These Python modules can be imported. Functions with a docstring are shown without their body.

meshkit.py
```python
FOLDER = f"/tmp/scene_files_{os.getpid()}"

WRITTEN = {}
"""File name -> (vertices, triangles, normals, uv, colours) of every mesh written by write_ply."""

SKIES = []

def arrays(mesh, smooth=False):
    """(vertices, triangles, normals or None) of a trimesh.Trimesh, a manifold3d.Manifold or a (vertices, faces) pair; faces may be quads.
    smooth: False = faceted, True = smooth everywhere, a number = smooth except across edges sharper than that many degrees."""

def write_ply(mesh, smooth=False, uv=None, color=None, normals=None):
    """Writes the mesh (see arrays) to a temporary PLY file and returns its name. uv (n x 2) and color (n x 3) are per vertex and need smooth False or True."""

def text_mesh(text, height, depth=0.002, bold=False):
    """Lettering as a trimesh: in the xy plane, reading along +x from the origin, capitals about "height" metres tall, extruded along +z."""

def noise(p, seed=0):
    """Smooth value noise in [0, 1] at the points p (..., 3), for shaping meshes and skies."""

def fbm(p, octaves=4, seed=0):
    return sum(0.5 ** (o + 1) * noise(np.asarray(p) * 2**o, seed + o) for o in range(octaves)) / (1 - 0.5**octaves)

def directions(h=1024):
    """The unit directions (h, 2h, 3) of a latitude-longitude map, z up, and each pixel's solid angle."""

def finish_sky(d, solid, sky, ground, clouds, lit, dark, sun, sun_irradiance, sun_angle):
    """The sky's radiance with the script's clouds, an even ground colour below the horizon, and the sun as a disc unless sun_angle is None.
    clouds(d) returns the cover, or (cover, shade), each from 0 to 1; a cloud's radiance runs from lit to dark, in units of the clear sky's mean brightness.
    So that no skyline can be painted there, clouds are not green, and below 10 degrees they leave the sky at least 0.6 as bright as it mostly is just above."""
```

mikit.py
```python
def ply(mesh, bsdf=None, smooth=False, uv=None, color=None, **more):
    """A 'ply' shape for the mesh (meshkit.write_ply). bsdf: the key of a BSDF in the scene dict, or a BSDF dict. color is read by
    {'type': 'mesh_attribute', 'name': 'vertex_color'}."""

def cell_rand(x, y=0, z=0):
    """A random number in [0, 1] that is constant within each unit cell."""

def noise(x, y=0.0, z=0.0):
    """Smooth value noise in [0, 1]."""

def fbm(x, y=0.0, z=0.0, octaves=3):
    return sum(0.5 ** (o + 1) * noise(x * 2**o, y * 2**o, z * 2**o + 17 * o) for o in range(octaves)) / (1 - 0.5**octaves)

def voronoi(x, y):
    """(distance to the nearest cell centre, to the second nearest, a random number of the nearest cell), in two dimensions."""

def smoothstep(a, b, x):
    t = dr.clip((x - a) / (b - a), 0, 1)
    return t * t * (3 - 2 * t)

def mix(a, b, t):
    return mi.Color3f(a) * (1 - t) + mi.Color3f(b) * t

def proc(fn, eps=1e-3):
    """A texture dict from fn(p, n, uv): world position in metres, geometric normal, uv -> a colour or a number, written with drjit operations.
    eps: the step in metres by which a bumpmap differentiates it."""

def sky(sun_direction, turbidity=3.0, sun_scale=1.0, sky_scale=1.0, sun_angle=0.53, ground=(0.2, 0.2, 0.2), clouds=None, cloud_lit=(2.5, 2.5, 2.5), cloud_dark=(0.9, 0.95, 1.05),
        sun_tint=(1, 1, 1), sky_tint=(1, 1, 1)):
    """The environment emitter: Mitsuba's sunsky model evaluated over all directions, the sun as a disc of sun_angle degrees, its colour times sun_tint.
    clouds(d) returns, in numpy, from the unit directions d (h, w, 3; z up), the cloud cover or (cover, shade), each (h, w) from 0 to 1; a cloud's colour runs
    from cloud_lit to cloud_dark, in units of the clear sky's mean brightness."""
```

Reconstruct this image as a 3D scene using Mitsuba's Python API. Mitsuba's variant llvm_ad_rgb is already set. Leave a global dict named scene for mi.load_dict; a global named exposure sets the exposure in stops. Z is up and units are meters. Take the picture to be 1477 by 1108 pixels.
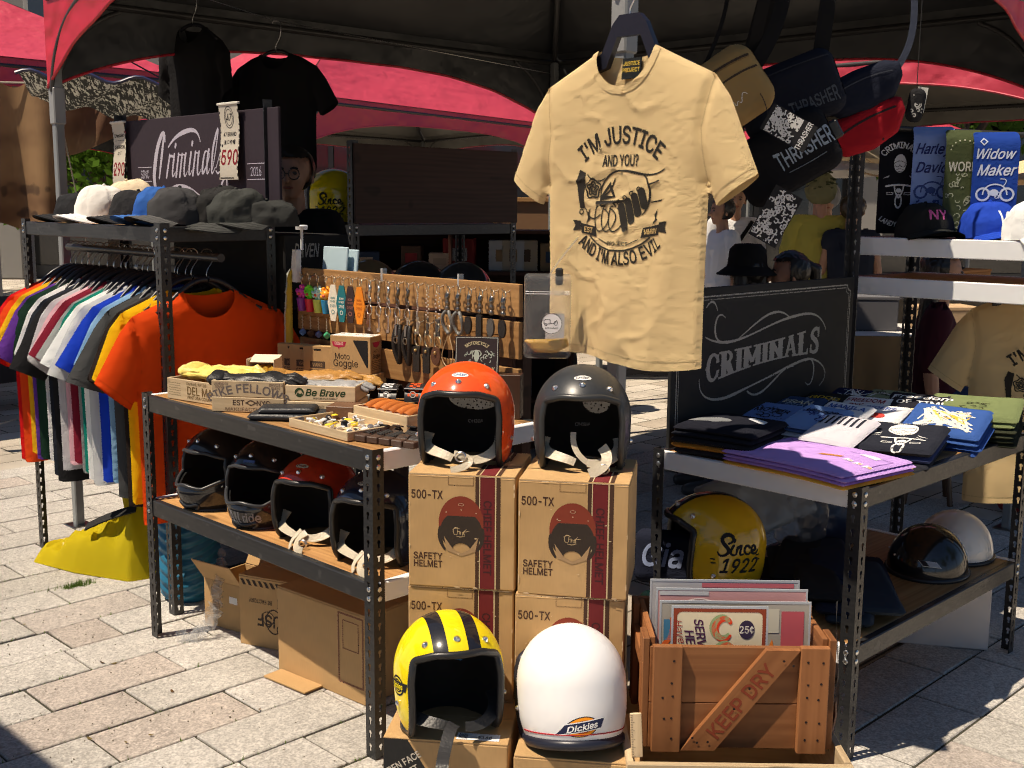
import math, glob, numpy as np, trimesh, manifold3d as m3, mitsuba as mi, mikit, meshkit
import drjit as dr
from shapely.geometry import Polygon, LineString, Point, box as sbox, MultiPolygon
from shapely.ops import unary_union
from shapely import affinity
from scipy.spatial import Delaunay
from mikit import proc, noise, fbm, voronoi, cell_rand, smoothstep, mix
T = mi.ScalarTransform4f
scene, labels = {}, {}
rng = np.random.default_rng(11)
S2 = 2 ** 0.5
A = np.array
# ------------------------------------------------------------------ camera, sky, exposure
PITCH, ROLL, CAMH = math.atan(257 / 1640), math.radians(0.5), 1.5
_fw, _rt, _up = A([1, 1, 0]) / S2, A([1, -1, 0]) / S2, A([0, 0, 1.0])
_d = _fw * math.cos(PITCH) - _up * math.sin(PITCH)
_u = _up * math.cos(PITCH) + _fw * math.sin(PITCH)
_u2 = _u * math.cos(ROLL) - _rt * math.sin(ROLL)
scene['camera'] = {'type': 'perspective', 'fov': 48.49, 'fov_axis': 'x', 'near_clip': 0.05, 'far_clip': 400.0,
                   'to_world': T().look_at(origin=[0, 0, CAMH], target=list(map(float, A([0, 0, CAMH]) + _d)), up=list(map(float, _u2)))}
SUN = (-0.45, 0.155, 1.0)
scene['sky'] = mikit.sky(SUN, turbidity=3, sky_scale=0.5, sun_tint=(0.98, 0.99, 1.0))
exposure = 2.0


# ------------------------------------------------------------------ materials
def lin(c):
    if isinstance(c, str):
        c = [int(c[i:i + 2], 16) / 255 for i in (0, 2, 4)]
        return A([x / 12.92 if x <= 0.04045 else ((x + 0.055) / 1.055) ** 2.4 for x in c])
    return A(c, float)


VC = {'type': 'mesh_attribute', 'name': 'vertex_color'}


def mat(name, two=True, bump=None, **k):
    b = {'type': 'principled', **k}
    if bump:
        b = {'type': 'bumpmap', 'arbitrary': proc(bump[0], bump[2] if len(bump) > 2 else 1e-3), 'scale': bump[1], 'bsdf': b}
    scene[name] = {'type': 'twosided', 'bsdf': b} if two else b


def weave(p, n, uv):
    return 0.6 * fbm(p.x * 55, p.y * 55, p.z * 70, 2) + 0.4 * noise(p.x * 420, p.y * 420, p.z * 420)


mat('cloth', base_color=VC, roughness=0.92, specular=0.15, sheen=0.25, bump=(weave, 0.006))
mat('gloss', base_color=VC, roughness=0.08, specular=0.55, clearcoat=0.8, clearcoat_gloss=0.97)
mat('satin', base_color=VC, roughness=0.36, specular=0.5)
mat('matte', base_color=VC, roughness=0.75, specular=0.3)
mat('metal', base_color=VC, roughness=0.24, metallic=1.0)
mat('leather', base_color=VC, roughness=0.45, specular=0.45, bump=(lambda p, n, uv: noise(p.x * 260, p.y * 260, p.z * 260), 0.0008))
mat('skin', base_color=VC, roughness=0.5, specular=0.4)


def rack_col(p, n, uv):
    s = smoothstep(0.66, 0.8, fbm(p.x * 23, p.y * 23, p.z * 31, 3))
    return mix((0.014, 0.015, 0.017), (0.042, 0.042, 0.044), s * 0.7 + 0.3 * noise(p.x * 150, p.y * 12, p.z * 150))


mat('rack_paint', base_color=proc(rack_col), roughness=0.38, specular=0.5)


def card_col(p, n, uv):
    a = fbm(p.x * 9, p.y * 9, p.z * 11, 3)
    b = noise(p.x * 330, p.y * 330, p.z * 45)
    c = mix((0.42, 0.26, 0.115), (0.50, 0.325, 0.155), a)
    return c * (0.96 + 0.06 * b)


mat('cardboard', base_color=proc(card_col), roughness=0.82, specular=0.2, bump=(lambda p, n, uv: fbm(p.x * 14, p.y * 14, p.z * 14, 2), 0.004))


def wood(lo, hi, k=1.0):
    def f(p, n, uv):          # uv: metres along and across the grain, each piece shifted by its own amount
        r = noise(uv.x * 1.7, uv.y * 22 * k)
        g = noise(uv.x * 6 + 3 * r, uv.y * 210 * k + 14 * r)
        rings = 0.5 + 0.5 * dr.sin(uv.y * 260 * k + 9 * noise(uv.x * 2.2, uv.y * 14))
        kn = smoothstep(0.83, 0.93, noise(uv.x * 9 + 40, uv.y * 14 + 7))
        t = dr.clip(0.45 * r + 0.3 * g + 0.25 * rings, 0, 1)
        tone = 0.8 + 0.4 * cell_rand(dr.floor(uv.x / 7.0), dr.floor(uv.y / 7.0))
        return mix(lo, hi, t) * tone * (1 - 0.5 * kn)
    return proc(f)


mat('wood_honey', base_color=wood((0.26, 0.125, 0.042), (0.50, 0.285, 0.115)), roughness=0.5, specular=0.35)
mat('wood_red', base_color=wood((0.19, 0.07, 0.023), (0.33, 0.14, 0.052), 0.7), roughness=0.6, specular=0.3)
mat('wood_pale', base_color=wood((0.46, 0.33, 0.19), (0.66, 0.52, 0.33)), roughness=0.6, specular=0.3)
mat('wood_dark', base_color=wood((0.035, 0.014, 0.009), (0.075, 0.03, 0.018)), roughness=0.55, specular=0.3)


def granite(p, n, uv):        # uv.x: a number of each paver's own
    r, q = cell_rand(uv.x * 1000), cell_rand(uv.x * 1000 + 77)
    base = mix((0.43, 0.41, 0.375), (0.49, 0.47, 0.44), r)
    base = mix(base, (0.41, 0.355, 0.315), smoothstep(0.80, 0.86, q) * 0.75)
    s = noise(p.x * 210, p.y * 210, 3)
    s2 = noise(p.x * 95, p.y * 95, 9)
    st = fbm(p.x * 2.3, p.y * 2.3, 1.0, 3)
    c = base * (0.62 + 0.46 * s) * (0.85 + 0.3 * s2) * (0.70 + 0.58 * st)
    return c


mat('granite', base_color=proc(granite), roughness=0.85, specular=0.25, bump=(lambda p, n, uv: noise(p.x * 130, p.y * 130, 4) + fbm(p.x * 12, p.y * 12, 2, 2), 0.003))


def plaza(p, n, uv):
    row = dr.floor(p.y / 0.216)
    xx = p.x + 0.22 * (row - 2 * dr.floor(row / 2))
    col = dr.floor(xx / 0.44)
    fy, fx = p.y / 0.216 - row, xx / 0.44 - col
    j = smoothstep(0.008, 0.02, fx) * smoothstep(0.008, 0.02, 1 - fx) * smoothstep(0.015, 0.035, fy) * smoothstep(0.015, 0.035, 1 - fy)
    r = cell_rand(row, col, 2)
    c = mix((0.30, 0.26, 0.21), (0.45, 0.41, 0.35), r) * (0.7 + 0.5 * fbm(p.x * 3, p.y * 3, 2, 3))
    return mix((0.07, 0.065, 0.05), c, j)


mat('plaza_stone', base_color=proc(plaza), roughness=0.9, specular=0.2)
tentw = lambda p, n, uv: fbm(p.x * 3.5, p.y * 3.5, p.z * 5, 3) + 0.25 * fbm(p.x * 20, p.y * 14, p.z * 14, 2)
for nm, c, rr in (('canopy_red', (0.50, 0.022, 0.04), 0.42), ('canopy_pink', (0.47, 0.042, 0.075), 0.45), ('canopy_black', (0.036, 0.039, 0.042), 0.5), ('canopy_grey', (0.16, 0.155, 0.14), 0.6), ('canopy_cream', (0.62, 0.54, 0.40), 0.7)):
    b = {'type': 'principled', 'base_color': {'type': 'rgb', 'value': list(c)}, 'roughness': rr, 'specular': 0.5}
    scene[nm] = {'type': 'twosided', 'bsdf': {'type': 'bumpmap', 'arbitrary': proc(tentw, 4e-3), 'scale': 0.04, 'bsdf': b}}


def shaded_stain(p, n, uv):
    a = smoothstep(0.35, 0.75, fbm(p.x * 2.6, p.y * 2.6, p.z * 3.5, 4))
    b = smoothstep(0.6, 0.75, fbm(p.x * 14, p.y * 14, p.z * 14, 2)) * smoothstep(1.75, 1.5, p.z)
    return mix(mix((0.25, 0.15, 0.07), (0.10, 0.045, 0.02), a), (0.035, 0.018, 0.01), b * 0.8)  # real stains, but all tones lowered so the curtain looks shaded


mat('shaded_stained_cloth', base_color=proc(shaded_stain), roughness=0.9, sheen=0.2)
mat('net', base_color=proc(lambda p, n, uv: mix((0.03, 0.035, 0.035), (0.6, 0.62, 0.58), smoothstep(0.5, 0.62, 0.5 * noise(uv.x * 190, uv.y * 22) + 0.3 * noise(uv.x * 30, uv.y * 90) + 0.2 * noise(uv.x * 9, uv.y * 7)))), roughness=0.8)
scene['leaf'] = {'type': 'principledthin', 'base_color': VC, 'roughness': 0.5, 'diff_trans': 0.7}
scene['clear_plastic'] = {'type': 'blendbsdf', 'weight': 0.07, 'a': {'type': 'thindielectric', 'int_ior': 1.45}, 'b': {'type': 'twosided', 'bsdf': {'type': 'principled', 'base_color': {'type': 'rgb', 'value': [0.8, 0.82, 0.84]}, 'roughness': 0.25, 'specular': 0.6}}}
scene['yellow_film'] = {'type': 'principledthin', 'base_color': {'type': 'rgb', 'value': [0.72, 0.58, 0.02]}, 'roughness': 0.25, 'diff_trans': 0.8, 'spec_trans': 0.12}
scene['glass'] = {'type': 'thindielectric'}


# ------------------------------------------------------------------ helpers: keys, labels, entries
def free(key):
    if key not in scene and key not in taken:
        taken.add(key)
        return key
    i = 1
    while f'{key}_{i:03d}' in scene or f'{key}_{i:03d}' in taken:
        i += 1
    taken.add(f'{key}_{i:03d}')
    return f'{key}_{i:03d}'


taken = set()


def thing(name, label, cat, group=None):
    k = free(name)
    labels[k] = {'label': label, 'category': cat}
    if group:
        labels[k]['group'] = group
    return k


def arr(m):
    if isinstance(m, tuple):
        return A(m[0], float), A(m[1], int)
    return A(m.vertices, float), A(m.faces, int)


def tm(m):
    v, f = arr(m)
    return trimesh.Trimesh(v, f, process=False)


def cat(*ms):
    ms = [m for x in ms for m in (x if isinstance(x, list) else [x])]
    return trimesh.util.concatenate([tm(m) for m in ms])


def add(key, mesh, m, col=None, smooth=False, uv=None):
    mesh = tm(mesh)
    if smooth is not False and smooth is not True:
        mesh.merge_vertices(digits_vertex=6)
        mesh = trimesh.graph.smooth_shade(mesh, angle=math.radians(smooth), facet_minarea=None)
        smooth = True
    kw = {}
    if col is not None:
        kw['color'] = np.tile(lin(col), (len(mesh.vertices), 1))
    if uv is not None:
        kw['uv'] = uv
    scene[key] = mikit.ply(mesh, m, smooth=smooth, **kw)
    return key


def part(holder, name, mesh, m, col=None, smooth=False, uv=None, label=None):
    k = add(free(f'{holder}__{name}'), mesh, m, col, smooth, uv)
    if label:
        labels[k] = {'label': label}
    return k


def solo(name, label, catg, mesh, m, col=None, smooth=False, uv=None, group=None):
    return add(thing(name, label, catg, group), mesh, m, col, smooth, uv)


def setting(name, mesh, m, col=None, smooth=False, uv=None, kind='structure', label=None, catg=None):
    k = add(free(name), mesh, m, col, smooth, uv)
    labels[k] = {'kind': kind}
    if label:
        labels[k].update(label=label, category=catg)
    return k


# ------------------------------------------------------------------ helpers: frames and solids
def nrm(v):
    v = A(v, float)
    return v / np.linalg.norm(v)


def frame(o, u, v=None, w=None):
    """4 x 4 with columns u, v, w, o."""
    u = nrm(u)
    if v is None:
        v = np.cross(nrm(w), u)
    v = nrm(A(v, float) - u * np.dot(u, v))
    M = np.eye(4)
    M[:3, 0], M[:3, 1], M[:3, 2], M[:3, 3] = u, v, np.cross(u, v), o
    return M


def yawf(o, deg, tilt=0, roll=0):
    """A standing frame: local y faces the compass direction deg (0 = +x, 90 = +y); tilt leans it forward, roll to its right."""
    a = math.radians(deg)
    R = np.eye(4)
    y = A([math.cos(a), math.sin(a), 0])
    R[:3, 0], R[:3, 1], R[:3, 2] = [y[1], -y[0], 0], y, [0, 0, 1]
    R = R @ trimesh.transformations.rotation_matrix(-math.radians(tilt), [1, 0, 0]) @ trimesh.transformations.rotation_matrix(math.radians(roll), [0, 1, 0])
    R[:3, 3] = o
    return R


def mv(m, M):
    v, f = arr(m)
    v = v @ M[:3, :3].T + M[:3, 3]
    if np.linalg.det(M[:3, :3]) < 0:
        f = f[:, ::-1]
    return trimesh.Trimesh(v, f, process=False)


def sh(m, *d):
    v, f = arr(m)
    return trimesh.Trimesh(v + A(d, float), f, process=False)


def hull(pts):
    return trimesh.convex.convex_hull(A(pts, float))


def bx(lo, hi, b=0.0):
    """A box from corner to corner, its edges chamfered by b."""
    lo, hi = np.minimum(lo, hi).astype(float), np.maximum(lo, hi).astype(float)
    b = min(b, 0.45 * float((hi - lo).min()))
    if b <= 0:
        return sh(trimesh.creation.box(hi - lo), *((lo + hi) / 2))
    c, h, pts = (lo + hi) / 2, (hi - lo) / 2, []
    for s in np.ndindex(2, 2, 2):
        s = A(s) * 2 - 1
        for k in range(3):
            q = h - b
            q[k] = h[k]
            pts.append(c + s * q)
    return hull(pts)


def tube(pts, r, n=8, closed=False, caps=True):
    p = A(pts, float)
    r = np.broadcast_to(A(r, float), (len(p),))
    t = np.roll(p, -1, 0) - np.roll(p, 1, 0) if closed else np.gradient(p, axis=0)
    t /= np.linalg.norm(t, axis=1, keepdims=True) + 1e-12
    a = np.cross(t[0], [0, 0, 1.0] if abs(t[0][2]) < 0.9 else [1.0, 0, 0])
    a /= np.linalg.norm(a)
    fr = []
    for k in range(len(p)):
        a = a - t[k] * np.dot(a, t[k])
        a /= np.linalg.norm(a) + 1e-12
        fr.append((a, np.cross(t[k], a)))
    fr = A(fr)
    ang = np.arange(n) * 2 * np.pi / n
    v = (p[:, None] + r[:, None, None] * (np.cos(ang)[None, :, None] * fr[:, None, 0] + np.sin(ang)[None, :, None] * fr[:, None, 1])).reshape(-1, 3)
    f = []
    m = len(p)
    for i in range(m if closed else m - 1):
        for j in range(n):
            q = [i * n + j, i * n + (j + 1) % n, (i + 1) % m * n + (j + 1) % n, (i + 1) % m * n + j]
            f += [[q[0], q[1], q[2]], [q[0], q[2], q[3]]]
    if caps and not closed:
        v = np.vstack([v, p[0], p[-1]])
        for j in range(n):
            f += [[len(v) - 2, (j + 1) % n, j], [len(v) - 1, (m - 1) * n + j, (m - 1) * n + (j + 1) % n]]
    return trimesh.Trimesh(v, f, process=False)


def ribbon(pts, nor, w, th=0.002):
    """A strap: a strip of width w and thickness th along pts, its faces along nor (one vector or one for each point)."""
    p = A(pts, float)
    nor = np.broadcast_to(A(nor, float), p.shape)
    t = np.gradient(p, axis=0)
    s = np.cross(t, nor)
    s /= np.linalg.norm(s, axis=1, keepdims=True) + 1e-12
    k = np.cross(s, t)
    k /= np.linalg.norm(k, axis=1, keepdims=True) + 1e-12
    w = np.broadcast_to(A(w, float), (len(p),))[:, None]
    ring = np.stack([p - s * w / 2 - k * th / 2, p + s * w / 2 - k * th / 2, p + s * w / 2 + k * th / 2, p - s * w / 2 + k * th / 2], 1)
    v, f, m = ring.reshape(-1, 3), [], len(p)
    for i in range(m - 1):
        for j in range(4):
            q = [i * 4 + j, i * 4 + (j + 1) % 4, (i + 1) * 4 + (j + 1) % 4, (i + 1) * 4 + j]
            f += [[q[0], q[1], q[2]], [q[0], q[2], q[3]]]
    e = (m - 1) * 4
    f += [[0, 2, 1], [0, 3, 2], [e, e + 1, e + 2], [e, e + 2, e + 3]]
    return trimesh.Trimesh(v, f, process=False)


def spline(pts, n=40):
    from scipy.interpolate import CubicSpline
    p = A(pts, float)
    if len(p) < 3:
        s = np.linspace(0, 1, n)[:, None]
        return p[0] * (1 - s) + p[-1] * s
    t = np.r_[0, np.cumsum(np.linalg.norm(np.diff(p, axis=0), axis=1) + 1e-9)]
    return CubicSpline(t, p)(np.linspace(0, t[-1], n))


def lathe(prof, n=24):
    return trimesh.creation.revolve(A(prof, float), sections=n)


def tri(shape):
    """Flat triangles (V2, F) of a shapely shape."""
    vs, fs, k = [], [], 0
    for g in getattr(shape, 'geoms', [shape]):
        if g.is_empty or g.geom_type != 'Polygon' or g.area < 1e-10:
            continue
        v, f = trimesh.creation.triangulate_polygon(g, engine='earcut')
        vs.append(v[:, :2]); fs.append(A(f) + k); k += len(v)
    return (np.vstack(vs), np.vstack(fs)) if vs else (np.zeros((0, 2)), np.zeros((0, 3), int))


_txt = {}


def text(s, h, sx=1.0, bold=False, at=(0, 0), anchor='c', slant=0.0):
    """Lettering as flat triangles, capitals h tall."""
    k = (s, bold)
    if k not in _txt:
        m = meshkit.text_mesh(s, 1.0, 0.05, bold)
        f = m.faces[m.face_normals[:, 2] > 0.9]
        u, inv = np.unique(f, return_inverse=True)
        _txt[k] = (A(m.vertices)[u][:, :2], inv.reshape(f.shape))
    v, f = _txt[k]
    v = v * h * A([sx, 1])
    if slant:
        v = v + np.c_[v[:, 1] * slant, 0 * v[:, 1]]
    w = v[:, 0].max() + v[:, 0].min()
    v = v - A([w / 2 if anchor == 'c' else (w if anchor == 'r' else 0), h / 2])
    return v + A(at), f


def join(*fl):
    vs, fs, k = [], [], 0
    for v, f in fl:
        vs.append(v); fs.append(f + k); k += len(v)
    return np.vstack(vs), np.vstack(fs)


def xf(fl, fn):
    return fn(fl[0]), fl[1]


def arc(fl, R, c=(0, 0), up=True):
    """Bends flat lettering centred on x = 0 round a circle of radius R about c; up: letters stand on the outside."""
    v, f = fl
    a = v[:, 0] / R
    r = R + v[:, 1] if up else R - v[:, 1]
    return np.c_[c[0] + r * np.sin(a), c[1] + (r if up else -r) * np.cos(a)], f


def rot2(fl, deg, at=(0, 0)):
    a = math.radians(deg)
    return fl[0] @ A([[math.cos(a), math.sin(a)], [-math.sin(a), math.cos(a)]]) + A(at), fl[1]


def brush(pts, w, n=40, cap=0.25):
    """A pen stroke along a spline, w wide (one number or a list spread along it)."""
    p = spline(pts, n)
    w = np.interp(np.linspace(0, 1, n), np.linspace(0, 1, np.size(w)), np.atleast_1d(w))
    return unary_union([LineString([p[i], p[i + 1]]).buffer((w[i] + w[i + 1]) / 4, quad_segs=3) for i in range(n - 1)])


def refine(v, f, e):
    v = np.c_[v, np.zeros(len(v))]
    return trimesh.remesh.subdivide_to_size(v, f, e, max_iter=12)


def paint(fl, fn, e=None):
    """Flat triangles carried onto a surface: fn(V2) -> points."""
    v, f = (fl if isinstance(fl, tuple) else tri(fl))
    if e:
        v3, f = refine(v, f, e)
        v = v3[:, :2]
    return trimesh.Trimesh(fn(v), f, process=False)


def onframe(M, off=0.0008):
    return lambda v: M[:3, 3] + v[:, :1] * M[:3, 0] + v[:, 1:2] * M[:3, 1] + off * M[:3, 2]


def onmesh(mesh, M, off=0.0009):
    """Flat points in the plane of M, dropped along -w onto the mesh."""
    dn = -nrm(M[:3, 2])

    def fn(v):
        o = onframe(M, 0)(v)
        d = np.tile(dn, (len(o), 1))
        loc, ri, ti = mesh.ray.intersects_location(o, d, multiple_hits=False)
        dist = np.full(len(o), np.nan)
        dist[ri] = np.einsum('ij,ij->i', loc - o[ri], d[ri])
        bad = np.isnan(dist)
        if bad.any() and (~bad).any():
            from scipy.spatial import cKDTree
            dist[bad] = dist[~bad][cKDTree(v[~bad]).query(v[bad])[1]]
        return o + d * (np.nan_to_num(dist)[:, None] - off)
    return fn


def extr(shape, M, th):
    """A shapely shape in the plane of M, th thick along w."""
    out = []
    for g in getattr(shape, 'geoms', [shape]):
        if g.geom_type == 'Polygon' and g.area > 1e-9:
            out.append(trimesh.creation.extrude_polygon(g, th, engine='earcut'))
    return mv(cat(out), M)


def rrect(w, h, r, c=(0, 0)):
    r = min(r, 0.49 * w, 0.49 * h)
    return affinity.translate(sbox(-w / 2 + r, -h / 2 + r, w / 2 - r, h / 2 - r).buffer(r, quad_segs=6), *c)


def ell(a, b, c=(0, 0)):
    return affinity.translate(affinity.scale(Point(0, 0).buffer(1, quad_segs=12), a, b), *c)


def plank(lo, hi, axis, b=0.0015):
    """A board with uv in metres along (axis) and across its grain."""
    m = bx(lo, hi, b)
    v, f, n = m.vertices, m.faces, m.face_normals
    v2, f2 = v[f].reshape(-1, 3), np.arange(3 * len(f)).reshape(-1, 3)
    o = rng.integers(0, 40, 2) * 7.0 + 1
    oth = [k for k in range(3) if k != axis]
    nn = np.repeat(np.abs(n), 3, 0)
    across = np.where(nn[:, oth[0]] > nn[:, oth[1]], v2[:, oth[1]], v2[:, oth[0]] + 0.3)
    return trimesh.Trimesh(v2, f2, process=False), np.c_[v2[:, axis] + o[0], across + o[1]]


def mvp(pl, M):
    return mv(pl[0], M), pl[1]


def wood_part(holder, name, lo, hi, axis, m, M=None, b=0.0015, **k):
    g, uv = plank(lo, hi, axis, b)
    return part(holder, name, mv(g, M) if M is not None else g, m, uv=uv, **k)


def grid_poly(poly, s):
    """Points and triangles that fill a shapely polygon at spacing s."""
    x0, y0, x1, y1 = poly.bounds
    bnd = []
    for ring in [poly.exterior, *poly.interiors]:
        n = max(8, int(ring.length / s))
        bnd += [ring.interpolate(t).coords[0] for t in np.arange(n) * ring.length / n]
        bnd += list(ring.coords)[:-1] if len(ring.coords) < 60 else []
    bnd = np.unique(np.round(A(bnd), 6), axis=0)
    gx, gy = np.meshgrid(np.arange(x0, x1, s), np.arange(y0, y1, s * 0.87))
    gx = gx + (np.arange(gx.shape[0]) % 2)[:, None] * s / 2
    g = np.c_[gx.ravel(), gy.ravel()]
    import shapely
    inn = poly.buffer(-0.45 * s)
    g = g[shapely.contains_xy(inn, g[:, 0], g[:, 1])]
    p = np.vstack([bnd, g])
    t = Delaunay(p).simplices
    c = p[t].mean(1)
    keep = shapely.contains_xy(poly, c[:, 0], c[:, 1])
    t = t[keep]
    a = np.cross(np.c_[p[t[:, 1]] - p[t[:, 0]], np.zeros(len(t))], np.c_[p[t[:, 2]] - p[t[:, 0]], np.zeros(len(t))])[:, 2]
    t = t[np.abs(a) > 1e-12]
    a = a[np.abs(a) > 1e-12]
    t[a < 0] = t[a < 0][:, ::-1]
    return p, t


def edge_dist(p, line):
    import shapely
    return shapely.distance(shapely.points(p), line)


def pillow(poly, th, M, s=0.012, R=None, seed=0, amp=0.0, flat_back=False, freq=14):
    """A soft closed thing: the polygon inflated to thickness th, wrinkled by amp."""
    p, t = grid_poly(poly, s)
    d = edge_dist(p, poly.boundary)
    R = R or 0.5 * d.max() + 1e-9
    q = np.clip(d / R, 0, 1)
    h = th / 2 * np.sqrt(np.maximum(1 - (1 - q) ** 2, 0))
    nz = (meshkit.fbm(np.c_[p * freq, np.full(len(p), seed * 3.7)], 3, seed) - 0.5) * 2 * amp * q
    top = np.c_[p, h + nz]
    bot = np.c_[p, (-h * (0.15 if flat_back else 1)) + (0 if flat_back else nz * 0.5)]
    v = np.vstack([top, bot])
    f = np.vstack([t, t[:, ::-1] + len(p)])
    m = trimesh.Trimesh(v, f, process=False)
    m.merge_vertices(digits_vertex=5)
    return mv(m, M)


def ring_loops(mesh):
    """The boundary loops of an open mesh, as arrays of points."""
    e = np.sort(mesh.edges, axis=1)
    u, c = np.unique(e, axis=0, return_counts=True)
    import networkx as nx
    g = nx.Graph()
    g.add_edges_from(map(tuple, u[c == 1]))
    out = []
    for comp in nx.connected_components(g):
        n0 = next(iter(comp))
        path, prev, cur = [n0], None, n0
        while True:
            nxt = [k for k in g.neighbors(cur) if k != prev]
            if not nxt or nxt[0] == n0 or len(path) > 5000:
                break
            prev, cur = cur, nxt[0]
            path.append(cur)
        out.append(A(mesh.vertices)[path])
    return sorted(out, key=len, reverse=True)


def resample(loop, n):
    p = np.vstack([loop, loop[:1]])
    t = np.r_[0, np.cumsum(np.linalg.norm(np.diff(p, axis=0), axis=1))]
    s = np.linspace(0, t[-1], n, endpoint=False)
    return np.c_[[np.interp(s, t, p[:, k]) for k in range(3)]].T


def smooth_loop(p, k=3, it=3):
    for _ in range(it):
        p = (np.roll(p, 1, 0) + 2 * p + np.roll(p, -1, 0)) / 4
    return p
# ================================================================== the setting: ground, pavers
setting('ground', bx([-60, -60, -0.3], [60, 60, -0.012]), 'plaza_stone')
_pv = []
for r in range(27):
    y0 = 0.62 + r * 0.2165 + 0.0055
    x = 0.42 + (0.22 if r % 2 else 0.0)
    while x < 5.4:
        L = 0.44
        q = rng.random()
        cuts = [L] if q > 0.16 else [L * rng.uniform(0.4, 0.6)]
        if cuts[0] < L:
            cuts.append(L - cuts[0])
        for c in cuts:
            cx, cy = x + c / 2, y0 + 0.105
            lat, dep = (cx - cy) / S2, (cx + cy) / S2
            if 1.75 < dep < 7 and abs(lat) < 0.5 * dep + 0.2 and (cx < 2.6 or cy < 1.75 or cy > 4.0 or cx > 3.8):
                _pv.append((dep, x, y0, c))
            x += c
        x += 0.0
_pv.sort()
setting('pavement', cat([bx([x - .004, y0 - .006, -0.0115], [x + c + .004, y0 + .2145, -0.006]) for _, x, y0, c in _pv[:298]]), 'matte', (0.05, 0.048, 0.035))
for dep, x, y0, c in _pv[:298]:
    g = bx([x + 0.0035, y0, -0.03], [x + c - 0.0035, y0 + 0.2085, 0.0], 0.003)
    v = g.vertices - [x + c / 2, y0 + 0.1, 0]
    v = v + np.c_[np.zeros((len(v), 2)), rng.normal(0, 0.0012) + v[:, 0] * rng.normal(0, 0.003) + v[:, 1] * rng.normal(0, 0.006)]
    part('pavement', 'paver', (v + [x + c / 2, y0 + 0.1, 0], g.faces), 'granite', uv=np.full((len(v), 2), rng.random()))
_m = []
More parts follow.
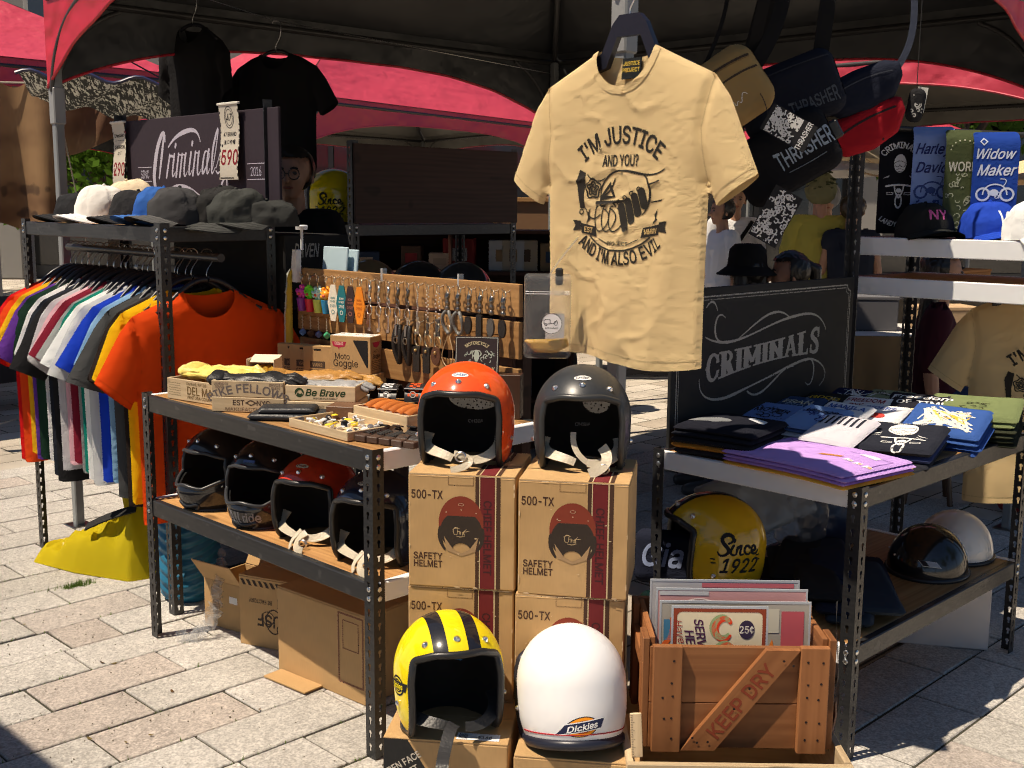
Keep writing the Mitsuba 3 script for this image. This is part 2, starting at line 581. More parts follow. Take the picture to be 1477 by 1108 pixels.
for k in range(520):     # moss and grass blades in the joints near the left shelf
    r = rng.integers(8, 20)
    c = A([rng.uniform(1.0, 2.1), 0.62 + r * 0.2165 + rng.normal(0, 0.004), -0.003]) if k % 3 else A([1.84 + rng.normal(0, 0.035), 4.26 + rng.normal(0, 0.012), 0])
    a, h = rng.uniform(0, 6.3), rng.uniform(0.004, 0.016) * (1 if k % 3 else 2)
    _m.append(trimesh.Trimesh([c + [math.cos(a) * .002, math.sin(a) * .002, 0], c - [math.cos(a) * .002, math.sin(a) * .002, 0], c + [rng.normal(0, .006), rng.normal(0, .006), h]], [[0, 1, 2]], process=False))
setting('grass', cat(_m), 'leaf', (0.12, 0.2, 0.03), kind='stuff', label='thin green weeds and moss growing in the paving joints', catg='grass')


# ================================================================== tents
def sheet(fn, nu, nv):
    u, v = np.meshgrid(np.linspace(0, 1, nu), np.linspace(0, 1, nv), indexing='ij')
    p = fn(u.ravel(), v.ravel())
    i, j = np.meshgrid(np.arange(nu - 1), np.arange(nv - 1), indexing='ij')
    q = (i * nv + j).ravel()
    f = np.vstack([np.c_[q, q + nv, q + nv + 1], np.c_[q, q + nv + 1, q + 1]])
    return trimesh.Trimesh(p, f, process=False)


def tent(label, C, outer, lining, zc=2.0, ze=2.43, apex=3.3, arch=0.26, poles=(0, 1, 2, 3), group=None, seed=0, low=0):
    """C: four corners (x, y) in order round the tent."""
    k = thing('market_tent', label, 'tent', group)
    C = [A(c, float) for c in C]
    Z = zc if isinstance(zc, tuple) else (zc,) * 4
    mid = A([*np.mean(C, 0), apex])
    for i in range(4):
        P, Q = C[i], C[(i + 1) % 4]
        out = A([(Q - P)[1], -(Q - P)[0]]) / np.linalg.norm(Q - P)
        if np.dot(out, P - mid[:2]) < 0:
            out = -out

        ar_ = arch[i] if isinstance(arch, tuple) else arch

        def val(s, t, off, ph=seed * 3.1 + i, ar_=ar_):
            zl = Z[i] + (Z[(i + 1) % 4] - Z[i]) * s + ar_ * (1 - np.abs(2 * s - 1) ** 3)
            z = ze + 0.006 + (zl - ze - 0.006) * t
            w = 0.006 * np.sin(s * 57 + ph + 3 * t) * t * (1 - (2 * s - 1) ** 8) + 0.02 * np.sin(np.pi * s) * t
            b = P + (Q - P) * s[:, None] + out * (w + off)[:, None]
            return np.c_[b, z]

        def roof(s, t, off):
            a, b = A([*P, ze]), A([*Q, ze])
            e = a + (b - a) * s[:, None]
            p = e * (1 - t[:, None]) + mid * t[:, None]
            nz = (meshkit.fbm(np.c_[p[:, :2] * 2.2, np.full(len(p), seed)], 3, i) - 0.5) * 0.03
            p[:, :2] += (P - mid[:2] + Q - mid[:2]) / 2 * 0.006 * (1 - t[:, None])
            p[:, 2] += off - 0.09 * np.sin(np.pi * t) * np.sin(np.pi * s) + nz * np.sin(np.pi * t)
            return p
        part(k, 'valance', sheet(lambda s, t: val(s, t, 0.004), 60, 7), outer, smooth=True)
        part(k, 'valance_lining', sheet(lambda s, t: val(s, t, 0.0), 60, 7), lining, smooth=True)
        s = np.linspace(0, 1, 61)
        part(k, 'edge_binding', tube(val(s, np.ones(61), 0.003), 0.007, 6), outer, smooth=60)
        part(k, 'roof_panel', sheet(lambda s, t: roof(s, t, 0.008), 30, 20), outer, smooth=True)
        part(k, 'roof_lining', sheet(lambda s, t: roof(s, t, 0.0), 30, 20), lining, smooth=True)
        part(k, 'eave_bar', tube([[*P + (Q - P) * 0.01, ze - 0.05], [*Q - (Q - P) * 0.01, ze - 0.05]], 0.017, 8), 'satin', (0.03, 0.03, 0.03), smooth=60)
        inn = nrm(mid[:2] - P)
        part(k, 'roof_rib', tube([[*P, ze - 0.03], [*(P * .03 + mid[:2] * .97), apex - 0.09]], 0.016, 8), 'satin', (0.06, 0.06, 0.06), smooth=60)
        if i in poles:
            z0 = low
            o = P + inn * 0.035
            pk = part(k, 'pole', bx([o[0] - .021, o[1] - .021, z0], [o[0] + .021, o[1] + .021, ze - .05], .005), 'satin', (0.20, 0.215, 0.22), smooth=20)
            add(free(pk + '__sleeve'), bx([o[0] - .027, o[1] - .027, Z[i] - .16], [o[0] + .027, o[1] + .027, Z[i] + .0], .005), 'satin', (0.26, 0.27, 0.27))
            add(free(pk + '__foot'), bx([o[0] - .05, o[1] - .05, 0], [o[0] + .05, o[1] + .05, .006], .002), 'metal', (0.35, 0.35, 0.35))
            for nx_ in (C[(i + 1) % 4], C[(i - 1) % 4]):
                g = nrm(nx_ - P)
                pts = spline([[*(P + g * .03), Z[i] - .02], [*(P + g * .12), Z[i] + .2], [*(P + g * .34), ze - .07]], 10)
                part(k, 'corner_brace', tube(pts, 0.011, 7), 'satin', (0.05, 0.05, 0.05), smooth=60)
    return k


TENT = [(2.38, 1.97), (2.2, 5.12), (5.35, 5.0), (5.42, 2.02)]
mt = tent('black lined red canopy with arched valances above the helmet stall', TENT, 'canopy_red', 'canopy_black', seed=1, arch=(.38, .26, .26, .38), zc=(2.06, 2.0, 2.0, 2.0))
part(mt, 'roof_patch', paint(brush([[0, 0], [.06, .05], [.09, .14]], .03, 12).union(ell(.012, .01, (-.02, -.02))).union(ell(.01, .007, (.05, .17))), onframe(frame([3.02, 4.62, 2.595], [1, .1, 0.3], [0.2, 1, -.5]), 0.0), None), 'matte', (0.5, 0.5, 0.48), label='pale worn patch on the black roof lining')
tent('pink red canopy roof behind the left tent pole', [(1.0, 7.7), (1.3, 10.9), (4.5, 11.0), (4.35, 7.85)], 'canopy_pink', 'canopy_grey', seed=2)
tent('pink red canopy roof seen through the arch above the counter', [(5.75, 8.35), (5.9, 12), (10.6, 12.4), (9.9, 9.25)], 'canopy_pink', 'canopy_grey', seed=3, apex=3.75)
tent('grey lined canopy at right behind the hanging towels', [(6.6, 2.3), (6.6, 5.7), (10, 5.9), (10.1, 2.3)], 'canopy_pink', 'canopy_grey', seed=4, poles=(1, 2))
tent('dark lined canopy with a low red corner behind the stained curtain', [(4.6, 12.2), (4.7, 15.5), (8.2, 15.7), (8.0, 12.3)], 'canopy_red', 'canopy_black', seed=5)
tent('red canopy behind the crossbody bags', [(11.2, 6.4), (11.4, 9.9), (14.8, 9.8), (14.7, 6.3)], 'canopy_pink', 'canopy_grey', seed=6)


# ================================================================== slotted steel racks
def keyhole(x, y):
    return Point(x, y).buffer(0.0062, quad_segs=3).union(sbox(x - 0.0032, y - 0.016, x + 0.0032, y))


def upright(k, x, y, sx, sy, z1, z0=0.0, w=0.038):
    """An angle post with its outer corner at x, y; one flange runs along sx, the other along sy."""
    out = []
    for axis, s in ((0, sx), (1, sy)):
        hol = unary_union([keyhole(w * 0.52, z) for z in np.arange(z0 + 0.035, z1 - 0.02, 0.0385)])
        pl = sbox(0, z0, w, z1).difference(hol)
        u = A([s, 0, 0]) if axis == 0 else A([0, s, 0])
        M = frame([x, y, 0], u, [0, 0, 1])
        g = trimesh.creation.extrude_polygon(pl, 0.0022, engine='earcut')
        inw = A([0, sy, 0]) if axis == 0 else A([sx, 0, 0])
        if np.dot(M[:3, 2], inw) < 0:
            M[:3, 3] += inw * 0.0022
        if axis == 1:
            M[:3, 3] += A([0, sy * .0023, 0])
        out.append(mv(g, M))
    return part(k, 'upright', cat(out), 'rack_paint')


def bolt(p, n):
    M = frame(p, [0, 0, 1] if abs(n[2]) < .9 else [1, 0, 0], w=n) if False else frame(p, np.cross([0, 0, 1], n), [0, 0, 1])
    if np.dot(M[:3, 2], n) < 0:
        M = frame(p, -np.cross([0, 0, 1], n), [0, 0, 1])
    return mv(lathe([[0, 0], [.0075, 0], [.0075, .002], [.005, .0042], [0, .005]], 10), M)


def rack(label, x0, x1, y0, y1, levels, tops, xcol, ycol, boards=True, group=None, catg='shelf rack', shelf='wood_honey', bh=0.055):
    """tops: height of the four posts (x0y0, x0y1, x1y0, x1y1); levels: heights of the shelf tops; xcol, ycol: colours of the beams along x and y (None: the dark rack paint)."""
    k = thing('shelf_rack', label, catg, group)
    for (x, y, sx, sy), z in zip(((x0, y0, 1, 1), (x0, y1, 1, -1), (x1, y0, -1, 1), (x1, y1, -1, -1)), tops):
        if z:
            upright(k, x, y, sx, sy, z)
    bl = []
    for z in levels:
        for (lo, hi, c) in (([x0 + .003, y0 + .006, z - bh], [x0 + .028, y1 - .006, z], ycol), ([x1 - .028, y0 + .006, z - bh], [x1 - .003, y1 - .006, z], ycol),
                            ([x0 + .030, y0 + .003, z - bh], [x1 - .030, y0 + .028, z], xcol), ([x0 + .030, y1 - .028, z - bh], [x1 - .030, y1 - .003, z], xcol)):
            if c is None:
                part(k, 'beam', bx(lo, hi, .003), 'rack_paint')
            else:
                part(k, 'beam', bx(lo, hi, .003), 'satin', c)
        for zz in (z - .014, z - .040):
            for (x, sx) in ((x0, -1), (x1, 1)):
                for (y, sy) in ((y0, -1), (y1, 1)):
                    bl += [bolt([x - .001 * 0 + sx * .0, y - sy * .02, zz], [sx, 0, 0]), bolt([x - sx * .02, y, zz], [0, sy, 0])]
        if boards:
            n = 1
            wood_part(k, 'shelf_board', [x0 + .029, y0 + .029, z - .016], [x1 - .029, y1 - .029, z - .001], 0 if x1 - x0 > y1 - y0 else 1, shelf)
    b = part(k, 'bolts', cat(bl), 'metal', (0.75, 0.75, 0.73), smooth=40)
    labels[b] = {'kind': 'stuff'}
    return k


WHITE = (0.74, 0.76, 0.78)
lt = rack('black steel table rack with helmets below and accessories on top', 1.80, 2.46, 2.315, 3.575, [0.495, 0.857], [0.865] * 4, WHITE, None)
rr = rack('black steel rack with white end beam carrying folded shirts', 2.72, 3.86, 1.41, 2.105, [0.325, 0.765], [0.772, 0.772, 0.8, 1.76], None, WHITE)
hr = rack('tall black steel rack with hats on top and shirts on its rail', 1.95, 2.42, 3.69, 4.88, [1.418], [1.43, 1.43, 1.88, 1.88], None, None)
part(hr, 'rail', tube([[2.17, 3.66, 1.305], [2.17, 4.93, 1.305]], 0.016, 10), 'satin', (0.03, 0.03, 0.03), smooth=60)
wr = rack('black rack with two white beams holding caps and towels at right', 3.90, 4.40, 1.30, 2.13, [1.252, 1.398], [1.62, 1.75, 1.2, 1.80], None, WHITE, bh=0.066)
dk = rack('black steel rack behind the counter with a dark brown board', 3.32, 4.42, 4.40, 4.85, [0.62, 1.0, 1.405], [1.80] * 4, None, None, shelf='wood_dark')
part(dk, 'back_board', bx([3.325, 4.388, 1.42], [4.415, 4.398, 1.79], .002), 'wood_dark', uv=np.zeros((24, 2)) + 3 if False else None) if False else wood_part(dk, 'back_board', [3.325, 4.386, 1.41], [4.415, 4.398, 1.785], 0, 'wood_dark')

# boards with lettering
ek, ez = A([0, -1.0, 0]), A([0, 0, 1.0])


def panel(name, label, catg, M, w, h, m, col, th=0.012):
    k = thing(name, label, catg)
    part(k, 'board', mv(bx([0, 0, -th], [w, h, 0], .002), M), m, col)
    return k


# ---- black board with slab lettering, at the back of the right shelf (reads along x)
MB = frame([2.745, 2.066, 0.77], [1, 0, 0], [0, 0, 1])
BW, BH = 1.09, 0.485
kb = panel('sign_board', 'black board with grey slab lettering behind the folded shirts', 'sign', MB, BW, BH, 'matte', (0.016, 0.017, 0.018))
GREY = (0.30, 0.295, 0.27)
fr_ = []
for i, (d, wd) in enumerate(((.028, .0045), (.038, .0025))):
    R = sbox(d, d, BW - d, BH - d)
    for cx in (d, BW - d):
        for cy in (d, BH - d):
            R = R.difference(Point(cx, cy).buffer(.022))
    fr_.append(R.exterior.buffer(wd / 2))
part(kb, 'border', paint(unary_union(fr_), onframe(MB)), 'matte', GREY)


def slab(ch, h=1.0):
    """Slab-serif capitals with mid spurs, about 0.62 wide, as shapely shapes."""
    st, se = 0.25, 0.085
    def stem(x, y0=0, y1=1):
        s = sbox(x - st / 2, y0, x + st / 2, y1)
        for y in (y0, y1):
            s = s.union(sbox(x - st * .95, y if y == y0 else y - se, x + st * .95, y + se if y == y0 else y))
        return s.union(Polygon([(x - st * .78, .5), (x, .43), (x + st * .78, .5), (x, .57)]))
    dg = lambda a, b, w=st: LineString([a, b]).buffer(w / 2, cap_style=2)
    if ch == 'I':
        return stem(.16), .34
    if ch == 'L':
        return stem(.16).union(sbox(.05, 0, .56, .1)).union(Polygon([(.46, 0), (.57, 0), (.57, .26), (.52, .26)])), .60
    if ch == 'C':
        r = ell(.31, .5, (.33, .5)).difference(ell(.16, .385, (.35, .5))).difference(sbox(.42, .36, .8, .64))
        return r.union(sbox(.47, .62, .59, .92)).union(Polygon([(-.04, .5), (.05, .42), (.05, .58)])).union(sbox(.5, .1, .58, .32)), .64
    if ch == 'R':
        bowl = ell(.27, .26, (.3, .74)).difference(ell(.12, .15, (.3, .74))).difference(sbox(-.2, .3, .16, 1.1))
        return unary_union([stem(.16), bowl, sbox(.16, .9, .3, 1), sbox(.16, .47, .3, .57), dg((.34, .52), (.52, .04)), sbox(.42, 0, .68, se)]), .68
    if ch == 'M':
        return unary_union([stem(.14), stem(.72), dg((.14, .97), (.43, .22), .16), dg((.72, .97), (.43, .22), .16)]), .88
    if ch == 'N':
        return unary_union([stem(.14), stem(.58), dg((.12, .97), (.60, .03), .17)]), .74
    if ch == 'A':
        return unary_union([dg((.12, .02), (.34, .98), .13), dg((.58, .02), (.36, .98), .17), sbox(.2, .3, .5, .39), sbox(-.02, 0, .26, se), sbox(.44, 0, .72, se), sbox(.22, 1 - se, .5, 1)]), .72
    s = brush([(.5, .80), (.42, .93), (.24, .93), (.13, .74), (.28, .55), (.44, .36), (.40, .1), (.22, .06), (.08, .2)], [.1, .14, .16, .18, .2, .18, .16, .14, .1], 50)
    return s.union(sbox(.45, .62, .54, .98)).union(sbox(.05, .03, .13, .38)), .60


x, shp = 0, []
for ch in 'CRIMINALS':
    g, w = slab(ch)
    shp.append((affinity.translate(g, x, 0), x)); x += w + .035
LW, hh, tw = x, 0.097, 0.69
word = unary_union([s for s, _ in shp])
wv, wf = tri(word)


def wave(v):
    t = v[:, 0] / LW
    scale = hh * (1.0 - 0.30 * np.sin(np.pi * np.clip(t, 0, 1)))
    base = 0.179 + 0.044 * t + 0.020 * np.sin(np.pi * t)
    return np.c_[0.178 + t * tw, base + v[:, 1] * scale]


wv3, wf3 = refine(wv, wf, 0.12)
part(kb, 'lettering', trimesh.Trimesh(onframe(MB)(wave(wv3[:, :2])), wf3, process=False), 'matte', GREY)
fl = [brush([[.172, .33], [.27, .307], [.386, .314], [.561, .348], [.713, .367], [.839, .356], [.901, .305]], [.004, .010, .006, .006, .010, .008, .003], 60),
      brush([[.354, .313], [.491, .371], [.593, .385], [.653, .364]], [.003, .006, .009, .004], 40),
      brush([[.259, .311], [.221, .353], [.234, .39], [.275, .385]], [.004, .009, .008, .003], 40), brush([[.172, .424], [.201, .44], [.231, .411]], [.004, .008, .003], 20),
      brush([[.145, .199], [.168, .149], [.22, .129], [.376, .139], [.575, .175], [.728, .203], [.841, .199], [.91, .149], [.876, .105]], [.003, .008, .011, .006, .006, .010, .009, .006, .003], 80),
      brush([[.415, .134], [.455, .118], [.555, .145], [.693, .19]], [.006, .008, .006, .003], 40), brush([[.771, .202], [.831, .17], [.81, .118], [.778, .125]], [.004, .008, .007, .003], 30)]
part(kb, 'flourish', paint(unary_union(fl), onframe(MB)), 'matte', GREY)

# ---- dark purple board with script lettering, on the hat rack (reads along -y)
MP = frame([2.395, 4.80, 1.42], ek, ez)
PW, PH = 1.185, 0.43
kp = panel('sign_board', 'dark purple board with pale script lettering behind the caps', 'sign', MP, PW, PH, 'matte', (0.030, 0.021, 0.030))
LIL = (0.42, 0.40, 0.48)
SL, X0, Y0, XH, XS = .30, .345, .185, .092, .082
GL = {'r': (.52, [([[.02, 0], [.06, .5], [.10, 1.0]], [.13, .15, .12]), ([[.10, .6], [.25, .95], [.42, .92]], [.05, .09, .13])]),
      'i': (.42, [([[.04, 1], [.04, .4], [.12, .04], [.34, .22]], [.13, .15, .12, .04]), ([[.05, 1.32], [.07, 1.44]], [.15, .15])]),
      'm': (1.22, [([[.05, 1], [.05, 0]], [.13, .15]), ([[.05, .35], [.22, .95], [.40, .9]], [.04, .05, .08]), ([[.41, .98], [.42, 0]], [.13, .15]), ([[.42, .35], [.58, .95], [.76, .9]], [.04, .05, .08]), ([[.78, .98], [.78, .3], [.88, .03], [1.12, .22]], [.13, .15, .12, .04])]),
      'n': (.85, [([[.05, 1], [.05, 0]], [.13, .15]), ([[.05, .35], [.22, .95], [.40, .9]], [.04, .05, .08]), ([[.41, .98], [.42, .3], [.52, .03], [.76, .22]], [.13, .15, .12, .04])]),
      'a': (.80, [([[.44, .86], [.22, .98], [.04, .5], [.14, .04], [.32, .2], [.46, .85]], [.05, .11, .15, .12, .07, .05]), ([[.47, 1], [.46, .3], [.56, .03], [.74, .22]], [.12, .15, .12, .04])]),
      'l': (.52, [([[.04, .35], [.30, 1.4], [.24, 1.85], [.10, 1.5], [.08, .4], [.18, .02], [.44, .25]], [.04, .06, .09, .14, .15, .12, .04])]),
      's': (.55, [([[.0, .2], [.28, 1.02], [.30, .75], [.44, .3], [.26, -.02], [.04, .08]], [.04, .08, .12, .15, .12, .07])])}
sc, x = [], X0
for ch in 'riminals':
    w_, st_ = GL[ch]
    for p_, ww in st_:
        q_ = A(p_)
        y_ = Y0 + q_[:, 1] * XH + .035 * (x - X0)
        sc.append((np.c_[x + q_[:, 0] * XS + (y_ - Y0) * SL, y_], A(ww) * .088))
    x += w_ * XS
SH_ = A([-.06, .033])
sc += [(A(a_) + SH_, w2_) for a_, w2_ in [([[.405, .300], [.395, .335], [.355, .300], [.315, .215], [.305, .120], [.33, .080], [.375, .105]], [.007, .022, .026, .028, .026, .016, .006]),
       ([[.400, .33], [.375, .25], [.345, .15]], [.014, .018, .010]), ([[.43, .275], [.50, .315], [.58, .335], [.66, .33], [.69, .29]], [.006, .014, .020, .016, .004]),
       ([[.86, .20], [.885, .12], [.865, .06], [.835, .075], [.85, .13], [.885, .15]], [.010, .014, .014, .012, .012, .006]), ([[.40, .085], [.50, .115], [.60, .10], [.70, .062], [.80, .05], [.90, .085]], [.006, .018, .020, .016, .012, .004])]]
part(kp, 'lettering', paint(unary_union([brush(p, w, 30) for p, w in sc]), onframe(MP)), 'matte', LIL)
for s2, cx in (('SINC', .16), ('2016', 1.03)):
    part(kp, 'year_lettering', paint(text(s2, .034, .64, at=(cx, .20)), onframe(MP)), 'matte', LIL)
    for y in (.169, .228):
        part(kp, 'year_line', paint(sbox(cx - .06, y, cx + .06, y + .003), onframe(MP)), 'matte', LIL)

# price flags on the purple board
BLK, MAR, PAPER = (0.02, 0.018, 0.018), (0.20, 0.012, 0.02), (0.52, 0.48, 0.40)


def flag(label, x, top, w, h, rows):
    M = frame([2.372, 4.80 - x, 1.42 + top - h], ek, ez)
    k = thing('price_tag', label, 'price tag', 'price tags clipped to the purple board')
    bend = lambda off: (lambda v: onframe(M, off)(v) + np.outer(0.006 * np.sin(v[:, 1] * 20 + 1), M[:3, 2]))
    part(k, 'paper', paint(sbox(0, 0, w, h), bend(0), .02), 'matte', PAPER)
    part(k, 'hem', mv(bx([-.008, h - .004, -.006], [w + .008, h + .006, .006], .002), M), 'matte', (0.6, 0.58, 0.52))
    for fl_, c in rows(w, h):
        part(k, 'print', paint(fl_, bend(.0008), .02), 'matte', c)
    torn = [sbox(0, y, rng.uniform(.002, .007), y + rng.uniform(.006, .02)) for y in np.arange(.01, h - .03, .024)] + [sbox(w - rng.uniform(.002, .007), y, w, y + rng.uniform(.006, .02)) for y in np.arange(.012, h - .03, .024)] + [sbox(.008, .004, w - .03, .009)]
    part(k, 'worn_edge', paint(unary_union(torn), bend(.0008)), 'matte', (0.06, 0.055, 0.05))


def han(strokes, s, at):
    return affinity.translate(affinity.scale(unary_union([LineString(a).buffer(.055, cap_style=2) for a in strokes]), s, s, origin=(0, 0)), *at)


JIN = [[(.1, .85), (.2, .75)], [(.05, .6), (.2, .6), (.2, .3), (.05, .12), (.3, .1), (.95, .08)], [(.45, .9), (.35, .65)], [(.45, .8), (.45, .25)], [(.4, .72), (.92, .72)], [(.45, .55), (.85, .55)], [(.45, .4), (.85, .4)], [(.45, .25), (.95, .25)], [(.68, .9), (.68, .25)]]
KOU = [[(.2, .8), (.2, .15)], [(.2, .8), (.82, .8), (.82, .15)], [(.2, .2), (.82, .2)]]
LAO = [[(.25, .85), (.7, .85)], [(.47, .95), (.47, .65)], [(.05, .65), (.95, .65)], [(.85, .9), (.15, .35)], [(.4, .45), (.4, .1), (.85, .1), (.85, .22)], [(.8, .42), (.42, .28)]]
MAO = [[(.08, .75), (.08, .25)], [(.08, .75), (.36, .75), (.36, .3)], [(.22, .95), (.22, .05)], [(.5, .9), (.9, .9), (.9, .6), (.5, .6), (.5, .9)], [(.5, .75), (.9, .75)], [(.52, .5), (.9, .5), (.9, .08), (.52, .08), (.52, .5)], [(.52, .36), (.9, .36)], [(.52, .22), (.9, .22)]]
flag('worn paper price tag reading 590 at right of the script lettering', .815, .455, .135, .285, lambda w, h: [
    (join(tri(ell(.031, .04, (w / 2, h - .05)).exterior.buffer(.0016)), tri(ell(.023, .03, (w / 2, h - .05)).exterior.buffer(.0012)), text('47', .026, .8, True, (w / 2, h - .05), slant=.3)), BLK),
    (join(text('47 BRAND', .015, .9, True, (w / 2, h - .113)), tri(unary_union([han(c, .019, (.026 + i * .021, h - .152)) for i, c in enumerate((JIN, KOU, LAO, MAO))])), tri(sbox(.012, h - .16, .02, h - .15))), BLK),
    (join(text('590', .055, .85, True, (w / 2 + .006, .085)), text('$', .014, 1, True, (.016, .075))), MAR)])
flag('worn paper price tag reading 290 at left end of the purple board', -.085, .425, .115, .275, lambda w, h: [
    (join(text('Champion', .014, .95, True, (w / 2, h - .055), slant=.25), tri(sbox(.02, h - .078, w - .015, h - .0765))), BLK),
    (join(text('CHAMPION', .015, .8, True, (w / 2, h - .105)), tri(unary_union([han(JIN[:2] + KOU, .016, (w / 2 - .018, h - .14))])), text('T', .014, 1, True, (w / 2 + .012, h - .131))), BLK),
    (join(text('290', .055, .72, True, (w / 2 + .004, .075)), text('$', .014, 1, True, (.014, .07))), MAR)])

# ================================================================== cartons
EB, NB = A([.588, -.809, 0]), A([.809, .588, 0])
BROWN, MAROON, CREAM = (0.06, 0.028, 0.016), (0.135, 0.014, 0.016), (0.60, 0.47, 0.28)


def carton(k, M, w, h, d, m='cardboard', gap=True):
    """A shut carton: body, two top flaps with a seam between, tape."""
    part(k, 'body', mv(bx([0, 0, -d], [w, h - .004, 0], .003), M), m)
    part(k, 'flap', mv(bx([.001, h - .004, -d / 2 + .001], [w - .001, h, -.001], .001), M), m)
    part(k, 'flap', mv(bx([.001, h - .004, -d + .001], [w - .001, h, -d / 2 - .001], .001), M), m)


def helmet_carton(label, o, yaw=0, w=.265, h=.2855, d=.27, grp='helmet cartons stacked in the middle'):
    c, s = math.cos(math.radians(yaw)), math.sin(math.radians(yaw))
    e = A([EB[0] * c - EB[1] * s, EB[0] * s + EB[1] * c, 0])
    M = frame(o, e, [0, 0, 1])
    k = thing('helmet_carton', label, 'box', grp)
    carton(k, M, w, h, d)
    F = onframe(M)
    top = onframe(frame(A(o) + A([0, 0, h]), e, -M[:3, 2]))
    for a, b, col, nm in ((.167, .176, BROWN, 'stripe'), (.179, .2145, MAROON, 'stripe'), (.219, .2285, BROWN, 'stripe')):
        part(k, nm, cat(paint(sbox(a, .002, b, h - .002), F), paint(sbox(a, .002, b, d - .002), top)), 'matte', col)
    part(k, 'white_line', cat(paint(sbox(.1765, .002, .1785, h - .002).union(sbox(.2155, .002, .218, h - .002)), F), paint(sbox(.1765, .002, .1785, d - .002).union(sbox(.2155, .002, .218, d - .002)), top)), 'matte', CREAM)
    for tx in (text('500-TX', .0205, .72, True, (.047, h - .052)), text('SAFETY', .0165, .84, True, (.012, h - .207), 'l'), text('HELMET', .0165, .80, True, (.012, h - .227), 'l')):
        part(k, 'lettering', paint(tx, F), 'matte', BROWN)
    scuff = [ell(rng.uniform(.002, .010), rng.uniform(.0008, .0022), (rng.uniform(.01, w - .01), q_)) for q_ in (.003, .003, h - .003, h - .003, h - .003)] + [ell(rng.uniform(.0008, .002), rng.uniform(.002, .012), (q_, rng.uniform(.01, h - .01))) for q_ in (.003, .003, w - .003, w - .003)] + [ell(rng.uniform(.001, .004), rng.uniform(.0006, .0014), (rng.uniform(.02, w - .02), rng.uniform(.03, h - .04))) for _ in range(5)]
    part(k, 'worn_edges', paint(unary_union(scuff + [sbox(.004, h - .0032, w - .004, h - .0018)]).intersection(sbox(.0015, .0015, w - .0015, h - .0015)), onframe(M, .0018)), 'matte', (0.62, 0.47, 0.29))
    labels[f'{k}__worn_edges'] = {'kind': 'stuff'}
    part(k, 'tape', paint(sbox(.002, d / 2 - .024, w - .002, d / 2 + .024), onframe(frame(A(o) + A([0, 0, h]), e, -M[:3, 2]), .0016)), 'satin', (0.46, 0.30, 0.14))
    part(k, 'side_lettering', paint(rot2(text('CHIEF HELMET', .019, .98, True), -90, (.197, h - .155)), onframe(M, .0013)), 'matte', (0.05, 0.012, 0.014))
    c0 = A([.132, h - .125])
    shell = ell(.056, .068, c0 + [0, .004]).difference(sbox(0, 0, 1, c0[1] - .045))
    face = ell(.052, .05, c0 + [0, -.016]).intersection(sbox(0, c0[1] - .08, 1, c0[1] + .022))
    cheek = unary_union([brush([[c0[0] + q * .0515, c0[1] - .01], [c0[0] + q * .05, c0[1] - .045], [c0[0] + q * .041, c0[1] - .062]], [.010, .010, .006], 12) for q in (-1, 1)])
    strap = Polygon([c0 + [-.043, -.03], c0 + [-.02, -.062], c0 + [0, -.072], c0 + [.02, -.062], c0 + [.043, -.03], c0 + [.035, -.066], c0 + [0, -.079], c0 + [-.035, -.066]])
    part(k, 'helmet_print', paint(shell.difference(face), onframe(M, .001)), 'matte', (0.20, 0.035, 0.018))
    part(k, 'helmet_opening_print', paint(face.union(cheek).difference(strap).difference(ell(.022, .016, c0 + [0, -.062])), onframe(M, .0011)), 'matte', (0.035, 0.024, 0.018))
    part(k, 'strap_print', paint(strap, onframe(M, .0012)), 'matte', (0.36, 0.23, 0.12))
    sig = [([-.021, .006], [-.012, .010], [-.004, .008]), ([-.006, .009], [-.018, .008], [-.017, -.006], [-.009, -.005]), ([-.008, .009], [-.010, -.006]), ([-.009, 0], [-.004, .002], [-.004, -.006]), ([-.001, .001], [-.001, -.006]), ([.002, -.002], [.006, .001], [.003, -.006], [.009, -.004]), ([.013, .007], [.009, .004], [.009, -.010]), ([.008, .001], [.02, .003]), ([-.012, -.010], [0, -.012], [.008, -.010])]
    part(k, 'signature_print', paint(affinity.translate(unary_union([brush(a, [.0008, .0017, .0008], 14) for a in sig]), c0[0], c0[1] - .018), onframe(M, .0016)), 'matte', (0.5, 0.36, 0.2))
    part(k, 'badge_print', paint(ell(.007, .003, c0 + [0, .051]).exterior.buffer(.0005).union(unary_union([Point(c0 + [dx, dy]).buffer(.0017) for dx, dy in ((-.037, .031), (.037, .031), (0, .038))])), onframe(M, .0016)), 'matte', (0.5, 0.3, 0.2))
    part(k, 'handle_slot', paint(sbox(.10, h - .026, .162, h - .003).exterior.buffer(.0007), F), 'matte', (0.25, 0.14, 0.06))


H0 = .2855
for i in range(3):
    pos = ('uppermost', 'second', 'lowest')[2 - i]
    helmet_carton(f'brown helmet carton with maroon stripes, {pos} of the left stack', [1.735 + (.004, 0, -.002)[i], 2.09 + (0, .003, -.002)[i], i * H0])
    helmet_carton(f'brown helmet carton with maroon stripes, {pos} of the right stack', [1.882 + (0, -.003, .002)[i], 1.862 + (.003, 0, -.003)[i], i * H0], (0, 1.2, -1)[i])

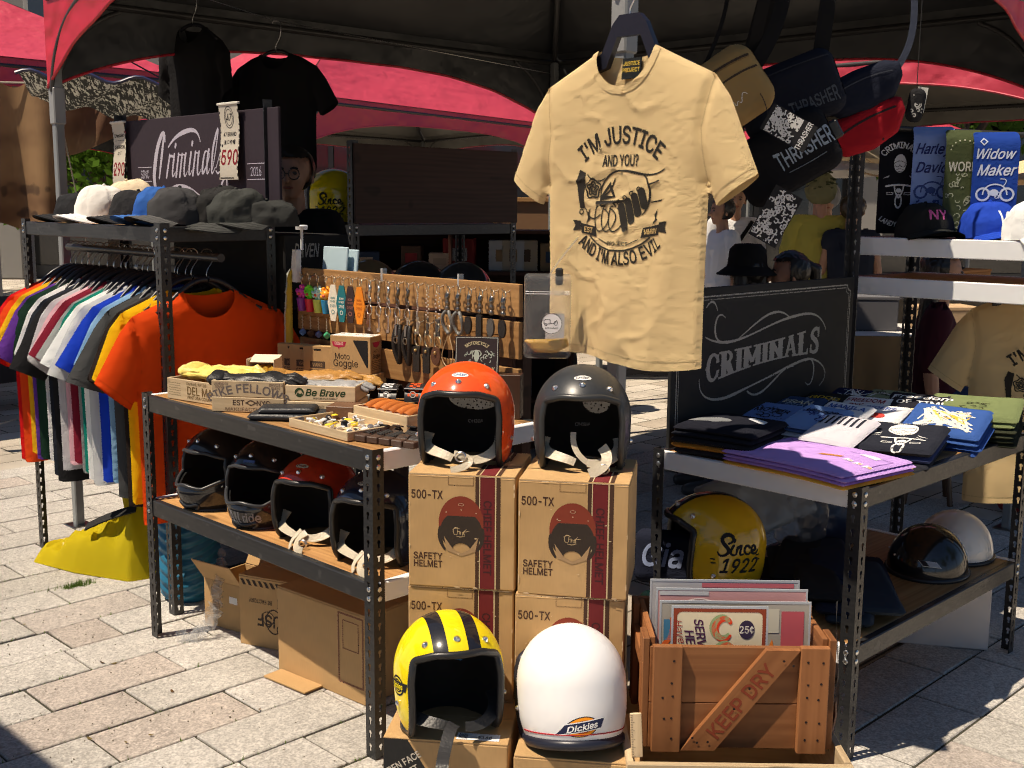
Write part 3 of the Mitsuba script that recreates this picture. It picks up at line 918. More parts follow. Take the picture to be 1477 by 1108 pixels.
# two lower cartons in front
MF1 = frame([1.546, 1.96, 0], [.617, -.787, 0], [0, 0, 1])
k = thing('flat_carton', 'plain brown carton with black corner panel under the yellow striped helmet', 'box')
carton(k, MF1, .293, .28, .26)
F = onframe(MF1)
part(k, 'corner_panel', paint(Polygon([(.001, .278), (.058, .278), (.10, .21), (.001, .03)]), F), 'matte', (0.02, 0.02, 0.02))
part(k, 'corner_lettering', paint(join(rot2(text('OPEN FACE', .016, .85, True), 33, (.044, .218)), rot2(text('HELMET', .016, .85, True), 33, (.052, .192))), onframe(MF1, .0014)), 'matte', (0.55, 0.5, 0.42))
tp = frame(MF1[:3, 3] + [0, 0, .28], MF1[:3, 0], -MF1[:3, 2])
part(k, 'address_label', paint(sbox(.17, .012, .27, .045), onframe(tp, .0008)), 'matte', (0.75, 0.76, 0.78))
part(k, 'label_print', paint(join(text('$188', .012, .8, True, (.236, .026)), tri(unary_union([sbox(.175 + i * .003, .016, .1765 + i * .003, .04) for i in range(7)]))), onframe(tp, .0014)), 'matte', BLK)
MF2 = frame([1.715, 1.70, 0], [.60, -.80, 0], [0, 0, 1])
k = thing('flat_carton', 'plain brown carton under the white helmet', 'box')
carton(k, MF2, .285, .27, .26)

# cartons under the left table
def usf(M):
    o, st = unary_union([Polygon([(x, .236), (x + .012, .236), (x + .024, .216), (x + .012, .216)]) for x in np.arange(.008, .2, .024)]), []
    ring = unary_union([ell(.032, .042, (.145, .10)).exterior.buffer(.0022), ell(.026, .022, (.12, .11)).exterior.buffer(.0016)])
    nuc = ell(.018, .018, (.175, .075)).exterior.buffer(.002).union(unary_union([ell(.006, .006, (.175 + .009 * math.cos(a), .075 + .009 * math.sin(a))) for a in (1.57, 3.67, 5.76)]))
    return join(tri(o), tri(ring), tri(nuc), rot2(text('USF', .042, .9, True), 180, (.125, .10)), rot2(text('BE FACTORY', .014, .8, True), 180, (.09, .165)), tri(unary_union([sbox(.16 + i * .005, .15, .162 + i * .005, .185) for i in range(8)])))


MU = frame([1.985, 3.30, 0], nrm([.35, -.94, 0]), ez)
k = thing('storage_carton', 'brown carton with hazard stripes and upside down lettering under the table', 'box')
carton(k, MU, .225, .25, .22)
part(k, 'print', paint(usf(MU), onframe(MU)), 'matte', (0.05, 0.035, 0.025))
MU2 = frame([1.955, 3.02, 0], nrm([.08, -1, 0]), ez)
k = thing('storage_carton', 'big plain brown carton under the table nearest its front post', 'box')
carton(k, MU2, .42, .285, .30)
part(k, 'printed_frame', paint(sbox(.30, .05, .41, .27).exterior.buffer(.003).union(sbox(.32, .16, .39, .25).exterior.buffer(.0015)), onframe(MU2)), 'matte', (0.2, 0.09, 0.05))
part(k, 'fallen_flap', mv(bx([0.0, 0, .002], [.20, .006, .075], .001), frame([1.955, 3.0, .004], nrm([.1, -1, 0]), ez)), 'cardboard')
MU3 = frame([2.0, 3.56, 0], nrm([.2, -.98, 0]), ez)
k = thing('storage_carton', 'open brown carton with folded flaps beside the blue sack', 'box')
for lo, hi in (([0, 0, -.004], [.2, .17, 0]), ([0, 0, -.2], [.2, .17, -.196]), ([0, 0, -.195], [.004, .17, -.005]), ([.196, 0, -.195], [.2, .17, -.005]), ([.004, .0, -.195], [.196, .005, -.005])):
    part(k, 'side', mv(bx(lo, hi, .001), MU3), 'cardboard')
for a, pv in ((.6, 0), (-.5, -.2)):
    g = bx([.003, 0, -.002], [.197, .10, .002], .001)
    part(k, 'flap', mv(mv(g, trimesh.transformations.rotation_matrix(a, [1, 0, 0])), MU3 @ trimesh.transformations.translation_matrix([0, .172, pv])), 'cardboard')
part(k, 'sticker', paint(sbox(.13, .10, .17, .125), onframe(MU3)), 'matte', (0.7, 0.7, 0.68))

# white carton under the right shelf
MW = frame([3.64, 1.725, 0], nrm([.45, -.70, 0]), ez)
k = thing('white_carton', 'tall white carton on the paving under the right shelf', 'box')
part(k, 'body', mv(bx([0, 0, -.32], [.30, .262, 0], .003), MW), 'matte', (0.62, 0.58, 0.55))
part(k, 'lid', mv(bx([-.002, .262, -.322], [.302, .27, .002], .002), MW), 'matte', (0.66, 0.62, 0.6))
# ================================================================== helmets
HA, HB, HCZ, HLO = .122, .142, .130, .165
ZC = .122                      # height of the shell's widest level above the base


def shell_map(v, k=1.0, chin=0.0):
    """The unit sphere's points carried onto a helmet shell (local x right, y forward, z up, widest level at 0)."""
    v = v / np.linalg.norm(v, axis=1, keepdims=True)
    up = v[:, 2] >= 0
    rho = np.hypot(v[:, 0], v[:, 1])
    t = np.clip(-v[:, 2], 0, 1)
    r2 = np.where(up, rho, (1 - t ** 3) ** (1 / 3))
    s = r2 / np.maximum(rho, 1e-9)
    p = np.c_[HA * v[:, 0] * s, HB * v[:, 1] * s, np.where(up, HCZ * v[:, 2], -HLO * t)] * k
    if chin:
        p[:, 1] += chin * np.clip(v[:, 1], 0, 1) ** 2 * np.clip(-p[:, 2] / .06, 0, 1)
    return p


def shell_g(p):
    rho = np.hypot(p[:, 0] / HA, p[:, 1] / HB)
    return np.where(p[:, 2] >= 0, np.sqrt(rho ** 2 + (p[:, 2] / HCZ) ** 2), (rho ** 3 + np.abs(p[:, 2] / HLO) ** 3) ** (1 / 3))


def manif(m):
    return m3.Manifold(m3.Mesh(np.asarray(m.vertices, np.float32), np.asarray(m.faces, np.uint32)))


_ico = trimesh.creation.icosphere(5)
_hc = {}


def prism(poly, y0, y1):
    """A prism along y over a polygon in x, z."""
    return extr(poly, frame([0, y1, 0], [1, 0, 0], [0, 0, 1]), y1 - y0)


def shell_base(style):
    if style in _hc:
        return _hc[style]
    chin = .035 if style == 'full' else 0.0
    out = trimesh.Trimesh(shell_map(_ico.vertices, 1, chin), _ico.faces, process=False)
    inn = trimesh.Trimesh(shell_map(_ico.vertices, .9, chin), _ico.faces, process=False)
    M = manif(out) - manif(inn)
    bot = {'half': -.012}.get(style, -ZC)
    M = M - manif(bx([-1, -1, -1], [1, 1, bot]))
    if style == 'open':
        op = Polygon([(-.099, .005), (-.092, .050), (-.05, .066), (.05, .066), (.092, .050), (.099, .005), (.093, -.2), (-.093, -.2)]).buffer(.012, quad_segs=6).buffer(-.012)
        M = M - manif(prism(op, .018, .4))
    elif style == 'full':
        op = Polygon([(-.105, -.02), (-.098, .045), (-.05, .062), (.05, .062), (.098, .045), (.105, -.02), (.06, -.048), (.0, -.036), (-.06, -.048)]).buffer(.015, quad_segs=6).buffer(-.015)
        M = M - manif(prism(op, .03, .4))
    m = M.to_mesh()
    m = trimesh.Trimesh(m.vert_properties[:, :3], m.tri_verts, process=True)
    q = A(m.vertices)
    if chin:
        vv = np.clip(q[:, 1] / HB, 0, 1)
        q = q - np.c_[0 * vv, chin * vv ** 2 * np.clip(-q[:, 2] / .06, 0, 1) * .8, 0 * vv]
    g = shell_g(q)[m.faces]
    fo = np.all(g > (.965 if not chin else .955), axis=1)
    ok = lambda f: trimesh.Trimesh(m.vertices, m.faces[f], process=False)
    outer, inner = ok(fo), ok(~fo)
    for x in (outer, inner):
        x.remove_unreferenced_vertices()
    outer.merge_vertices(digits_vertex=5)
    loops = [L for L in ring_loops(outer) if len(L) > 40]
    loops = [smooth_loop(resample(L, 180), it=5) for L in loops]
    _hc[style] = (outer, inner, loops)
    return _hc[style]


def shell_at(x, z, front=1):
    """A point of the shell at x, z with its outward normal."""
    q = 1 - (x / HA) ** 2 - (max(z, 0) / HCZ) ** 2
    y = front * HB * math.sqrt(max(q, 0))
    return A([x, y, z]), nrm([x / HA ** 2, y / HB ** 2, z / HCZ ** 2 + 1e-9])


def stud(p, n, r=.006):
    M = frame(p, np.cross(n, [0.3, .2, .9]), w=n)
    M = frame(p, M[:3, 0], np.cross(n, M[:3, 0]))
    return mv(lathe([[0, 0], [r * 1.25, 0], [r * 1.25, r * .35], [r * .9, r * .6], [r * .55, r * 1.15], [0, r * 1.25]], 14), M)


CHROME = (0.85, 0.85, 0.86)


def helmet(label, M, col, m='gloss', style='open', trim=(0.018, 0.018, 0.019), pad=None, straps=None, badge=None, studs=True, scale=1.0, lining=(0.014, 0.014, 0.015), trim_r=.0085, group=None):
    """M: frame of the base's middle. Returns the key and the shell's frame (its origin at the widest level)."""
    k = thing('motorcycle_helmet', label, 'helmet', group)
    S = np.eye(4); S[:3, :3] *= scale
    S = M @ S
    outer, inner, loops = shell_base(style)
    up = .012 if style == 'half' else ZC
    Tm = S @ trimesh.transformations.translation_matrix([0, 0, up])
    part(k, 'shell', mv(outer, Tm), m, col, smooth=True)
    part(k, 'lining', mv(inner, Tm), 'matte', lining, smooth=50)
    for L in loops:
        part(k, 'rubber_trim', mv(tube(L, trim_r, 9, closed=True), Tm), 'satin', trim, smooth=60)
    if studs:
        for x, z in ((-.066, .082), (0, .094), (.066, .082)):
            p, n = shell_at(x, z)
            part(k, 'snap_stud', mv(stud(p, n), Tm), 'metal', CHROME, smooth=50)
        for s in (-1, 1):
            p = A([s * HA * .985, .028, -.055])
            part(k, 'strap_rivet', mv(stud(p, A([s, .1, 0]), .005), Tm), 'metal', CHROME, smooth=50)
    if badge:
        p, n = shell_at(0, .108)
        F = frame(p + n * .05, [-1, 0, 0], np.cross(n, [-1, 0, 0]))
        om = mv(outer, Tm)
        fn = onmesh(om, Tm @ F, .001)
        part(k, 'badge', paint(ell(.021, .0085), fn, .006), 'satin', badge[0])
        part(k, 'badge_lettering', paint(text(badge[1], .0072, 1.1, True), onmesh(om, Tm @ F, .0018), .006), 'matte', badge[2])
    if pad:
        im = mv(inner, Tm)
        F = Tm @ frame([pad[1], .20, pad[2]], [-1, 0, 0], [0, 0, 1])
        sh_ = affinity.scale(Point(0, 0).buffer(1, quad_segs=10), pad[3], pad[4])
        hol = unary_union([Point(x + rng.normal(0, .003), z + rng.normal(0, .003)).buffer(rng.uniform(.0012, .0028)) for x in np.arange(-.07, .07, .011) for z in np.arange(-.04, .04, .010)])
        part(k, 'crown_pad', paint(sh_.difference(hol), onmesh(im, F, .0015), .01), 'matte', pad[0])
        part(k, 'liner_lettering', paint(text('CHIEF', .008, 1.2, True), onmesh(im, Tm @ frame([0, .2, -.045], [-1, 0, 0], [0, 0, 1]), .0015), .01), 'matte', (0.35, 0.35, 0.35))
    if straps:
        c = straps.get('col', (0.62, 0.56, 0.45))
        for s in (-1, 1):
            pts = spline([[s * .094, .02, -.05], [s * .088, .060, -.078], [s * .055, .088, -.092 + .006 * s], [s * .015, .097, -.098]], 16)
            part(k, 'chin_strap', mv(ribbon(pts, [0, .8, .6 if s > 0 else .5], np.linspace(.034, .020, 16), .003), Tm), 'leather', c)
        for pts, w in straps.get('tails', []):
            part(k, 'strap_tail', mv(ribbon(spline(pts, 20), straps.get('nor', [.2, 1, .4]), w, .0025), Tm), 'leather', straps.get('tailcol', c))
        d = straps.get('ring')
        if d:
            th = np.linspace(0, 2 * np.pi, 20, endpoint=False)
            for o in (0, .006):
                part(k, 'd_ring', mv(tube(np.c_[d[0] + .013 * np.cos(th), np.full(20, d[1] + o), d[2] + .012 * np.sin(th)], .0016, 6, closed=True), Tm), 'metal', CHROME, smooth=60)
    return k, Tm, mv(outer, Tm)


CREAMY = (0.50, 0.44, 0.33)
ORANGE = (0.78, 0.085, 0.012)
SIDE = lambda Tm, s, y, z, w=.3: Tm @ frame([s * w, y, z], [0, -s if s < 0 else s, 0], [0, 0, 1])


helmet('glossy orange open face helmet on the left carton stack', yawf([1.925, 2.088, .859], 216), ORANGE, pad=((0.80, 0.79, 0.76), 0, .020, .066, .034),
       straps=dict(col=CREAMY, tails=[([[.0, .095, -.09], [-.03, .115, -.105], [-.002, .13, -.117], [.012, .135, -.119]], .017), ([[.01, .1, -.085], [-.01, .112, -.088], [-.02, .108, -.105]], .014)], ring=(-.008, .108, -.09)), badge=((0.8, 0.8, 0.78), 'CHIEF', (0.05, 0.12, 0.3)))
helmet('matte black open face helmet on the right carton stack', yawf([2.108, 1.858, .859], 221), (0.030, 0.033, 0.037), 'satin', pad=((0.80, 0.79, 0.76), -.035, .020, .036, .034),
       straps=dict(col=CREAMY, tails=[([[-.05, .085, -.06], [-.062, .11, -.085], [-.02, .135, -.117]], .026), ([[.02, .06, -.03], [.01, .085, -.075], [-.02, .095, -.1]], .014)], ring=(-.055, .115, -.108)), badge=((0.8, 0.8, 0.78), 'CHIEF', (0.02, 0.02, 0.02)), trim=(0.03, 0.032, 0.034))
# yellow with two black stripes
YEL, SBLK = (0.80, 0.62, 0.004), (0.012, 0.012, 0.016)


def stripes(k, om, Tm, xs, col, ph0=30, ph1=200):
    for a, b in xs:
        u, v = np.meshgrid(np.linspace(math.radians(ph0), math.radians(ph1), 70), np.linspace(a, b, 6), indexing='ij')
        s = np.sqrt(1 - (v / HA) ** 2)
        lo = np.sin(u) < 0
        p = np.c_[v.ravel(), (np.cos(u) * s * HB).ravel(), np.where(lo, np.sin(u) * .8, np.sin(u) * s * HCZ).ravel()]
        low = p[:, 2] < 0
        p[low, 2] = -(u.ravel()[low] - np.pi) * .15
        if low.any():
            rr = (1 - np.clip(np.abs(p[low, 2]) / HLO, 0, 1) ** 3) ** (1 / 3)
            p[low, 1] = -HB * np.sqrt(np.maximum(rr ** 2 - (p[low, 0] / HA) ** 2, 0))
        p *= 1.006
        i, j = np.meshgrid(np.arange(69), np.arange(5), indexing='ij')
        q = (i * 6 + j).ravel()
        part(k, 'stripe', mv((p, np.vstack([np.c_[q, q + 6, q + 7], np.c_[q, q + 7, q + 1]])), Tm), 'gloss', col, smooth=True)


def wing_logo(s=1.0):
    """An oval badge with a slanted bar across it: shapes for the disc, rim, bar."""
    disc = ell(.028, .020)
    bar = Polygon([(-.040, -.010), (.036, -.007), (.044, .012), (-.030, .009)])
    return disc, bar


k, Tm, om = helmet('yellow open face helmet with two black stripes on the front left carton', yawf([1.697, 1.896, .287], 240, -6, 0), YEL, straps=dict(col=(0.02, 0.02, 0.02), tails=[([[.01, .10, -.09], [.035, .15, -.10], [.05, .185, -.118], [.062, .222, -.128], [.066, .232, -.20], [.066, .236, -.25]], .026)], nor=[.3, 1, .5], tailcol=(0.03, 0.03, 0.032)), scale=1.06)
stripes(k, om, Tm, ((-.052, -.022), (.022, .052)), SBLK)
F = Tm @ frame([.3, .030, -.015], [0, 1, 0], [0, 0, 1])
disc, bar = wing_logo()
part(k, 'side_emblem', paint(disc.exterior.buffer(.002).union(ell(.02, .013).exterior.buffer(.0012)).difference(bar), onmesh(om, F, .0012), .006), 'matte', SBLK)
part(k, 'emblem_bar', paint(bar, onmesh(om, F, .0016), .006), 'matte', SBLK)
part(k, 'emblem_lettering', paint(rot2(text('Dickies', .012, .95, True, slant=.2), 4), onmesh(om, F, .0022), .006), 'matte', YEL)
part(k, 'blue_sticker', mv(bx([-.010, 0, -.012], [.010, .001, .012]), Tm @ frame([-.045, -.10, .0], [1, 0, .2], [0, 1, 0])), 'matte', (0.1, 0.3, 0.6))
# white helmet seen from behind
k, Tm, om = helmet('white helmet seen from behind on the front right carton', yawf([1.866, 1.655, .280], 62, 17, 3), (0.80, 0.80, 0.81), scale=1.03, trim=(0.015, 0.017, 0.03), trim_r=.013)
w_ = Tm[:3, :3].T @ A([-1, -1, .30]); w_ = nrm(w_)
o_ = A([.035, -.30, -.075])
F = Tm @ frame(o_, [1, .35, .12], [-.12, 0, 1])
disc, bar = wing_logo()
part(k, 'emblem_rim', paint(disc.buffer(.002), onmesh(om, F, .001), .006), 'matte', (0.02, 0.02, 0.03))
part(k, 'emblem_disc', paint(disc, onmesh(om, F, .0016), .006), 'matte', (0.85, 0.30, 0.01))
part(k, 'emblem_ring', paint(ell(.019, .0125).exterior.buffer(.0012), onmesh(om, F, .0022), .006), 'matte', (0.25, 0.03, 0.01))
part(k, 'emblem_bar_edge', paint(bar.buffer(.0022), onmesh(om, F, .0025), .006), 'matte', (0.8, 0.8, 0.8))
part(k, 'emblem_bar', paint(bar, onmesh(om, F, .0031), .006), 'matte', (0.015, 0.02, 0.06))
part(k, 'emblem_lettering', paint(rot2(text('Dickies', .0125, .95, True, slant=.2), 4), onmesh(om, F, .0038), .006), 'matte', (0.85, 0.85, 0.85))
p_ = [shell_map(A([[math.sin(a), -math.cos(a), 0.0]]), 1.004)[0] for a in np.linspace(-1.5, 1.5, 40)]
hs = A([[math.sin(a), -math.cos(a)] for a in np.linspace(-1.6, 1.6, 50)])
pin = np.c_[HA * hs[:, 0] * .855, HB * hs[:, 1] * .855, np.full(50, -.099)]
rr = (1 - (.099 / HLO) ** 3) ** (1 / 3)
pin[:, 0], pin[:, 1] = HA * hs[:, 0] * rr * 1.003, HB * hs[:, 1] * rr * 1.003
part(k, 'red_pinstripe', mv(tube(pin, .0016, 6), Tm), 'satin', (0.45, 0.02, 0.03), smooth=60)
part(k, 'rear_rivet', mv(stud(A([-.01, -HB * .86, -.118]), A([0, -1, 0]), .005), Tm), 'metal', CHROME)

# helmets on the left table's lower shelf
def strap_set(c):
    return dict(col=c, tails=[([[-.02, .095, -.085], [-.01, .13, -.105], [-.03, .16, -.116], [-.05, .165, -.118]], .022), ([[.0, .09, -.08], [.015, .12, -.11], [.0, .15, -.119]], .012)], ring=(-.03, .13, -.108))


helmet('glossy red open face helmet on the lower shelf', yawf([1.965, 2.80, .497], 203), (0.55, 0.035, 0.012), straps=strap_set(CREAMY), badge=((0.62, 0.55, 0.4), 'CHIEF', (0.2, 0.02, 0.02)), scale=1.02)
helmet('glossy dark blue open face helmet nearest the front post on the lower shelf', yawf([1.965, 2.505, .497], 206), (0.012, 0.016, 0.035), straps=strap_set(CREAMY), badge=((0.62, 0.58, 0.48), 'CHIEF', (0.02, 0.02, 0.05)), scale=1.02)
for lab, y, a in (('black full face helmet with gothic chin lettering on the lower shelf', 3.075, 205), ('plain black full face helmet leftmost on the lower shelf', 3.36, 190)):
    k, Tm, om = helmet(lab, yawf([1.975, y, .497], a), (0.011, 0.011, 0.013), style='full', scale=1.04, trim=(0.03, 0.032, 0.036), trim_r=.006)
    if y < 3.2:
        F = Tm @ frame([.0, .4, -.082], [-1, 0, 0], [0, 0, 1])
        part(k, 'chin_lettering', paint(join(text('All', .036, .8, True, (-.028, 0), slant=.1), text('ride', .03, .7, True, (.030, 0), slant=.1)), onmesh(om, F, .001), .006), 'satin', (0.22, 0.22, 0.24))
        p, n = shell_at(0, .075)
        part(k, 'visor_peak', mv(bx([-.02, -.005, 0], [.02, .0, .012], .002), Tm @ frame(p, [1, 0, 0], [0, n[1], n[2]])), 'gloss', (0.02, 0.05, 0.2))

# yellow helmet with the year on the right shelf, and the same on the rack behind
SINCE = [([-.062, .030], [-.050, .046], [-.062, .052], [-.078, .042], [-.070, .026], [-.060, .012], [-.074, .0], [-.088, .008]), ([-.048, .026], [-.052, .004], [-.044, .002]), ([-.036, .022], [-.040, .004]), ([-.038, .016], [-.026, .024], [-.028, .004], [-.020, .004]), ([-.002, .02], [-.012, .024], [-.016, .01], [-.006, .003], [.0, .006]), ([.006, .012], [.016, .018], [.010, .024], [.004, .012], [.012, .003], [.024, .010]), ([-.046, .036], [-.044, .040])]


def since_marks(k, om, Tm, s, z=-.005):
    F = Tm @ frame([s * .3, -.035, z], [0, -1 if s < 0 else 1, 0], [0, 0, 1])
    ws = [[.004, .008, .010, .009, .010, .009, .006, .004]] + [[.007, .005]] * 6
    g = unary_union([affinity.translate(brush(a, w, 24), .03, .004) for a, w in zip(SINCE, ws)])
    part(k, 'lettering', paint(g, onmesh(om, F, .0012), .008), 'matte', SBLK)
    part(k, 'year', paint(text('1922', .036, .85, True, (.005, -.022), slant=.22), onmesh(om, F, .0012), .008), 'matte', SBLK)
    part(k, 'dash_marks', paint(unary_union([sbox(x, y, x + .012, y + .004) for x, y in ((-.075, -.008), (-.073, -.018), (.05, .0), (.053, -.012))]), onmesh(om, F, .0012), .008), 'matte', SBLK)


k, Tm, om = helmet('yellow open face helmet reading Since 1922 on the right lower shelf', yawf([2.855, 1.985, .327], 143, -4), (0.66, 0.40, 0.012), scale=1.20, trim=(0.015, 0.015, 0.015))
stripes(k, om, Tm, ((-.017, .017),), SBLK)
since_marks(k, om, Tm, -1)
k, Tm, om = helmet('yellow helmet with one dark stripe on the rack behind the counter', yawf([3.40, 4.66, 1.408], 120), YEL, scale=1.05)
stripes(k, om, Tm, ((-.020, .020),), (0.012, 0.014, 0.04))
since_marks(k, om, Tm, -1, -.04)
for lab, x, y, c, m in (('glossy black half helmet on the right lower shelf', 3.53, 1.585, (0.008, 0.008, 0.009), 'gloss'), ('cream white half helmet behind the black one', 3.765, 1.60, (0.66, 0.63, 0.58), 'gloss')):
    k, Tm, om = helmet(lab, yawf([x, y, .33], 200), c, m, style='half', studs=False, scale=1.04, trim=(0.02, 0.02, 0.022), trim_r=.008)
    for a in (.9, 1.5, 2.2):
        p = shell_map(A([[math.sin(a), math.cos(a), .35]]), 1.0)[0]
        part(k, 'snap_stud', mv(stud(p, nrm(p), .004), Tm), 'metal', CHROME)
for lab, x, y, c in (('tan helmet behind the keychain board', 2.85, 3.67, (0.20, 0.115, 0.05)), ('black helmet with strap behind the keychain board', 2.95, 3.48, (0.012, 0.012, 0.013)), ('dark helmet with wire frame behind the keychain board', 3.03, 3.31, (0.022, 0.021, 0.02))):
    k, Tm, om = helmet(lab, yawf([x, y, 1.14], 60), c, 'gloss', style='half', studs=False, scale=1.0)
    for q in (-.02, .0, .02):
        part(k, 'goggle_strap', mv(tube(np.c_[HA * 1.02 * np.sin(np.linspace(-1.5, 1.5, 24)), -HB * 1.02 * np.cos(np.linspace(-1.5, 1.5, 24)), np.full(24, .035 + q * .5)], .0022, 5), Tm), 'satin', (0.2, 0.2, 0.2) if 'tan' not in lab else c)
# a plain low bench for those three
k = thing('display_bench', 'dark bench behind the keychain board carrying three helmets', 'bench')
part(k, 'top', bx([2.68, 3.1, 1.11], [3.2, 3.9, 1.138], .003), 'wood_dark', uv=None) if False else wood_part(k, 'top', [2.66, 3.08, 1.10], [3.22, 3.92, 1.128], 1, 'wood_dark')
for x in (2.70, 3.18):
    for y in (3.12, 3.88):
        wood_part(k, 'leg', [x - .025, y - .025, 0], [x + .025, y + .025, 1.099], 2, 'wood_dark')

# ================================================================== t-shirts
TEE = dict(nk=.092, nkz=.785, sh=.268, shz=.705, co=.405, coz=.475, ci=.285, ciz=.395, ar=.26, arz=.445, hm=.256, fd=.095, bd=.022)


def tee_sheet(P, front, s, L=1.0, skew=0.0):
    n = 9
    d = P['fd'] if front else P['bd']
    neck = [(P['nk'] * math.cos(a), P['nkz'] - d * math.sin(a)) for a in np.linspace(0, math.pi, n + 6)]
    R = [(P['hm'], 0), (P['hm'] * 1.0, .2), (P['ar'], P['arz']), (P['ci'], P['ciz']), (P['co'], P['coz']), (P['sh'] + .045, P['shz'] - .055), (P['sh'], P['shz']), (P['sh'] * .65, P['shz'] + .042)]
    pts = R + neck + [(-x, y) for x, y in R[::-1]]
    poly = Polygon(pts).buffer(0.006, quad_segs=3).buffer(-0.006)
    side = [R[0], R[1], R[2], R[3]]
    top = [R[4], R[5], R[6], R[7], neck[0]]
    closed = unary_union([LineString(side), LineString(top), LineString([(-x, y) for x, y in side]), LineString([(-x, y) for x, y in top])])
    return poly, closed, neck


def tee(name, label, M, col, P=TEE, s=.02, th=.075, amp=.012, seed=0, group=None, hemline=True, collar=True, m='cloth', vfold=1.0):
    k = thing(name, label, 't-shirt', group)
    fns = {}
    armh = unary_union([LineString([(q_ * P['ar'], P['arz']), (q_ * (P['ar'] - .015), P['arz'] + .13), (q_ * P['sh'], P['shz'])]) for q_ in (-1, 1)])
    for front in (True, False):
        poly, closed, neck = tee_sheet(P, front, s)
        p, t = grid_poly(poly, s)
        sg = 1 if front else -1

        def depth(q, sg=sg, closed=closed):
            d = edge_dist(q, closed)
            w = np.clip(d / .12, 0, 1)
            h = th / 2 * np.sqrt(np.maximum(1 - (1 - w) ** 2, 0))
            low = np.clip(1.15 - q[:, 1] / .6, .15, 1)
            a = meshkit.fbm(np.c_[q[:, 0] * 9, q[:, 1] * 1.6, np.full(len(q), seed * 5.3 + sg)], 3, seed) - .5
            b = meshkit.fbm(np.c_[q[:, 0] * 5 + q[:, 1] * 7, q[:, 1] * 6 - q[:, 0] * 4, np.full(len(q), seed * 2.1)], 3, seed + 5) - .5
            c = np.sin(q[:, 0] * 34 + 3 * a + seed) * np.clip(q[:, 1] * -2 + 1, 0, 1)
            e_ = meshkit.fbm(np.c_[q[:, 0] * 6 + q[:, 1] * 5, q[:, 1] * 11 - q[:, 0] * 5, np.full(len(q), seed * 1.7 + 9 * sg)], 2, seed + 8)
            cr_ = np.maximum(1 - np.abs(2 * e_ - 1) * 2.2, 0) ** 5 * np.clip(meshkit.noise(np.c_[q * 5, np.full(len(q), seed)], 3) * 3 - 1.1, 0, 1)
            f = amp * (3.0 * vfold * a * low + .6 * b * (.5 + .5 * low) + .22 * c + .26 * cr_)
            arm = edge_dist(q, armh)
            return sg * (h - .011 * np.exp(-(arm / .013) ** 2) * (w > .02) * th / .055) + f * np.clip(w * 1.6, 0, 1) * (1 if sg > 0 else .8)
        sag = lambda q: (.010 * np.sin(q[:, 0] * 13 + seed) - .008 * (1 - (q[:, 0] / .26) ** 2)) * np.clip(1 - q[:, 1] / .25, 0, 1)
        fn = lambda q, off=0.0, depth=depth: M[:3, 3] + q[:, :1] * M[:3, 0] + (q[:, 1] + sag(q))[:, None] * M[:3, 1] + (depth(q) + off)[:, None] * M[:3, 2]
        fns[front] = fn
        part(k, 'front' if front else 'back', trimesh.Trimesh(fn(p), t, process=False), m, col, smooth=True)
        if collar:
            L = LineString(neck)
            rib = L.buffer(.019, cap_style=2).intersection(poly.buffer(.001))
            if not rib.is_empty:
                part(k, 'collar_rib', paint(rib, lambda q, fn=fn, sg=sg: fn(q, sg * .0022), .012), m, col)
        if hemline:
            lines = [LineString([(-P['hm'], .022), (P['hm'], .022)])] + [LineString([(x * P['ci'] - x * .006, P['ciz'] + .02), (x * P['co'] - x * .006, P['coz'] + .02)]) for x in (-1, 1)]
            lines += [LineString([(x * P['ar'], P['arz']), (x * (P['ar'] - .015), .58), (x * P['sh'], P['shz'])]) for x in (-1, 1)]
            for g in lines:
                part(k, 'seam', paint(g.buffer(.0016, cap_style=2).intersection(poly.buffer(-.002)), lambda q, fn=fn, sg=sg: fn(q, sg * .0012), .015), m, A(lin(col)) * .85)
    return k, fns


def hanger(label, M, z, span=.20, drop=.075, hook=.13, group=None, col=(0.012, 0.013, 0.02), r=.0075, tilt=0):
    """A plastic hanger in the plane of M whose shoulder peak lies z up."""
    k = thing('clothes_hanger', label, 'hanger', group)
    f = lambda q: M[:3, 3] + q[:, :1] * M[:3, 0] + q[:, 1:2] * M[:3, 1] + q[:, 2:] * M[:3, 2]
    for s in (-1, 1):
        pts = spline([[s * .004, z, 0], [s * .035, z - .004, 0], [s * .09, z - .032, 0], [s * span, z - drop, .02]], 16)
        part(k, 'arm', tube(f(pts), np.linspace(r * 1.25, r * .8, 16), 8), 'satin', col, smooth=60)
    pts = spline([[0, z, 0], [0, z + .03, 0], [.012, z + .05, 0], [.026, z + hook - .045, 0], [.020, z + hook - .018, 0], [0, z + hook - .01, 0], [-.02, z + hook - .022, 0]], 30)
    part(k, 'hook', tube(f(pts), .0019, 6), 'metal', (0.6, 0.6, 0.6), smooth=60)
    return k


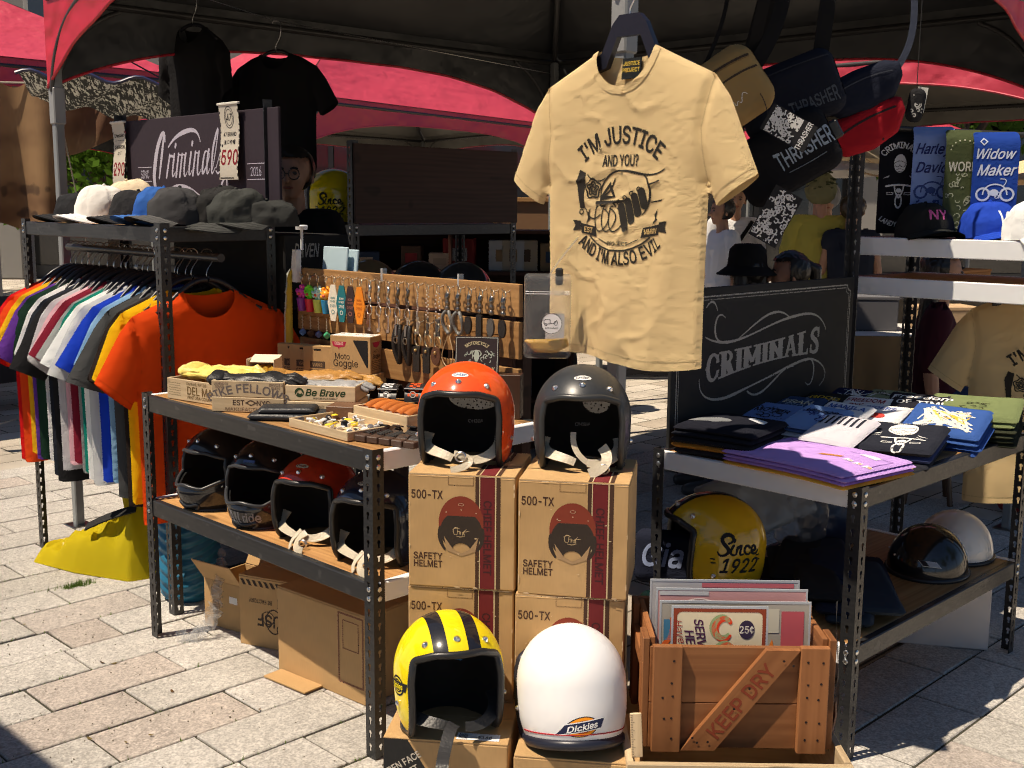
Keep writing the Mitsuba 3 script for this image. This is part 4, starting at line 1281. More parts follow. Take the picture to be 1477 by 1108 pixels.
def justice(k, fn, c=(0, 0), s=1.0):
    ink = (0.02, 0.017, 0.013)
    J = lambda fl: (fl[0] * s + A(c), fl[1])
    Q = lambda nm, fl: part(k, nm, paint(J(fl if isinstance(fl, tuple) else tri(fl)), lambda q: fn(q, .0018), .012), 'matte', ink)
    Q('print_lettering', arc(text("I'M JUSTICE", .040, .80, True), .19, (0, -.052)))
    Q('print_lettering', text('AND YOU?', .026, .62, True, (0, .078)))
    Q('print_lettering', arc(text("AND I'M ALSO EVIL", .031, .66, True), .185, (0, .030), False))
    hand = []
    B = lambda pts, w=.004, n=24: hand.append(brush(pts, w, n))
    B([[-.06, -.005], [-.045, .035], [-.02, .05], [.03, .052], [.07, .045], [.135, .056]], [.003, .005, .004, .006, .004, .003], 40)
    B([[-.06, -.005], [-.04, .0], [-.022, .02], [-.015, .035]]); B([[.07, .045], [.09, .02], [.085, -.03], [.07, -.05]], [.003, .006, .006, .002]); B([[.09, .02], [.12, .03]], .003); B([[.095, -.02], [.13, -.015]], .003)
    B([[-.06, -.005], [-.05, -.03], [-.03, -.02], [-.01, -.03]], .004)
    for i, x in enumerate((-.065, -.042, -.018)):   # pale fingers
        B([[x, -.03], [x - .012, -.07], [x, -.09], [x + .018, -.085], [x + .014, -.035]], .003)
    for i in range(4):                               # dark gloved fingers
        hand.append(LineString([(.008 + i * .02, -.032 + i * .012), (.022 + i * .018, -.080 + i * .018)]).buffer(.0105))
        hand.append(Point(.0 + i * .02, -.02 + i * .010).buffer(.005).boundary.buffer(.0014))
    hand.append(Polygon([(-.128, -.035), (-.138, .03), (-.128, .058), (-.108, .05), (-.114, .0), (-.112, -.035)]).difference(Point(-.124, -.04).buffer(.004)))
    hand += [Point(-.124, -.044).buffer(.006).boundary.buffer(.0014)]
    for r_, ph in ((.022, 0), (.014, .5), (.007, .2)):  # a rose tattoo on the cuff
        th = np.linspace(0, 2 * np.pi, 40)
        hand.append(LineString(np.c_[-.085 + (r_ + .003 * np.sin(5 * th + ph)) * np.cos(th), .012 + (r_ + .003 * np.sin(5 * th + ph)) * np.sin(th)]).buffer(.0018))
    B([[-.11, -.035], [-.085, -.06], [-.06, -.05]], .003); B([[-.10, .046], [-.07, .03], [-.05, .036]], .003)
    hand.append(Polygon([(-.055, .0), (-.03, .028), (-.012, -.008), (-.06, -.016)]).difference(Polygon([(-.05, -.004), (-.032, .016), (-.02, -.006)])))
    hand.append(Polygon([(-.075, -.018), (.02, -.015), (.02, -.021), (-.075, -.026)]))
    for x, sg in ((-.105, -1), (.105, 1)):            # small lightning marks
        hand.append(Polygon([(x, -.05), (x + .012, -.035), (x + .006, -.055), (x + .012, -.06), (x - .004, -.075), (x + .004, -.058)]))
    for sg in (-1, 1):                                 # scroll with its end cut in a V
        hand.append(Polygon([(sg * .075, -.080), (sg * .125, -.071), (sg * .122, -.095), (sg * .07, -.104)]))
        hand.append(Polygon([(sg * .125, -.066), (sg * .150, -.064), (sg * .143, -.077), (sg * .150, -.09), (sg * .125, -.088)]))
    letters = [rot2(text('EST', .013, .9, True), -6, (-.098, -.0875)), rot2(text('MMXV', .012, .75, True), 6, (.098, -.0875))]
    H = unary_union(hand)
    Q('print_drawing', H)
    for g in letters:
        part(k, 'print_scroll_lettering', paint(J(g), lambda q: fn(q, .003), .012), 'matte', (0.55, 0.38, 0.16))
    th = np.linspace(math.radians(218), math.radians(322), 40)
    Q('print_arc', LineString(np.c_[.118 * np.cos(th), -.048 + .088 * np.sin(th)]).buffer(.0018).union(LineString([(-.062, -.108), (-.028, -.122)]).buffer(.001)).union(LineString([(.062, -.108), (.028, -.122)]).buffer(.001)))
    Q('print_lettering', text('PROJECT', .009, 1.15, True, (0, -.119)))


TAN = (0.61, 0.46, 0.24)
MT = frame([2.285, 1.884, 1.108], [0, -1, 0], [0, 0, 1])
k, fn = tee('hanging_t_shirt', 'large tan t-shirt with black justice print hanging from the front tent pole', MT, TAN, P={**TEE, 'co': .398, 'coz': .468}, s=.0085, th=.055, amp=.021, seed=3)
justice(k, fn[True], (.004, .425), 1.06)
part(k, 'neck_label', mv(bx([-.030, 0, -.001], [.030, .052, .001]), frame([2.299, 1.884, 1.108 + .712], [0, -1, 0], [.1, 0, 1])), 'cloth', (0.015, 0.018, 0.02))
part(k, 'label_print', paint(join(text('JUSTICE', .010, .9, True, (0, .038)), text('PROJECT', .010, .9, True, (0, .022))), onframe(frame([2.299, 1.884, 1.108 + .712], [0, -1, 0], [.1, 0, 1]), .002)), 'matte', (0.6, 0.42, 0.06))
hk = thing('clothes_hanger', 'broad black hanger holding the large tan t-shirt on the pole', 'hanger')
MH = frame([2.295, 1.884, 1.108], [0, -1, 0], [0, 0, 1])
hp = Polygon([(-.030, .865), (.030, .865), (.05, .845), (.085, .775), (.19, .735), (.19, .715), (.075, .745), (.04, .82), (-.04, .82), (-.075, .745), (-.19, .715), (-.19, .735), (-.085, .775), (-.05, .845)])
part(hk, 'body', mv(extr(hp.buffer(.004), frame([0, 0, -.009], [1, 0, 0], [0, 1, 0]), .018), MH), 'satin', (0.010, 0.012, 0.022), smooth=30)
f = lambda q: MH[:3, 3] + q[:, :1] * MH[:3, 0] + q[:, 1:2] * MH[:3, 1] + q[:, 2:] * MH[:3, 2]
part(hk, 'hook', tube(f(spline([[0, .865, 0], [0, .89, 0], [.008, .905, 0], [-.012, .935, 0], [-.026, .96, -.01], [-.01, .985, -.02], [.02, .98, -.03]], 30)), .0022, 6), 'metal', (0.8, 0.8, 0.8), smooth=60)

MT2 = frame([4.22, 1.50, .44], nrm([.42, -.90, 0]), [0, 0, 1])
k, fn = tee('hanging_t_shirt', 'second tan justice t-shirt hanging at the right edge', MT2, TAN, s=.013, th=.06, amp=.021, seed=8)
justice(k, fn[True], (.004, .425), 1.06)
hanger('black hanger holding the tan t-shirt at the right edge', MT2, .80)

# two black t-shirts hanging from the roof at the left
for lab, o, u, sd, P in (('plain black t-shirt hanging sideways from the roof, left of the pair', [2.87, 5.03, 1.775], [.30, -.95, 0], 4, {**TEE, 'sh': .22, 'co': .29, 'coz': .40, 'ci': .21, 'ciz': .33, 'ar': .20, 'hm': .20, 'shz': .70}), ('plain black t-shirt hanging from the roof, right of the pair', [3.16, 4.77, 1.66], [.45, -.89, 0], 5, TEE)):
    M = frame(o, nrm(u), [0, 0, 1])
    P = {**P, 'nkz': P['nkz'] - .10, 'shz': P['shz'] - .10, 'coz': P['coz'] - .08, 'ciz': P['ciz'] - .08, 'arz': P['arz'] - .06}
    P = {q: v * .80 for q, v in P.items()}
    tee('black_t_shirt', lab, M, (0.010, 0.010, 0.011), P=P, s=.018, seed=sd, hemline=False)
    hanger('black hanger under the ' + ('left' if sd == 4 else 'right') + ' black t-shirt near the roof', M, .56, span=.16, hook=.15)
part(mt, 'hanging_wire', tube([[2.22, 5.08, 2.38], [2.87, 5.03, 2.475], [3.16, 4.77, 2.36], [5.2, 4.9, 2.30]], .0018, 5), 'metal', (0.5, 0.5, 0.5))

# the rail of t-shirts
RAIL = [('red', (0.62, 0.01, 0.012)), ('bright orange red', (0.78, 0.07, 0.01)), ('golden yellow', (0.75, 0.42, 0.01)), ('violet', (0.12, 0.035, 0.28)), ('dark bottle green', (0.008, 0.03, 0.018)), ('white', (0.75, 0.75, 0.76)), ('dark navy', (0.022, 0.026, 0.038)), ('black', (0.016, 0.016, 0.018)),
        ('pale heather grey', (0.5, 0.5, 0.52)), ('pink', (0.72, 0.42, 0.48)), ('maroon', (0.20, 0.012, 0.03)), ('mid grey heather', (0.30, 0.31, 0.31)), ('teal green', (0.004, 0.20, 0.15)), ('bright white', (0.78, 0.80, 0.80)), ('pale ash', (0.58, 0.60, 0.60)), ('cobalt blue', (0.012, 0.05, 0.50)), ('light blue', (0.25, 0.45, 0.68)), ('plain charcoal', (0.035, 0.036, 0.04)), ('dark charcoal heather', (0.065, 0.068, 0.07)), ('black brown', (0.025, 0.018, 0.015)), ('bright yellow', (0.80, 0.50, 0.005)), ('orange', (0.78, 0.070, 0.006))]
N = len(RAIL)
for i, (nm, c) in enumerate(RAIL):
    y = 4.86 - i * (1.10 / (N - 1)) - (.03 if i == N - 1 else 0)
    big = i in (6, 7, 19)
    sc_ = 1.07 if i == N - 1 else rng.uniform(.93, 1.0) * (1.0 if not big else 1.06)
    a = math.radians(rng.normal(-7, 2.2) if i < N - 1 else -6)
    u = A([math.cos(a), math.sin(a), 0])
    Lh = 1.205 - .785 * sc_ * 1.02
    M = frame([2.145 + rng.normal(0, .008), y, Lh], u, [0, 0, 1])
    M[:3, :3] *= 1.0
    P = {q: v * sc_ for q, v in TEE.items()}
    P['co'] *= rng.uniform(.92, 1.06); P['coz'] *= rng.uniform(.95, 1.06)
    k, fn = tee('rail_t_shirt', f'{nm} t-shirt on the clothes rail' + (', nearest and facing out' if i == N - 1 else f', between its neighbours on the rail' if 0 < i < N - 1 else ', at the far left end'), M, c, P=P, s=.018, th=.065 if i < N - 1 else .07, amp=.016, seed=20 + i, group='t-shirts on the clothes rail', hemline=(i >= N - 4), collar=True)
    hanger(f'black hanger on the rail holding the {nm} t-shirt', M, .785 * sc_ + .038, span=.19 * sc_, drop=.115, r=.009, hook=.102 + (1.205 - Lh - .785 * sc_), group='hangers on the clothes rail')
    if nm == 'dark navy':
        part(k, 'sleeve_emblem', paint(Point(0, 0).buffer(.014).difference(Point(.006, 0).buffer(.008)), lambda q: fn[True](q + A([-.33 * sc_, .46 * sc_]), .003), .012), 'matte', (0.7, 0.7, 0.72))

# ================================================================== folded t-shirts
def folded(label, M, w, l, h, cols, prints=(), seed=0, group='folded t-shirts on the right shelf', bulge=.006, name='folded_t_shirt', catg='folded t-shirt', r=.02):
    """A folded shirt lying in the plane of M (u to the right, v away, w up): layers, each a rounded slab with a soft top."""
    k = thing(name, label, catg, group)
    n = len(cols)
    top = None
    for i, c in enumerate(cols):
        z0, z1 = h * i / n, h * (i + 1) / n
        poly = rrect(w - .006 * rng.random(), l - .006 * rng.random(), r, (rng.normal(0, .004), rng.normal(0, .004)))
        p, t = grid_poly(poly, .012)
        d = edge_dist(p, poly.boundary)
        th = z1 - z0
        e = np.clip(d / (.5 * th + .004), 0, 1)
        hh = th / 2 * np.sqrt(1 - (1 - e) ** 2)
        nz = (meshkit.fbm(np.c_[p * 11, np.full(len(p), seed + i)], 3, seed) - .5) * .013 * np.clip(d / .03, 0, 1) + bulge * np.clip(d / .10, 0, 1) * (i == n - 1)
        tilt = .004 * np.sin(p[:, 0] * 9 + seed)
        v = np.vstack([np.c_[p, z0 + th / 2 + hh + nz + tilt], np.c_[p, z0 + th / 2 - hh + tilt + nz * .2]])
        g = trimesh.Trimesh(v, np.vstack([t, t[:, ::-1] + len(p)]), process=False)
        g.merge_vertices(digits_vertex=5)
        g = mv(g, M)
        part(k, 'layer', g, 'cloth', c, smooth=True)
        top = g
    F = M @ trimesh.transformations.translation_matrix([0, 0, .3])
    for shp, c in prints:
        part(k, 'print', paint(shp, onmesh(top, F, .0013), .02), 'matte', c)
    return k


def blobs(n, w, l, seed, r0=.004, r1=.016):
    q = np.random.default_rng(seed)
    return unary_union([brush([[q.uniform(-w, w) / 2, q.uniform(-l, l) / 2]] + [[q.uniform(-w, w) / 2, q.uniform(-l, l) / 2]], q.uniform(r0, r1), 4) for _ in range(n)]).intersection(sbox(-w / 2, -l / 2, w / 2, l / 2))


def swirl(n, w, l, seed, s=.02, wd=.004):
    q = np.random.default_rng(seed)
    out = []
    for _ in range(n):
        c = A([q.uniform(-w, w) / 2, q.uniform(-l, l) / 2])
        a0 = q.uniform(0, 6.3)
        th = np.linspace(a0, a0 + q.uniform(2, 5), 12)
        r_ = s * np.linspace(.4, 1, 12) * q.uniform(.5, 1.1)
        out.append(LineString(c + np.c_[np.cos(th), np.sin(th)] * r_[:, None]).buffer(wd / 2))
    return unary_union(out).intersection(sbox(-w / 2, -l / 2, w / 2, l / 2))


def helmet_head(s=1.0):
    """White drawing of a goggled helmet: the pale shape and its dark lines."""
    pale = ell(.036, .054)
    cut = unary_union([brush([[-.034, .0], [-.015, .012], [.015, .012], [.034, .0]], .003, 16), brush([[-.03, -.004], [-.02, -.02], [-.004, -.014], [0, -.008], [.004, -.014], [.02, -.02], [.03, -.004]], .003, 24), brush([[-.02, -.036], [0, -.032], [.02, -.036]], .0025, 12), sbox(-.014, -.047, .014, -.0445)])
    return affinity.scale(pale.difference(cut), s, s, origin=(0, 0))


def bike(s=1.0):
    g = [brush([[-.055, .03], [-.02, .036], [.02, .036], [.055, .03]], .008, 16), brush([[-.02, .034], [-.012, .0], [0, -.02]], .006, 12), brush([[.02, .034], [.012, .0], [0, -.02]], .006, 12), ell(.016, .032, (0, -.034)).difference(ell(.010, .024, (0, -.034))), ell(.012, .010, (0, .012)), sbox(-.05, -.006, -.024, .003).exterior.buffer(.0012), sbox(.024, -.006, .05, .003).exterior.buffer(.0012)]
    return affinity.scale(unary_union(g), s, s, origin=(0, 0))


WHT = (0.72, 0.72, 0.70)
NAVY = (0.018, 0.020, 0.032)
zs = .766
fz = lambda x, y, a, z=zs: frame([x, y, z], [math.cos(math.radians(a)), math.sin(math.radians(a)), 0], [-math.sin(math.radians(a)), math.cos(math.radians(a)), 0])
# purple pocket shirt in front: u runs along -y (to the right in the picture)
k = folded('purple pocket t-shirt folded wide at the front corner of the right shelf', fz(2.86, 1.625, -98), .44, .33, .040, [(0.8, 0.42, 0.05), (0.42, 0.25, 0.60), (0.46, 0.28, 0.64), (0.46, 0.28, 0.64)], [
    (LineString([(.055, .075), (.19, .085), (.195, -.02)]).buffer(.0012), (0.15, 0.06, 0.28)), (sbox(.10, .055, .155, .085), (0.8, 0.8, 0.76)), (sbox(.115, .064, .14, .074), (0.85, 0.7, 0.2)),
    (sbox(.015, -.02, .09, .0), (0.42, 0.17, 0.045)), (unary_union([sbox(.11 + i * .034, -.035 - i * .004, .118 + i * .034, -.01 - i * .004).union(Point(.126 + i * .034, -.022 - i * .004).buffer(.009)) for i in range(3)]), (0.72, 0.66, 0.75)), (unary_union([Point(.127 + i * .034, -.022 - i * .004).buffer(.0055) for i in range(3)]), (0.6, 0.3, 0.1)),
    (LineString([(-.17 + .085 * math.cos(a) + .05, .16 + .075 * math.sin(a)) for a in np.linspace(3.3, 6.1, 24)]).buffer(.0012), (0.2, 0.08, 0.35)), (LineString([(-.17 + .068 * math.cos(a) + .05, .165 + .06 * math.sin(a)) for a in np.linspace(3.3, 6.1, 24)]).buffer(.001), (0.2, 0.08, 0.35)),
    (Polygon([(-.15, .125), (-.10, .13), (-.09, .15), (-.12, .148)]), (0.75, 0.75, 0.78))], seed=1)
folded('high stack of black shirts with a white label on the right shelf', fz(2.87, 1.93, -80), .27, .28, .085, [(0.02, 0.02, 0.024), (0.55, 0.24, 0.04), (0.016, 0.016, 0.02), (0.012, 0.014, 0.022), (0.010, 0.011, 0.018)], [(rrect(.05, .036, .004, (.07, .045)), (0.55, 0.57, 0.6)), (brush([[.052, .04], [.07, .052], [.072, .038], [.088, .05]], .004, 16), (0.03, 0.03, 0.05)), (ell(.07, .03, (-.05, -.04)), (0.16, 0.17, 0.18))], seed=2, bulge=.012)
DEN, LBL = (0.06, 0.10, 0.22), (0.14, 0.24, 0.52)
row = [  # rows of shirts, folded narrow and overlapping like shingles: label, x, y, yaw, w, l, h, colours, prints
    ('blue t-shirt with dark lettering at the back left of the shelf', 3.21, 2.0, -82, .15, .19, .055, [DEN, LBL], [(text('MOTOR', .03, .8, True, (0, .02)), NAVY), (swirl(14, .12, .1, 1), NAVY)]),
    ('blue black t-shirt with cream capitals in the back row', 3.36, 2.0, -84, .15, .19, .055, [NAVY, (0.03, 0.06, 0.14)], [(text('ERAN', .036, .8, True, (0, .03)), (0.5, 0.48, 0.36)), (swirl(12, .12, .1, 2), (0.2, 0.28, 0.4))]),
    ('black t-shirt with yellow lettering in the back row', 3.50, 1.98, -84, .15, .19, .05, [NAVY, (0.02, 0.02, 0.02)], [(text('GOOD', .03, .9, True, (0, .03)), (0.6, 0.38, 0.03)), (swirl(10, .12, .1, 3), (0.4, 0.38, 0.3))]),
    ('deep navy t-shirt with white flecks in the back row', 3.66, 1.96, -84, .15, .19, .055, [(0.01, 0.016, 0.05), (0.008, 0.014, 0.06)], [(blobs(26, .13, .15, 4, .002, .005), WHT)]),
    ('sky blue white t-shirt with dark script in the middle row', 3.18, 1.81, -86, .15, .20, .06, [NAVY, (0.72, 0.72, 0.76), (0.20, 0.33, 0.62)], [(text('Vintage', .028, .8, True, (0, .045), slant=.3), NAVY), (swirl(16, .13, .1, 5), (0.03, 0.05, 0.2))]),
    ('white t-shirt with blue lettering in the middle row', 3.30, 1.79, -84, .15, .20, .06, [(0.7, 0.7, 0.72), (0.75, 0.75, 0.77)], [(text('MANILA', .03, .75, True, (0, .045)), (0.04, 0.10, 0.35)), (swirl(10, .12, .08, 6), (0.06, 0.1, 0.3))]),
    ('white t-shirt with a red sun disc in the middle row', 3.40, 1.73, -82, .15, .21, .06, [(0.04, 0.08, 0.35), (0.76, 0.76, 0.77)], [(Point(.01, -.005).buffer(.024), (0.5, 0.05, 0.04)), (text('RIDERS', .026, .8, True, (0, .06)), (0.05, 0.09, 0.35))]),
    ('white t-shirt with dark red capitals in the middle row', 3.50, 1.83, -82, .15, .19, .06, [(0.7, 0.7, 0.7), (0.76, 0.75, 0.74)], [(text('FREEDOM', .028, .72, True, (0, .045)), (0.28, 0.02, 0.03)), (text('CYCLE', .028, .8, True, (0, .0)), (0.28, 0.02, 0.03))]),
    ('cream patterned black t-shirt in the middle row', 3.57, 1.70, -78, .15, .2, .055, [NAVY, (0.05, 0.045, 0.035)], [(blobs(40, .13, .17, 8, .003, .008), (0.58, 0.46, 0.24))]),
    ('sage green t-shirt with a white script in the back row', 3.70, 1.84, -80, .15, .19, .06, [(0.2, 0.23, 0.13), (0.26, 0.30, 0.18)], [(swirl(24, .13, .15, 9), (0.06, 0.08, 0.04)), (brush([[-.06, .0], [-.02, .03], [.02, .0], [.06, .03]], .008, 20), WHT)]),
    ('pale lavender t-shirt with dark stripes beside the goggle print shirt', 3.10, 1.70, -84, .16, .22, .05, [(0.05, 0.07, 0.2), (0.62, 0.60, 0.66)], [(unary_union([sbox(-.07 + i * .02, .03, -.062 + i * .02, .1) for i in range(7)]), NAVY)]),
    ('blue t-shirt with white and yellow wave print at the front right', 3.50, 1.535, -78, .22, .25, .05, [(0.03, 0.08, 0.30), (0.04, 0.10, 0.33)], [(blobs(36, .18, .2, 11, .004, .012), (0.68, 0.66, 0.6)), (blobs(14, .14, .14, 12, .004, .011), (0.72, 0.48, 0.06))]),
    ('black t-shirt with big white script at the back right', 3.64, 1.69, -66, .20, .17, .075, [NAVY, (0.018, 0.018, 0.026)], [(text('Freedom', .040, .85, True, (0, .03), slant=.25), WHT), (text('OF TIME', .03, .95, True, (0, -.025)), WHT)]),
    ('olive green t-shirt stack at the right end of the shelf', 3.685, 1.53, -74, .26, .22, .07, [(0.022, 0.026, 0.016), (0.035, 0.04, 0.024), (0.17, 0.21, 0.09)], [(swirl(12, .09, .06, 14, .014, .003), (0.04, 0.05, 0.02))]),
]
for i, (lab, x, y, a, w, l, h, cols, pr) in enumerate(row):
    M = fz(x, y, a, zs + .001 + .004 * (i % 3)) @ trimesh.transformations.rotation_matrix(math.radians(11), [1, 0, 0])
    folded(lab, M, w * 1.12, l * 1.05, h * 1.35, [A(c) * .9 for c in cols for _ in (0, 1)], pr, seed=30 + i, r=.012)
gh = affinity.rotate(helmet_head(1.2), 0)
k = folded('black t-shirt with white goggled helmet print at the front of the shelf', fz(3.20, 1.545, -76, zs) @ trimesh.transformations.rotation_matrix(math.radians(6), [1, 0, 0]), .235, .29, .066, [(0.02, 0.022, 0.03), (0.04, 0.055, 0.15), (0.018, 0.020, 0.03)], [
    (affinity.translate(affinity.rotate(gh, 8), .0, .045), WHT), (affinity.translate(bike(1.1), .02, -.085), WHT), (arc(text('CRIMINALS', .016, .8, True), .085, (0, .045)), WHT),
    (unary_union([Polygon([(s * .05, .0), (s * .085, -.02), (s * .06, -.015)]) for s in (-1, 1)] + [Polygon([(s * .05, -.02), (s * .075, -.045), (s * .055, -.03)]) for s in (-1, 1)]), WHT)], seed=50, r=.012)
# dark trousers on the lower shelf
for i in range(13):
    x, y = 3.04 + .065 * (i % 4) + rng.normal(0, .012), 1.89 - .072 * (i % 5) + rng.normal(0, .01)
    c = [(0.014, 0.015, 0.02), (0.017, 0.024, 0.05), (0.02, 0.02, 0.022), (0.014, 0.018, 0.034), (0.025, 0.035, 0.05)][i % 5]
    folded(f'dark folded trousers on the right lower shelf, {("first", "second", "third", "fourth", "fifth", "sixth", "seventh", "eighth", "ninth", "tenth", "eleventh", "twelfth", "thirteenth")[i]} from the bottom of the pile', fz(x, y - .03, 30 + rng.normal(0, 5), .327 + .021 * (i // 5) + .002 * (i % 5)), .44, .14, .024, [c], seed=60 + i, group='dark trousers piled on the right lower shelf', name='folded_trousers', catg='folded trousers', bulge=.002)
k = thing('swing_tag', 'white cardboard swing tag on the dark trousers beside the black half helmet', 'tag')
part(k, 'card', mv(bx([-.03, -.022, 0], [.03, .022, .001]), frame([3.36, 1.50, .40], [.7, -.7, -.12], [.7, .7, .12])), 'matte', (0.6, 0.59, 0.55))
part(k, 'print', mv(bx([-.028, -.02, .0012], [-.008, .02, .0016]), frame([3.36, 1.50, .40], [.7, -.7, -.12], [.7, .7, .12])), 'matte', BLK)

# ================================================================== caps
def cap(label, M, crown, brim, bucket=False, soft=.006, seed=0, group='caps on the hat rack', mark=None, under=None, h=.105, squash=1.0):
    """Local y: where the brim points; z up."""
    k = thing('cap', label, 'cap', group)
    M = M @ np.diag([1.14, 1.14, 1.1, 1])
    th, ph = np.meshgrid(np.linspace(0, 2 * np.pi, 61), np.linspace(0, np.pi / 2, 18), indexing='ij')
    r = .088 * np.cos(ph) ** .75
    z = h * np.sin(ph) ** .9
    x, y = r * np.cos(th), r * np.sin(th) * 1.14
    y = y + .012 * np.sin(ph) * (np.sin(th) > 0)
    p = np.c_[x.ravel(), y.ravel(), z.ravel()]
    seam = np.abs(((th.ravel() / (2 * np.pi) * 6 + .5) % 1) - .5) / 3
    n = p / (np.linalg.norm(p, axis=1, keepdims=True) + 1e-9)
    b = (meshkit.fbm(p * 22 + seed, 3, seed) - .5) * 2 * soft * 2
    p = p + n * (b * np.sin(ph.ravel() * 1.9))[:, None] - n * (.0038 * np.exp(-(seam / .02) ** 2))[:, None]
    p[:, 2] *= squash
    i, j = np.meshgrid(np.arange(60), np.arange(17), indexing='ij')
    q = (i * 18 + j).ravel()
    f = np.vstack([np.c_[q, q + 18, q + 19], np.c_[q, q + 19, q + 1]])
    g = mv((p, f), M)
    part(k, 'crown', g, 'cloth', crown, smooth=True)
    part(k, 'button', mv(sh(trimesh.creation.icosphere(2, .006), 0, .004, h * squash), M), 'cloth', crown, smooth=True)
    if bucket:
        a, rr_ = np.meshgrid(np.linspace(0, 2 * np.pi, 61), np.linspace(0, 1, 7), indexing='ij')
        x, y = (.086 + .05 * rr_) * np.cos(a), (.086 * 1.14 + .05 * rr_) * np.sin(a)
        zz = .004 - .03 * rr_ ** 1.2 + .01 * np.sin(3 * a + seed) * rr_
        zz = zz - zz.min() + .002
    else:
        a, rr_ = np.meshgrid(np.linspace(-1.18, 1.18, 41), np.linspace(0, 1, 8), indexing='ij')
        ext = .078 * np.cos(a * 1.18) ** .55
        x = (.086 + ext * rr_ * .25) * np.sin(a)
        y = .086 * 1.14 * np.cos(a) + ext * rr_
        zz = .006 - .24 * x ** 2 / .088 - .012 * rr_ + .016
    p = np.c_[x.ravel(), y.ravel(), zz.ravel()]
    m_, n_ = x.shape
    i, j = np.meshgrid(np.arange(m_ - 1), np.arange(n_ - 1), indexing='ij')
    q = (i * n_ + j).ravel()
    f = np.vstack([np.c_[q, q + n_, q + n_ + 1], np.c_[q, q + n_ + 1, q + 1]])
    part(k, 'brim', mv((p, f), M), 'cloth', brim, smooth=True)
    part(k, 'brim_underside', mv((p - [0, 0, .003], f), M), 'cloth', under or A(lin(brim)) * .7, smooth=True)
    st = [tube(np.c_[x[1:-1, c_], y[1:-1, c_], zz[1:-1, c_] + .0008], .0006, 4, caps=False) for c_ in range(2, n_ - 1, 2)]
    s_ = part(k, 'stitching', mv(cat(st), M), 'cloth', A(lin(brim)) * 1.25 + .01)
    labels[s_] = {'kind': 'stuff'}
    if mark:
        F = M @ frame([mark[2] if len(mark) > 2 else 0, .3, h * squash * .52], [-1, 0, 0], [0, 0, 1])
        part(k, 'emblem', paint(mark[0], onmesh(g, F, .0016), .006), 'matte', mark[1])
    return k


zc = 1.420
cap('black cap with white stripes leftmost on the hat rack', yawf([2.14, 4.715, zc], 176, -4), (0.022, 0.023, 0.026), (0.024, 0.025, 0.028), seed=1, mark=(unary_union([sbox(-.045, -.03, -.025, .04)]), (0.7, 0.7, 0.72), .0))
cap('white cap with cream crown on the hat rack', yawf([2.12, 4.475, zc], 178, -5), (0.78, 0.75, 0.70), (0.80, 0.79, 0.78), seed=2, h=.135)
cap('cream cap standing behind the white cap', yawf([2.27, 4.50, zc + .02], 180, 10), (0.72, 0.60, 0.42), (0.76, 0.7, 0.6), seed=9, h=.14)
cap('dark grey cap in the middle of the hat rack', yawf([2.14, 4.215, zc], 177, -4), (0.024, 0.024, 0.026), (0.034, 0.034, 0.036), seed=3, h=.115)
cap('faded blue denim cap on the hat rack', yawf([2.12, 3.985, zc], 180, -6), (0.030, 0.105, 0.36), (0.06, 0.17, 0.46), bucket=False, seed=4, soft=.008, h=.125)
cap('washed charcoal cap right of the blue denim cap', yawf([2.10, 3.83, zc], 178, -6), (0.055, 0.055, 0.058), (0.10, 0.10, 0.10), seed=5, soft=.009, h=.125, under=(0.015, 0.015, 0.015))
cap('black slouchy cap behind the charcoal cap', yawf([2.24, 3.74, zc], 190, 6), (0.022, 0.022, 0.022), (0.05, 0.052, 0.05), seed=6, soft=.011, h=.13)
cap('dark grey green cap lying on its side right of the slouchy cap', yawf([2.22, 3.60, zc + .0], 182, 6), (0.045, 0.048, 0.045), (0.05, 0.052, 0.05), seed=7, soft=.011, h=.12)
cap('small black grey cap at the right end of the hat rack', yawf([2.30, 3.55, zc], 175, 0), (0.035, 0.037, 0.036), (0.05, 0.052, 0.05), seed=8, soft=.012, h=.085)
zw = 1.400
cap('black cap with pink letters on the white beam rack', yawf([4.02, 1.90, zw], 232, -4), (0.020, 0.021, 0.021), (0.022, 0.024, 0.022), seed=11, group='caps on the right rack', mark=(text('NY', .03, 1, True, (.0, .01)), (0.62, 0.12, 0.35)), h=.112)
cap('royal blue cap with white letters on the white beam rack', yawf([4.10, 1.70, zw], 236, -2), (0.015, 0.055, 0.42), (0.015, 0.06, 0.45), seed=12, group='caps on the right rack', mark=(unary_union([sbox(-.02, -.02, -.014, .025), sbox(-.02, -.02, .006, -.014), brush([[-.006, -.018], [.008, .02], [.02, -.018]], .006, 12), sbox(.0, -.004, .016, .001)]), (0.8, 0.8, 0.8)), h=.118)
cap('white cap at the right end of the white beam rack', yawf([4.00, 1.50, zw], 238, -2), (0.78, 0.80, 0.80), (0.80, 0.82, 0.82), seed=13, group='caps on the right rack', h=.125)

# ================================================================== bags hanging under the roof
def bag(name, label, c3, u, v, poly, th, col, prints=(), seed=0, catg='bag', group=None, m='cloth', amp=.006):
    k = thing(name, label, catg, group)
    M = frame(c3, u, v)
    g = pillow(poly, th, M, .012, seed=seed, amp=amp)
    part(k, 'body', g, m, col, smooth=True)
    F = M @ trimesh.transformations.translation_matrix([0, 0, .3])
    for nm, shp, c in prints:
        part(k, nm, paint(shp, onmesh(g, F, .002), .012), 'matte' if nm != 'pocket_edge' else 'cloth', c)
    return k, M, g


RR = A([1, -1, 0]) / S2          # to the right
TW = A([-1, -1, 0]) / S2         # towards the viewer


def tilt(deg, yaw=0):
    a, b = math.radians(deg), math.radians(yaw)
    r_ = RR * math.cos(b) + TW * math.sin(b)
    return r_ * math.cos(a) + ez * math.sin(a), -r_ * math.sin(a) + ez * math.cos(a)


